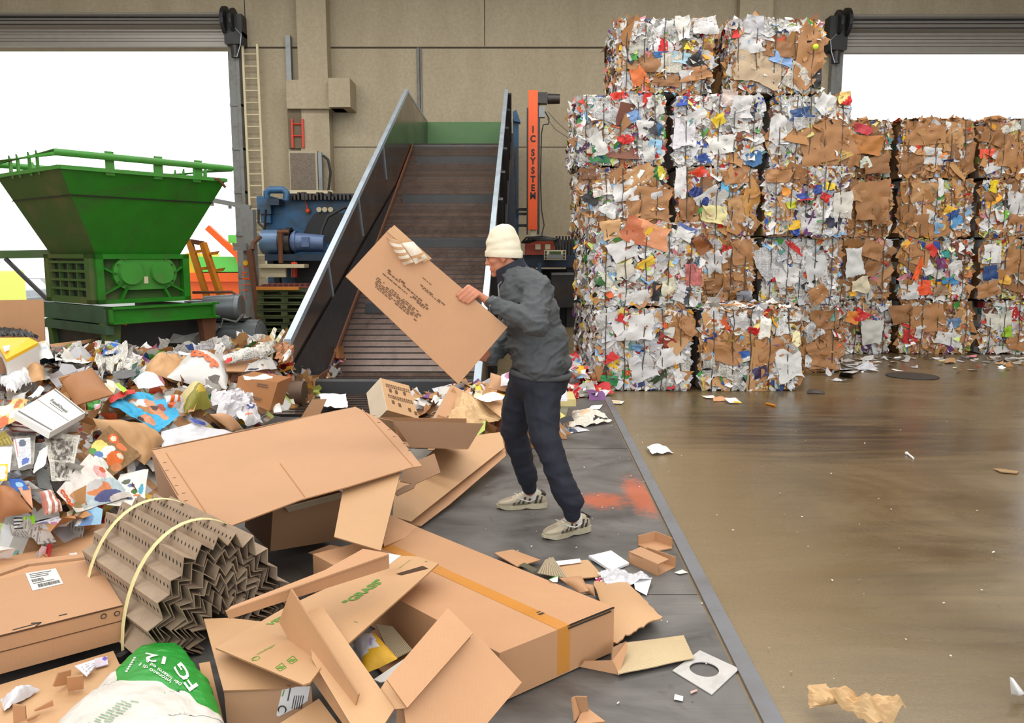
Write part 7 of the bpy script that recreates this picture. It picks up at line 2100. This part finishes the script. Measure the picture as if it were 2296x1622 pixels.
fsheet('white_leaf', [(1326, 910, .01), (1352, 908, .01), (1344, 918, .01), (1320, 917, .01)], PAPER, 'small white leaf of paper behind the crumpled cream newspaper', 'paper leaf', P_plain(wht), 4, 4, 0, .004)
fsheet('cream_slip', [(1358, 896, .01), (1400, 900, .01), (1394, 906, .01), (1362, 904, .01)], PAPER, 'cream folded slip near the corner of the nearest bale', 'paper slip', P_blobs(wht, [(.5, .5, .4, .2, C255(226, 180, 120))]), 6, 4, 0, .005)
# litter spilled at the foot of the first bale
S = Scraps(); rng = np.random.default_rng(77)
for i in range(260):
    c = pz(rng.uniform(1268, 1345), rng.uniform(838, 892), 0); c = c + V3(rng.normal(0, .05), rng.normal(0, .12), 0)
    hgt = .26 * max(0, 1 - abs(c[0] - .72) / .4) * (1 if c[1] > 8.3 else .35)
    if c[0] > .93 and c[1] > 8.3: continue
    c[2] = .02 + rng.uniform(0, 1) * hgt
    t_, b_, n_ = frame(unit(V3(rng.normal(0, .6), rng.normal(-.4, .6), 1)), rng.normal(0, 1, 3)); sz = rng.uniform(.05, .2)
    col, pat = pick(rng, (.5, .12, .38)) if rng.random() > .2 else (C255(206, 34, 34), 0.)
    S.add(c, t_, b_, n_, sz, sz * rng.uniform(.5, 1.2), col, pat, rng, .14, 4)
for i, v in enumerate(S.V): v[:, 2] = np.maximum(v[:, 2], .006)
o = S.build('paper_litter', loc=(.72, 8.3, 0)); tag(o, 'red and white paper litter spilled against the left foot of the nearest bale', 'paper litter', kind='stuff')
S = Scraps()
for i in range(150):
    px = rng.uniform(1780, 2296); py = 800 + rng.exponential(9) + (22 if px < 1950 else 0) * rng.uniform(0, 1.2)
    c = pz(px, py, .012)
    if c[1] > 11.62 or (c[1] > 9.7 and c[0] < 4.3): continue
    t_, b_, n_ = frame(unit(V3(rng.normal(0, .15), rng.normal(0, .15), 1)), rng.normal(0, 1, 3)); sz = rng.uniform(.04, .28 if px < 1950 else .14)
    col, pat = pick(rng, (.82, .1, .08)); S.add(c, t_, b_, n_, sz, sz * .6, col, pat, rng, .06, 3)
for i in range(130):
    px, py = (rng.uniform(1330, 2280), rng.uniform(860, 1600)) if rng.random() < .5 else (rng.uniform(1000, 1500), rng.uniform(930, 1300))
    c = pz(px, py, .01); t_, b_, n_ = frame(unit(V3(rng.normal(0, .2), rng.normal(0, .2), 1)), rng.normal(0, 1, 3)); sz = rng.uniform(.004, .012)
    S.add(c, t_, b_, n_, sz, sz * .7, WH[rng.integers(4)], 0., rng, .06, 2)
for v in S.V: v[:, 2] = np.maximum(v[:, 2], .006)
o = S.build('paper_crumbs', loc=(4.0, 8.0, 0)); tag(o, 'tiny paper crumbs and flat scraps scattered over the floor', 'paper crumbs', kind='stuff')
# single pieces on the concrete
fsheet('white_rag', [(1448, 1004, .02), (1478, 1000, .02), (1512, 1016, .01), (1462, 1021, .01)], M('white_rag', s2l(240, 240, 240), .8), 'white rag lying on the concrete right of the kerb strip', 'rag', None, 18, 12, .02, .02, 20)
fsheet('white_slip', [(1572, 888, .01), (1600, 887, .01), (1606, 893, .01), (1584, 893, .01)], PAPER, 'white slip on the concrete in front of the bale with the littered top', 'paper slip', P_plain(wht), 5, 4, 0, .005)
fsheet('peach_scrap', [(1598, 892, .03), (1622, 889, .03), (1634, 898, .01), (1600, 900, .01)], PAPER, 'peach coloured scrap between the white slip and the white fold in front of the bales', 'paper scrap', P_plain(C255(206, 150, 110)), 6, 5, .02, .01)
fsheet('white_fold', [(1622, 892, .03), (1648, 892, .03), (1664, 904, .01), (1636, 904, .01)], PAPER, 'folded white paper with a yellow bit in front of the bales', 'paper sheet', P_blobs(wht, [(.7, .95, .3, .2, ye)]), 8, 6, .01, .008)
m = MB(); m.cone(pz(1718, 905, .012), pz(1738, 910, .012), .012, None, 6); thing(m, 'orange_pencil', ORANGED, 'short orange brown stick on the concrete in front of the bales', 'stick')
fsheet('black_board', [(1812, 874, .02), (1848, 878, .02), (1850, 883, .01), (1808, 882, .01)], PAPER, 'dark bent board on the concrete right of the bale with the littered top', 'board', P_plain(C255(60, 54, 50)), 6, 4, .02, .006, 9, .004)
fsheet('crumpled_brown_paper', [(1816, 1535, .09), (1850, 1534, .09), (1880, 1578, .04), (1808, 1590, .03)], KRPALE, 'crumpled tan paper on the concrete at the bottom edge, upright part left', 'paper', None, 13, 12, .06, .06, 20, smooth=False)
fsheet('crumpled_brown_strip', [(1830, 1580, .03), (1925, 1585, .05), (2034, 1600, .04), (1960, 1650, .02)], KRPALE, 'crumpled tan paper on the concrete at the bottom edge, long part right', 'paper', None, 20, 11, .05, .07, 20, smooth=False)
fsheet('white_cone', [(2264, 1519, .08), (2272, 1522, .08), (2298, 1556, .02), (2266, 1556, .02)], PAPER, 'white paper cone on the concrete at the right edge', 'paper cone', P_plain(C255(232, 232, 236)), 10, 10, .03, .006)
m = MB(); m.prism([pz(x, y, .012) for x, y in ((2226, 1050), (2250, 1052), (2284, 1057), (2280, 1061), (2244, 1058))], (0, 0, -.006)); thing(m, 'wood_splinter', M('splinter', s2l(150, 120, 84), .8), 'pale wood splinter on the concrete at the right edge', 'splinter')
m = MB(); m.cone(pz(2034, 1017, .008), pz(2048, 1028, .008), .008, None, 6); m.ball(pz(2033, 1017, .01), .014, 5); thing(m, 'white_stick', WHITE, 'tiny white stick lying in the middle of the concrete floor', 'stick')
m = MB(); c = pz(2045, 844, .0)
m.cone(c + V3(0, 0, .0005), c + V3(0, 0, .008), .30, .30, 40); o = thing(m, 'manhole_cover', M('cast_iron', (.03, .028, .026), .5, .3, var=.4, scale=20), 'round dark manhole cover in the floor before the long row of bales', 'manhole cover')
fsheet('tan_scrap', [(2120, 806, .02), (2140, 804, .03), (2144, 814, .01), (2118, 815, .01)], KRAFT, 'small tan scrap on the floor beyond the manhole cover', 'paper scrap', None, 8, 8, .02, .02)
# ------------------------------------------------------------------ the worker
def capsule(m, p0, p1, r0, r1, n=12):
    p0, p1 = np.asarray(p0, float), np.asarray(p1, float)
    t, b, d = frame(p1 - p0)
    L = np.linalg.norm(p1 - p0)
    rings = []
    for i in range(5):
        a = math.pi / 2 * (1 - i / 4)
        rings.append((p0 - d * r0 * math.sin(a), max(.03 * r0, r0 * math.cos(a))))
    for i in range(5):
        a = math.pi / 2 * i / 4
        rings.append((p1 + d * r1 * math.sin(a), max(.03 * r1, r1 * math.cos(a))))
    m.loft([[c + r * (t * math.cos(2 * math.pi * k / n) + b * math.sin(2 * math.pi * k / n)) for k in range(n)] for c, r in rings])


def remeshed(m, name, mats, parent, voxel, smooth_it=6, disp=None, label=None):
    me = bpy.data.meshes.new('tmp'); me.from_pydata([tuple(v) for v in m.v], [], m.f)
    bm = bmesh.new(); bm.from_mesh(me); bmesh.ops.recalc_face_normals(bm, faces=bm.faces); bm.to_mesh(me); bm.free()
    o = bpy.data.objects.new('tmp', me); C.objects.link(o)
    r = o.modifiers.new('r', 'REMESH'); r.mode = 'VOXEL'; r.voxel_size = voxel
    if smooth_it:
        s = o.modifiers.new('s', 'SMOOTH'); s.iterations = smooth_it; s.factor = .5
    dg = bpy.context.evaluated_depsgraph_get()
    ev = bpy.data.meshes.new_from_object(o.evaluated_get(dg))
    V = np.empty(len(ev.vertices) * 3); ev.vertices.foreach_get('co', V); V = V.reshape(-1, 3)
    if disp is not None:
        N = np.empty(len(ev.vertices) * 3); ev.vertices.foreach_get('normal', N); N = N.reshape(-1, 3)
        V = np.array([p + n * disp(p, n) for p, n in zip(V, N)])
    F_ = [tuple(p.vertices) for p in ev.polygons]
    bpy.data.objects.remove(o); bpy.data.meshes.remove(ev); bpy.data.meshes.remove(me)
    ob = link_mesh(name, V, F_, mats, parent, smooth=True, ang=180, recalc=False)
    if label: ob['label'] = label
    return ob


SKIN = M('skin', s2l(196, 128, 98), .5, var=.08, scale=20)
JACK = M('jacket_cloth', s2l(72, 75, 78), .75, var=.14, scale=14, bmp=.15)
NAVY = M('navy_cloth', s2l(26, 30, 44), .8, var=.2, scale=14)
TROU = M('trouser_cloth', s2l(28, 31, 44), .8, var=.25, scale=12)
KNIT = M('cream_knit', s2l(224, 214, 190), .85, var=.06, scale=60, bmp=.3)
SOCK = M('white_sock', s2l(222, 218, 212), .8)
SHOE = M('shoe_beige', s2l(176, 164, 142), .6, var=.12, scale=20)
SHOED = M('shoe_dark', s2l(52, 46, 42), .6)
SOLE = M('shoe_sole', s2l(196, 186, 160), .6, var=.2, dirt=s2l(80, 70, 56))

man = root('person', (pz(1245, 1180, 0)[0], 4.2, 0), 'person in a grey jacket, dark trousers and cream beanie swinging a box towards the conveyor', 'person')
J = {}
J['pel'] = pd(1208, 846, 4.2)
J['hipN'], J['kneN'], J['ankN'] = pd(1217, 862, 4.12), pd(1224, 985, 4.03), pd(1283, 1158, 4.02)
J['hipF'], J['kneF'], J['ankF'] = pd(1184, 862, 4.30), pd(1152, 966, 4.36), pd(1188, 1098, 4.46)
J['mid'], J['che'], J['nec'] = pd(1212, 745, 4.2), pd(1186, 668, 4.2), pd(1160, 614, 4.2)
J['shN'], J['shF'] = pd(1203, 655, 4.04), pd(1164, 648, 4.38)
J['elN'], J['wrN'] = pd(1203, 728, 3.86), pd(1096, 678, 3.97)
J['elF'], J['wrF'] = pd(1150, 745, 4.42), pd(1100, 806, 4.12)
J['hd'] = pd(1127, 566, 4.2)
fwd = unit(V3(-1, .16, 0)); lat = unit(V3(-.16, -1, 0)); UP = V3(0, 0, 1)
hf = unit(fwd + V3(0, 0, -.18)); hu = unit(UP - hf * np.dot(UP, hf)); hl_ = np.cross(hu, hf)
HR = np.stack([hf, hl_, hu], 1)
sc = 4.2 / 1700.0                         # metres per photo pixel near the worker

# the box he swings
bA, bB, bC = pd(775, 620, 3.80), pd(876, 510, 3.86), pd(1138, 734, 3.93)
plb = plane3(bA, bB, bC); nb = plb[1] if np.dot(plb[1], EYE - bA) > 0 else -plb[1]
bD = pp(1028, 862, plb[0], plb[1])
bx_ = root('held_box', ((bA + bB + bC + bD) / 4)[0:2].tolist() + [min(p[2] for p in (bA, bB, bC, bD))], 'large flat brown box held slanting in the air by the worker', 'box')
dep = -nb * .10 + V3(.0, .0, .0)
eT = unit(bC - bB); eD = unit(bA - bB); eD = unit(eD - eT * np.dot(eD, eT))
m = MB(); m.prism([bA, bB, bC, bD], dep); part(m, 'body', CARD, bx_)
# torn flap and curled tape label at its upper corner
ft = [bB, pp(884, 505, plb[0], plb[1]) + nb * .0, pp(962, 572, plb[0], plb[1]) + nb * .005, bB + eT * .2 + eD * .02]
m = MB(); m.plate([p + nb * .004 for p in (pp(868, 520, *plb), pp(884, 505, *plb), pp(968, 580, *plb), pp(950, 590, *plb))], .005); part(m, 'torn_flap', [CARD2, EDGE], bx_)
s = Sheet([pp(866, 532, *plb) + nb * .01, pp(893, 545, *plb) + nb * .07, pp(926, 590, *plb) + nb * .06, pp(905, 596, *plb) + nb * .015], .02, .003, 8, 1)
s.mesh('peeled_strip', PAPER, 12, 8, P_stripes(C255(236, 224, 206), C255(200, 160, 120), 4, 1), bx_, .003)
s = Sheet([pp(898, 548, *plb) + nb * .06, pp(925, 545, *plb) + nb * .07, pp(958, 580, *plb) + nb * .03, pp(930, 594, *plb) + nb * .05], .02, .003, 8, 1)
s.mesh('peeled_tape', PAPER, 12, 8, P_blobs(C255(240, 226, 206), [(.5, .7, .5, .12, C255(214, 170, 126))]), bx_, .003)
m = MB(); rng = random.Random(5)


def bp(a, b): return bB + eT * a + eD * b + nb * .0012


Lw, Lh = np.linalg.norm(bC - bB), np.linalg.norm(bA - bB)
for (b0, a0, a1, h_) in ((.50, .16, .30, .010), (.535, .17, .50, .007), (.57, .34, .52, .010), (.60, .15, .50, .006), (.70, .14, .50, .005), (.725, .14, .50, .006), (.75, .15, .50, .005), (.775, .15, .50, .006), (.80, .16, .49, .005), (.825, .17, .49, .006), (.26, .36, .42, .004), (.36, .38, .56, .006), (.385, .40, .55, .004)):
    a = a0
    while a < a1:
        w_ = rng.uniform(.006, .024)
        if rng.random() < .9: 
            x0_, x1_ = a * Lw, (a + w_ / Lw) * Lw
            y_ = b0 * Lh
            m.prism([bp(x0_, y_), bp(x1_, y_ ), bp(x1_, y_ + h_), bp(x0_, y_ + h_)], nb * .0005)
        a += (w_ + .005) / Lw
part(m, 'print', M('faded_print', s2l(110, 76, 50), .7), bx_)

# body: one continuous skin under the clothes
m = MB()
c0 = J['hd']
m.ball(c0 + hu * .012, (.081, .069, .098), 10, rot=HR)
m.ball(c0 + hf * .030 - hu * .06, (.050, .052, .058), 8, rot=HR)
capsule(m, c0 + hf * .06 - hu * .104, c0 + hf * .066 - hu * .107, .018, .017)                     # chin
capsule(m, c0 + hf * .078 - hu * .01, c0 + hf * .096 - hu * .045, .009, .011, 8)                 # nose
for sg in (-1, 1): m.ball(c0 + hf * .088 + hl_ * sg * .009 - hu * .048, (.010, .008, .008), 6, rot=HR)
capsule(m, c0 + hf * .072 + hl_ * .034 + hu * .006, c0 + hf * .072 - hl_ * .034 + hu * .006, .012, .012, 8)   # brow
capsule(m, c0 + hf * .077 + hl_ * .018 - hu * .074, c0 + hf * .077 - hl_ * .018 - hu * .074, .007, .007, 8)   # lips
capsule(m, c0 + hf * .074 + hl_ * .016 - hu * .085, c0 + hf * .074 - hl_ * .016 - hu * .085, .008, .008, 8)
for sg in (-1, 1):
    m.ball(c0 + hl_ * sg * .068 - hu * .03 - hf * .008, (.018, .009, .028), 8, rot=HR)            # ear
    m.ball(c0 + hf * .048 + hl_ * sg * .045 - hu * .035, (.026, .017, .022), 6, rot=HR)              # cheekbone
    m.ball(c0 + hf * .072 + hl_ * sg * .029 - hu * .012, (.010, .012, .008), 6, rot=HR)           # lid
capsule(m, c0 - hu * .05 - hf * .02, J['nec'] + UP * .0, .058, .062)
capsule(m, J['nec'], J['che'], .07, .11)
for a, b, r0, r1 in (('shN', 'shF', .06, .06), ('che', 'mid', .12, .11), ('mid', 'pel', .11, .12), ('hipN', 'kneN', .075, .052), ('kneN', 'ankN', .052, .038), ('hipF', 'kneF', .075, .052), ('kneF', 'ankF', .052, .038),
                     ('shN', 'elN', .045, .038), ('elN', 'wrN', .038, .028), ('shF', 'elF', .045, .038), ('elF', 'wrF', .038, .028)):
    capsule(m, J[a], J[b], r0, r1)
# feet inside the shoes
toeN, heelN = pz(1219, 1211, .0), pz(1317, 1192, .0)
toeF, heelF = pz(1116, 1142, .0), pz(1222, 1138, .0)
for an, to, he in (('ankN', toeN, heelN), ('ankF', toeF, heelF)):
    capsule(m, J[an], he + (to - he) * .25 + UP * .06, .033, .030); capsule(m, he + (to - he) * .22 + UP * .055, he + (to - he) * .8 + UP * .040, .024, .016)


# near hand over the box's upper edge, fingers on the seen face
def edge_pt(px):
    x0_, y0_, x1_, y1_ = 876, 510, 1138, 734
    f = (px - x0_) / (x1_ - x0_); return bB + (bC - bB) * f


E0 = edge_pt(1040)
wr = J['wrN']
for i, (off, ln) in enumerate(((.0, .040), (.022, .050), (.044, .046), (.064, .034))):
    kn = E0 + eT * (off + .002) - eD * .030 - nb * .018
    k2 = E0 + eT * (off - .004) - eD * .014 + nb * .014
    k3 = E0 + eT * (off - .010) + eD * (.016 + .1 * (ln - .034)) + nb * .013
    tip = E0 + eT * (off - .014) + eD * (.016 + ln * .72) + nb * .008
    capsule(m, wr + (kn - wr) * .12, kn, .021, .0125, 8)
    capsule(m, kn, k2, .0112, .0100, 8); capsule(m, k2, k3, .0098, .0092, 8); capsule(m, k3, tip, .0090, .0078, 8)
tb = wr + (E0 + eT * .03 - eD * .03 - nb * .03 - wr) * .35
capsule(m, tb, E0 + eT * .035 - eD * .022 - nb * .06, .015, .0115, 8); capsule(m, E0 + eT * .035 - eD * .022 - nb * .06, E0 + eT * .012 - eD * .012 - nb * .075, .0112, .009, 8)
# far hand under the box's back
wf = J['wrF']; H0 = (bC + bD) / 2 - nb * .115 - eT * .07
for i in range(4):
    kn = H0 + eD * (.022 * i - .03) + eT * .05 - nb * .012
    capsule(m, wf, kn, .02, .0125, 8); capsule(m, kn, H0 + eD * (.022 * i - .03) + eT * .01, .011, .0095, 8); capsule(m, H0 + eD * (.022 * i - .03) + eT * .01, H0 + eD * (.022 * i - .03) - eT * (.025 + .006 * (i % 3)), .0095, .008, 8)
capsule(m, wf, H0 - eD * .06 + eT * .04, .015, .0115, 8); capsule(m, H0 - eD * .06 + eT * .04, H0 - eD * .07 + eT * .0, .0112, .009, 8)
remeshed(m, 'body', SKIN, man, .0062, 3)

# trousers
m = MB()
m.ball(J['pel'] - UP * .01, (.165, .185, .14), 10, rot=np.stack([fwd, lat, UP], 1))
thN = pd(1216, 915, 4.09); cfN = pd(1252, 1060, 4.0); cuN = pd(1280, 1125, 4.0)
for a, b, r0, r1 in ((J['hipN'], thN, .112, .096), (thN, J['kneN'], .096, .078), (J['kneN'], cfN, .076, .066), (cfN, cuN, .066, .068), (cuN, pd(1281, 1146, 4.01), .066, .048)): capsule(m, a, b, r0, r1)
thF = pd(1163, 912, 4.33); cfF = pd(1173, 1036, 4.41); cuF = pd(1183, 1074, 4.44)
for a, b, r0, r1 in ((J['hipF'], thF, .112, .094), (thF, J['kneF'], .094, .078), (J['kneF'], cfF, .076, .064), (cfF, cuF, .062, .062), (cuF, pd(1186, 1090, 4.45), .060, .046)): capsule(m, a, b, r0, r1)


def folds_t(p, n):
    return .008 * noise.noise(Vector((p[0] * 7, p[1] * 7, p[2] * 16))) + .016 * (.25 - min(.25, abs(noise.noise(Vector((p[0] * 9 + p[2] * 5, p[1] * 6, p[2] * 13)))))) + .004 * noise.noise(Vector((p[0] * 20, p[1] * 20, p[2] * 24 + 5)))


remeshed(m, 'trousers', TROU, man, .0095, 4, folds_t)
for nm, a, b, r in (('trouser_cuff', pd(1281, 1138, 4.01), pd(1283, 1153, 4.01), .048), ('trouser_cuff', pd(1185, 1083, 4.45), pd(1187, 1094, 4.455), .046)):
    m = MB(); capsule(m, a, b, r, r * .95, 16); part(m, nm, NAVY, man, True, 80)

# jacket
m = MB()
tR = lambda tilt: np.stack([unit(fwd + UP * tilt), lat, unit(np.cross(unit(fwd + UP * tilt), lat) * (1 if np.cross(unit(fwd + UP * tilt), lat)[2] > 0 else -1))], 1)
m.ball(pd(1178, 664, 4.2), (.142, .20, .15), 12, rot=tR(-.35)); m.ball(pd(1192, 715, 4.2), (.158, .20, .17), 12, rot=tR(-.25))
m.ball(pd(1208, 775, 4.2), (.170, .205, .17), 12, rot=tR(-.1)); m.ball(pd(1214, 815, 4.2), (.165, .205, .085), 12, rot=tR(-.02))
capsule(m, pd(1212, 812, 4.1), pd(1212, 812, 4.3), .135, .135)
capsule(m, J['nec'] + lat * .05 - UP * .02, J['shN'], .075, .095); capsule(m, J['nec'] - lat * .05 - UP * .02, J['shF'], .075, .095)
capsule(m, J['shN'], J['elN'], .092, .068); capsule(m, J['elN'], J['wrN'] + (J['elN'] - J['wrN']) * .13, .068, .046)
capsule(m, J['shF'], J['elF'], .092, .070); capsule(m, J['elF'], J['wrF'], .068, .046)
capsule(m, pd(1160, 625, 4.2), pd(1182, 640, 4.2), .085, .11)


def folds_j(p, n):
    d = .008 * noise.noise(Vector((p[0] * 6 + p[2] * 5, p[1] * 6, p[2] * 9 - p[0] * 4)))
    w1 = abs(noise.noise(Vector((p[0] * 7 + p[2] * 8, p[1] * 5, p[2] * 15 - p[0] * 8 + 3))))
    w2 = abs(noise.noise(Vector((p[0] * 16 - p[2] * 14, p[1] * 12 + 7, p[2] * 26 + p[0] * 9))))
    d += .034 * (.3 - min(.3, w1)) + .020 * (.26 - min(.26, w2)) - .008
    return d + .0015 * noise.noise(Vector(p * 40))


jk = remeshed(m, 'jacket', JACK, man, .0085, 7, folds_j)
# hem, zip and collar
m = MB(); hc = pd(1213, 836, 4.2); ring = []
for k in range(40):
    a = 2 * math.pi * k / 40; ring.append(hc + fwd * .155 * math.cos(a) + lat * .19 * math.sin(a) + UP * (.012 * math.cos(a)))
m.tube(ring, .017, 8, True); part(m, 'hem', JACK, jk, True, 80)
m = MB(); q0, q1 = pd(1117, 640, 4.06), pd(1124, 690, 4.04)
m.tube([pd(1124, 632, 4.09), q0, pd(1119, 665, 4.04), q1], .0035, 6); part(m, 'zip', STEEL, jk)
m = MB()
na = unit(pd(1127, 580, 4.2) - pd(1158, 640, 4.2)); t_, b_, _ = frame(na)
base_c, top_c = pd(1155, 630, 4.2), pd(1141, 592, 4.2)
rings = []
for f, r in ((0, .098), (.35, .094), (.7, .085), (1.0, .084), (1.02, .076), (.5, .078)):
    c = base_c + (top_c - base_c) * f; rings.append([c + r * (t_ * math.cos(2 * math.pi * k / 28) * 1.0 + b_ * math.sin(2 * math.pi * k / 28)) for k in range(28)])
m.loft(rings, False); part(m, 'collar', NAVY, man, True, 70)
# beanie
m = MB()
rings = []
bc_ = c0 + hu * .0 - hf * .004
NB_ = 40


def bean(f, k, grow=0.):
    x = 2 * math.pi * k / NB_
    r = max(.015, (1 - f ** 2.5) ** .44)
    q = hu * (f * .148 - .022 * math.cos(x) * -(1 - f) - .028 * (1 - f)) - hf * .018 * f
    fold = (.0016 * math.sin(f * 26 + 2.2 * math.cos(x)) * (1 - f) if f < 1 else 0) + .005 * noise.noise(Vector((math.cos(x) * 2.4, math.sin(x) * 2.4, f * 5)))
    return bc_ + q + hf * (.095 * r + fold + grow) * math.cos(x) + hl_ * (.083 * r + fold + grow) * math.sin(x)


for i in range(27): rings.append([bean(i / 26, k) for k in range(NB_)])
m.loft(rings); bn = part(m, 'beanie', KNIT, man, True, 80)
m = MB()
m.loft([[bean(f, k, g) for k in range(NB_)] for f, g in ((.0, -.004), (.0, .003), (.03, .005), (.17, .005), (.20, .003), (.20, -.004))], False); part(m, 'beanie_band', KNIT, bn, True, 60)
# hair at the nape, watch on the wrist
m = MB(); m.ball(c0 - hf * .065 - hu * .03, (.035, .06, .035), 8, rot=HR); part(m, 'hair', M('dark_hair', (.03, .022, .018), .6), man, True, 80)
for sg in (-1, 1):
    m = MB(); m.ball(c0 + hf * .0805 + hl_ * sg * .029 - hu * .014, (.005, .008, .004), 6, rot=HR); part(m, 'eye', M('eye_dark', (.02, .015, .012), .2), man, True, 80)
m = MB(); w0 = J['wrN'] + (J['elN'] - J['wrN']) * .10; tt, bb, dd = frame(J['elN'] - J['wrN'])
m.tube([w0 + .034 * (tt * math.cos(2 * math.pi * k / 16) + bb * math.sin(2 * math.pi * k / 16)) for k in range(16)], .006, 6, True); part(m, 'watch', GALV, man, True, 80)


# shoes
def shoe(to, he, ank, tilt=0.0):
    d = unit((to - he) * V3(1, 1, 0)); L = np.linalg.norm((to - he)[:2]); s = V3(-d[1], d[0], 0)
    prof = [(-.02, .022, .050), (.03, .034, .085), (.14, .039, .100), (.28, .039, .108), (.42, .038, .100), (.55, .042, .080), (.70, .047, .062), (.84, .044, .052), (.95, .030, .042), (1.0, .012, .034)]

    def P(f, w, z): return he + d * f * L + s * w + UP * (z + .006 + tilt * max(0, .5 - f) * .1)
    rings = []
    for f, w, h in prof:
        r = []
        for k in range(16):
            a = 2 * math.pi * k / 16
            ca, sa = math.cos(a), math.sin(a)
            r.append(P(f, w * math.copysign(abs(ca) ** .7, ca), .022 + (h - .022) * (.5 + .5 * math.copysign(abs(sa) ** .8, sa))))
        rings.append(r)
    m = MB(); m.loft(rings); up_ = part(m, 'shoe', SHOE, man, True, 60)
    rings = []
    for f, w, h in [(-.03, .026, 0)] + [(f, w + .004, 0) for f, w, h in prof[1:]] + [(1.02, .012, 0)]:
        z1_ = .032 if f < .4 else .024
        z0_ = 0.0 if not .38 < f < .48 else .006
        if f > .9: z0_ = .008
        rings.append([P(f, -w, z0_), P(f, w, z0_), P(f, w * 1.02, z1_), P(f, -w * 1.02, z1_)])
    m = MB(); m.loft(rings); part(m, 'sole', SOLE, up_)
    m = MB()
    for f, sl in ((.10, .06), (.20, .1), (.34, .1), (.46, .1), (.56, .09), (.66, .08)):
        for sd_ in (-1, 1):
            w = np.interp(f, [q[0] for q in prof], [q[1] for q in prof]) + .0015; h = np.interp(f, [q[0] for q in prof], [q[2] for q in prof])
            m.prism([P(f, sd_ * w, .034), P(f + .05, sd_ * w, .034), P(f + .05 - sl * .5, sd_ * w * .88, h * .78), P(f - sl * .5, sd_ * w * .88, h * .78)], s * sd_ * .0015)
    m.prism([P(.02, -.028, .07), P(.02, .028, .07), P(.10, .032, .085), P(.10, -.032, .085)], UP * .012 - d * .01)
    part(m, 'dark_panel', SHOED, up_)
    for sd_ in (-1, 1):
        m = MB(); pth = []
        for k in range(9):
            f = .22 + .42 * k / 8; w = np.interp(f, [q[0] for q in prof], [q[1] for q in prof]) + .0015
            pth.append(P(f, sd_ * w * (.98 - .04 * k / 8), .045 + .032 * abs(k / 8 - .35) ** 1.2 * 1.6))
        m.tube(pth, [.002 + .002 * math.sin(math.pi * k / 8) for k in range(9)], 6); part(m, 'side_stripe', SOCK, up_)
    m = MB(); r_ = [P(f, 0, h + .0012) for f, w, h in prof[6:9]]; rr = [(f, w, h) for f, w, h in prof[6:10]]
    m.loft([[P(f, w * .99 * math.cos(math.pi * q / 8), .022 + (h - .020) * math.sin(math.pi * q / 8) ** .8) for q in range(9)] for f, w, h in rr], False, 0, False); part(m, 'toe_cap', M('toe_grey', s2l(150, 138, 118), .6), up_, True, 80)
    m = MB()
    for k in range(5):
        f = .36 + k * .055; h = np.interp(f, [q[0] for q in prof], [q[2] for q in prof]) + .004
        m.tube([P(f, -.017, h - .009), P(f + .015, 0, h - .003), P(f, .017, h - .009)], .0032, 5)
    part(m, 'laces', SOCK, up_)
    m = MB(); capsule(m, he + d * L * .26 + UP * .072, ank + d * .008 + UP * .03, .040, .041, 14); part(m, 'sock', SOCK, man, True, 80)


shoe(toeN, heelN, J['ankN'], .1)
shoe(toeF, heelF, J['ankF'])
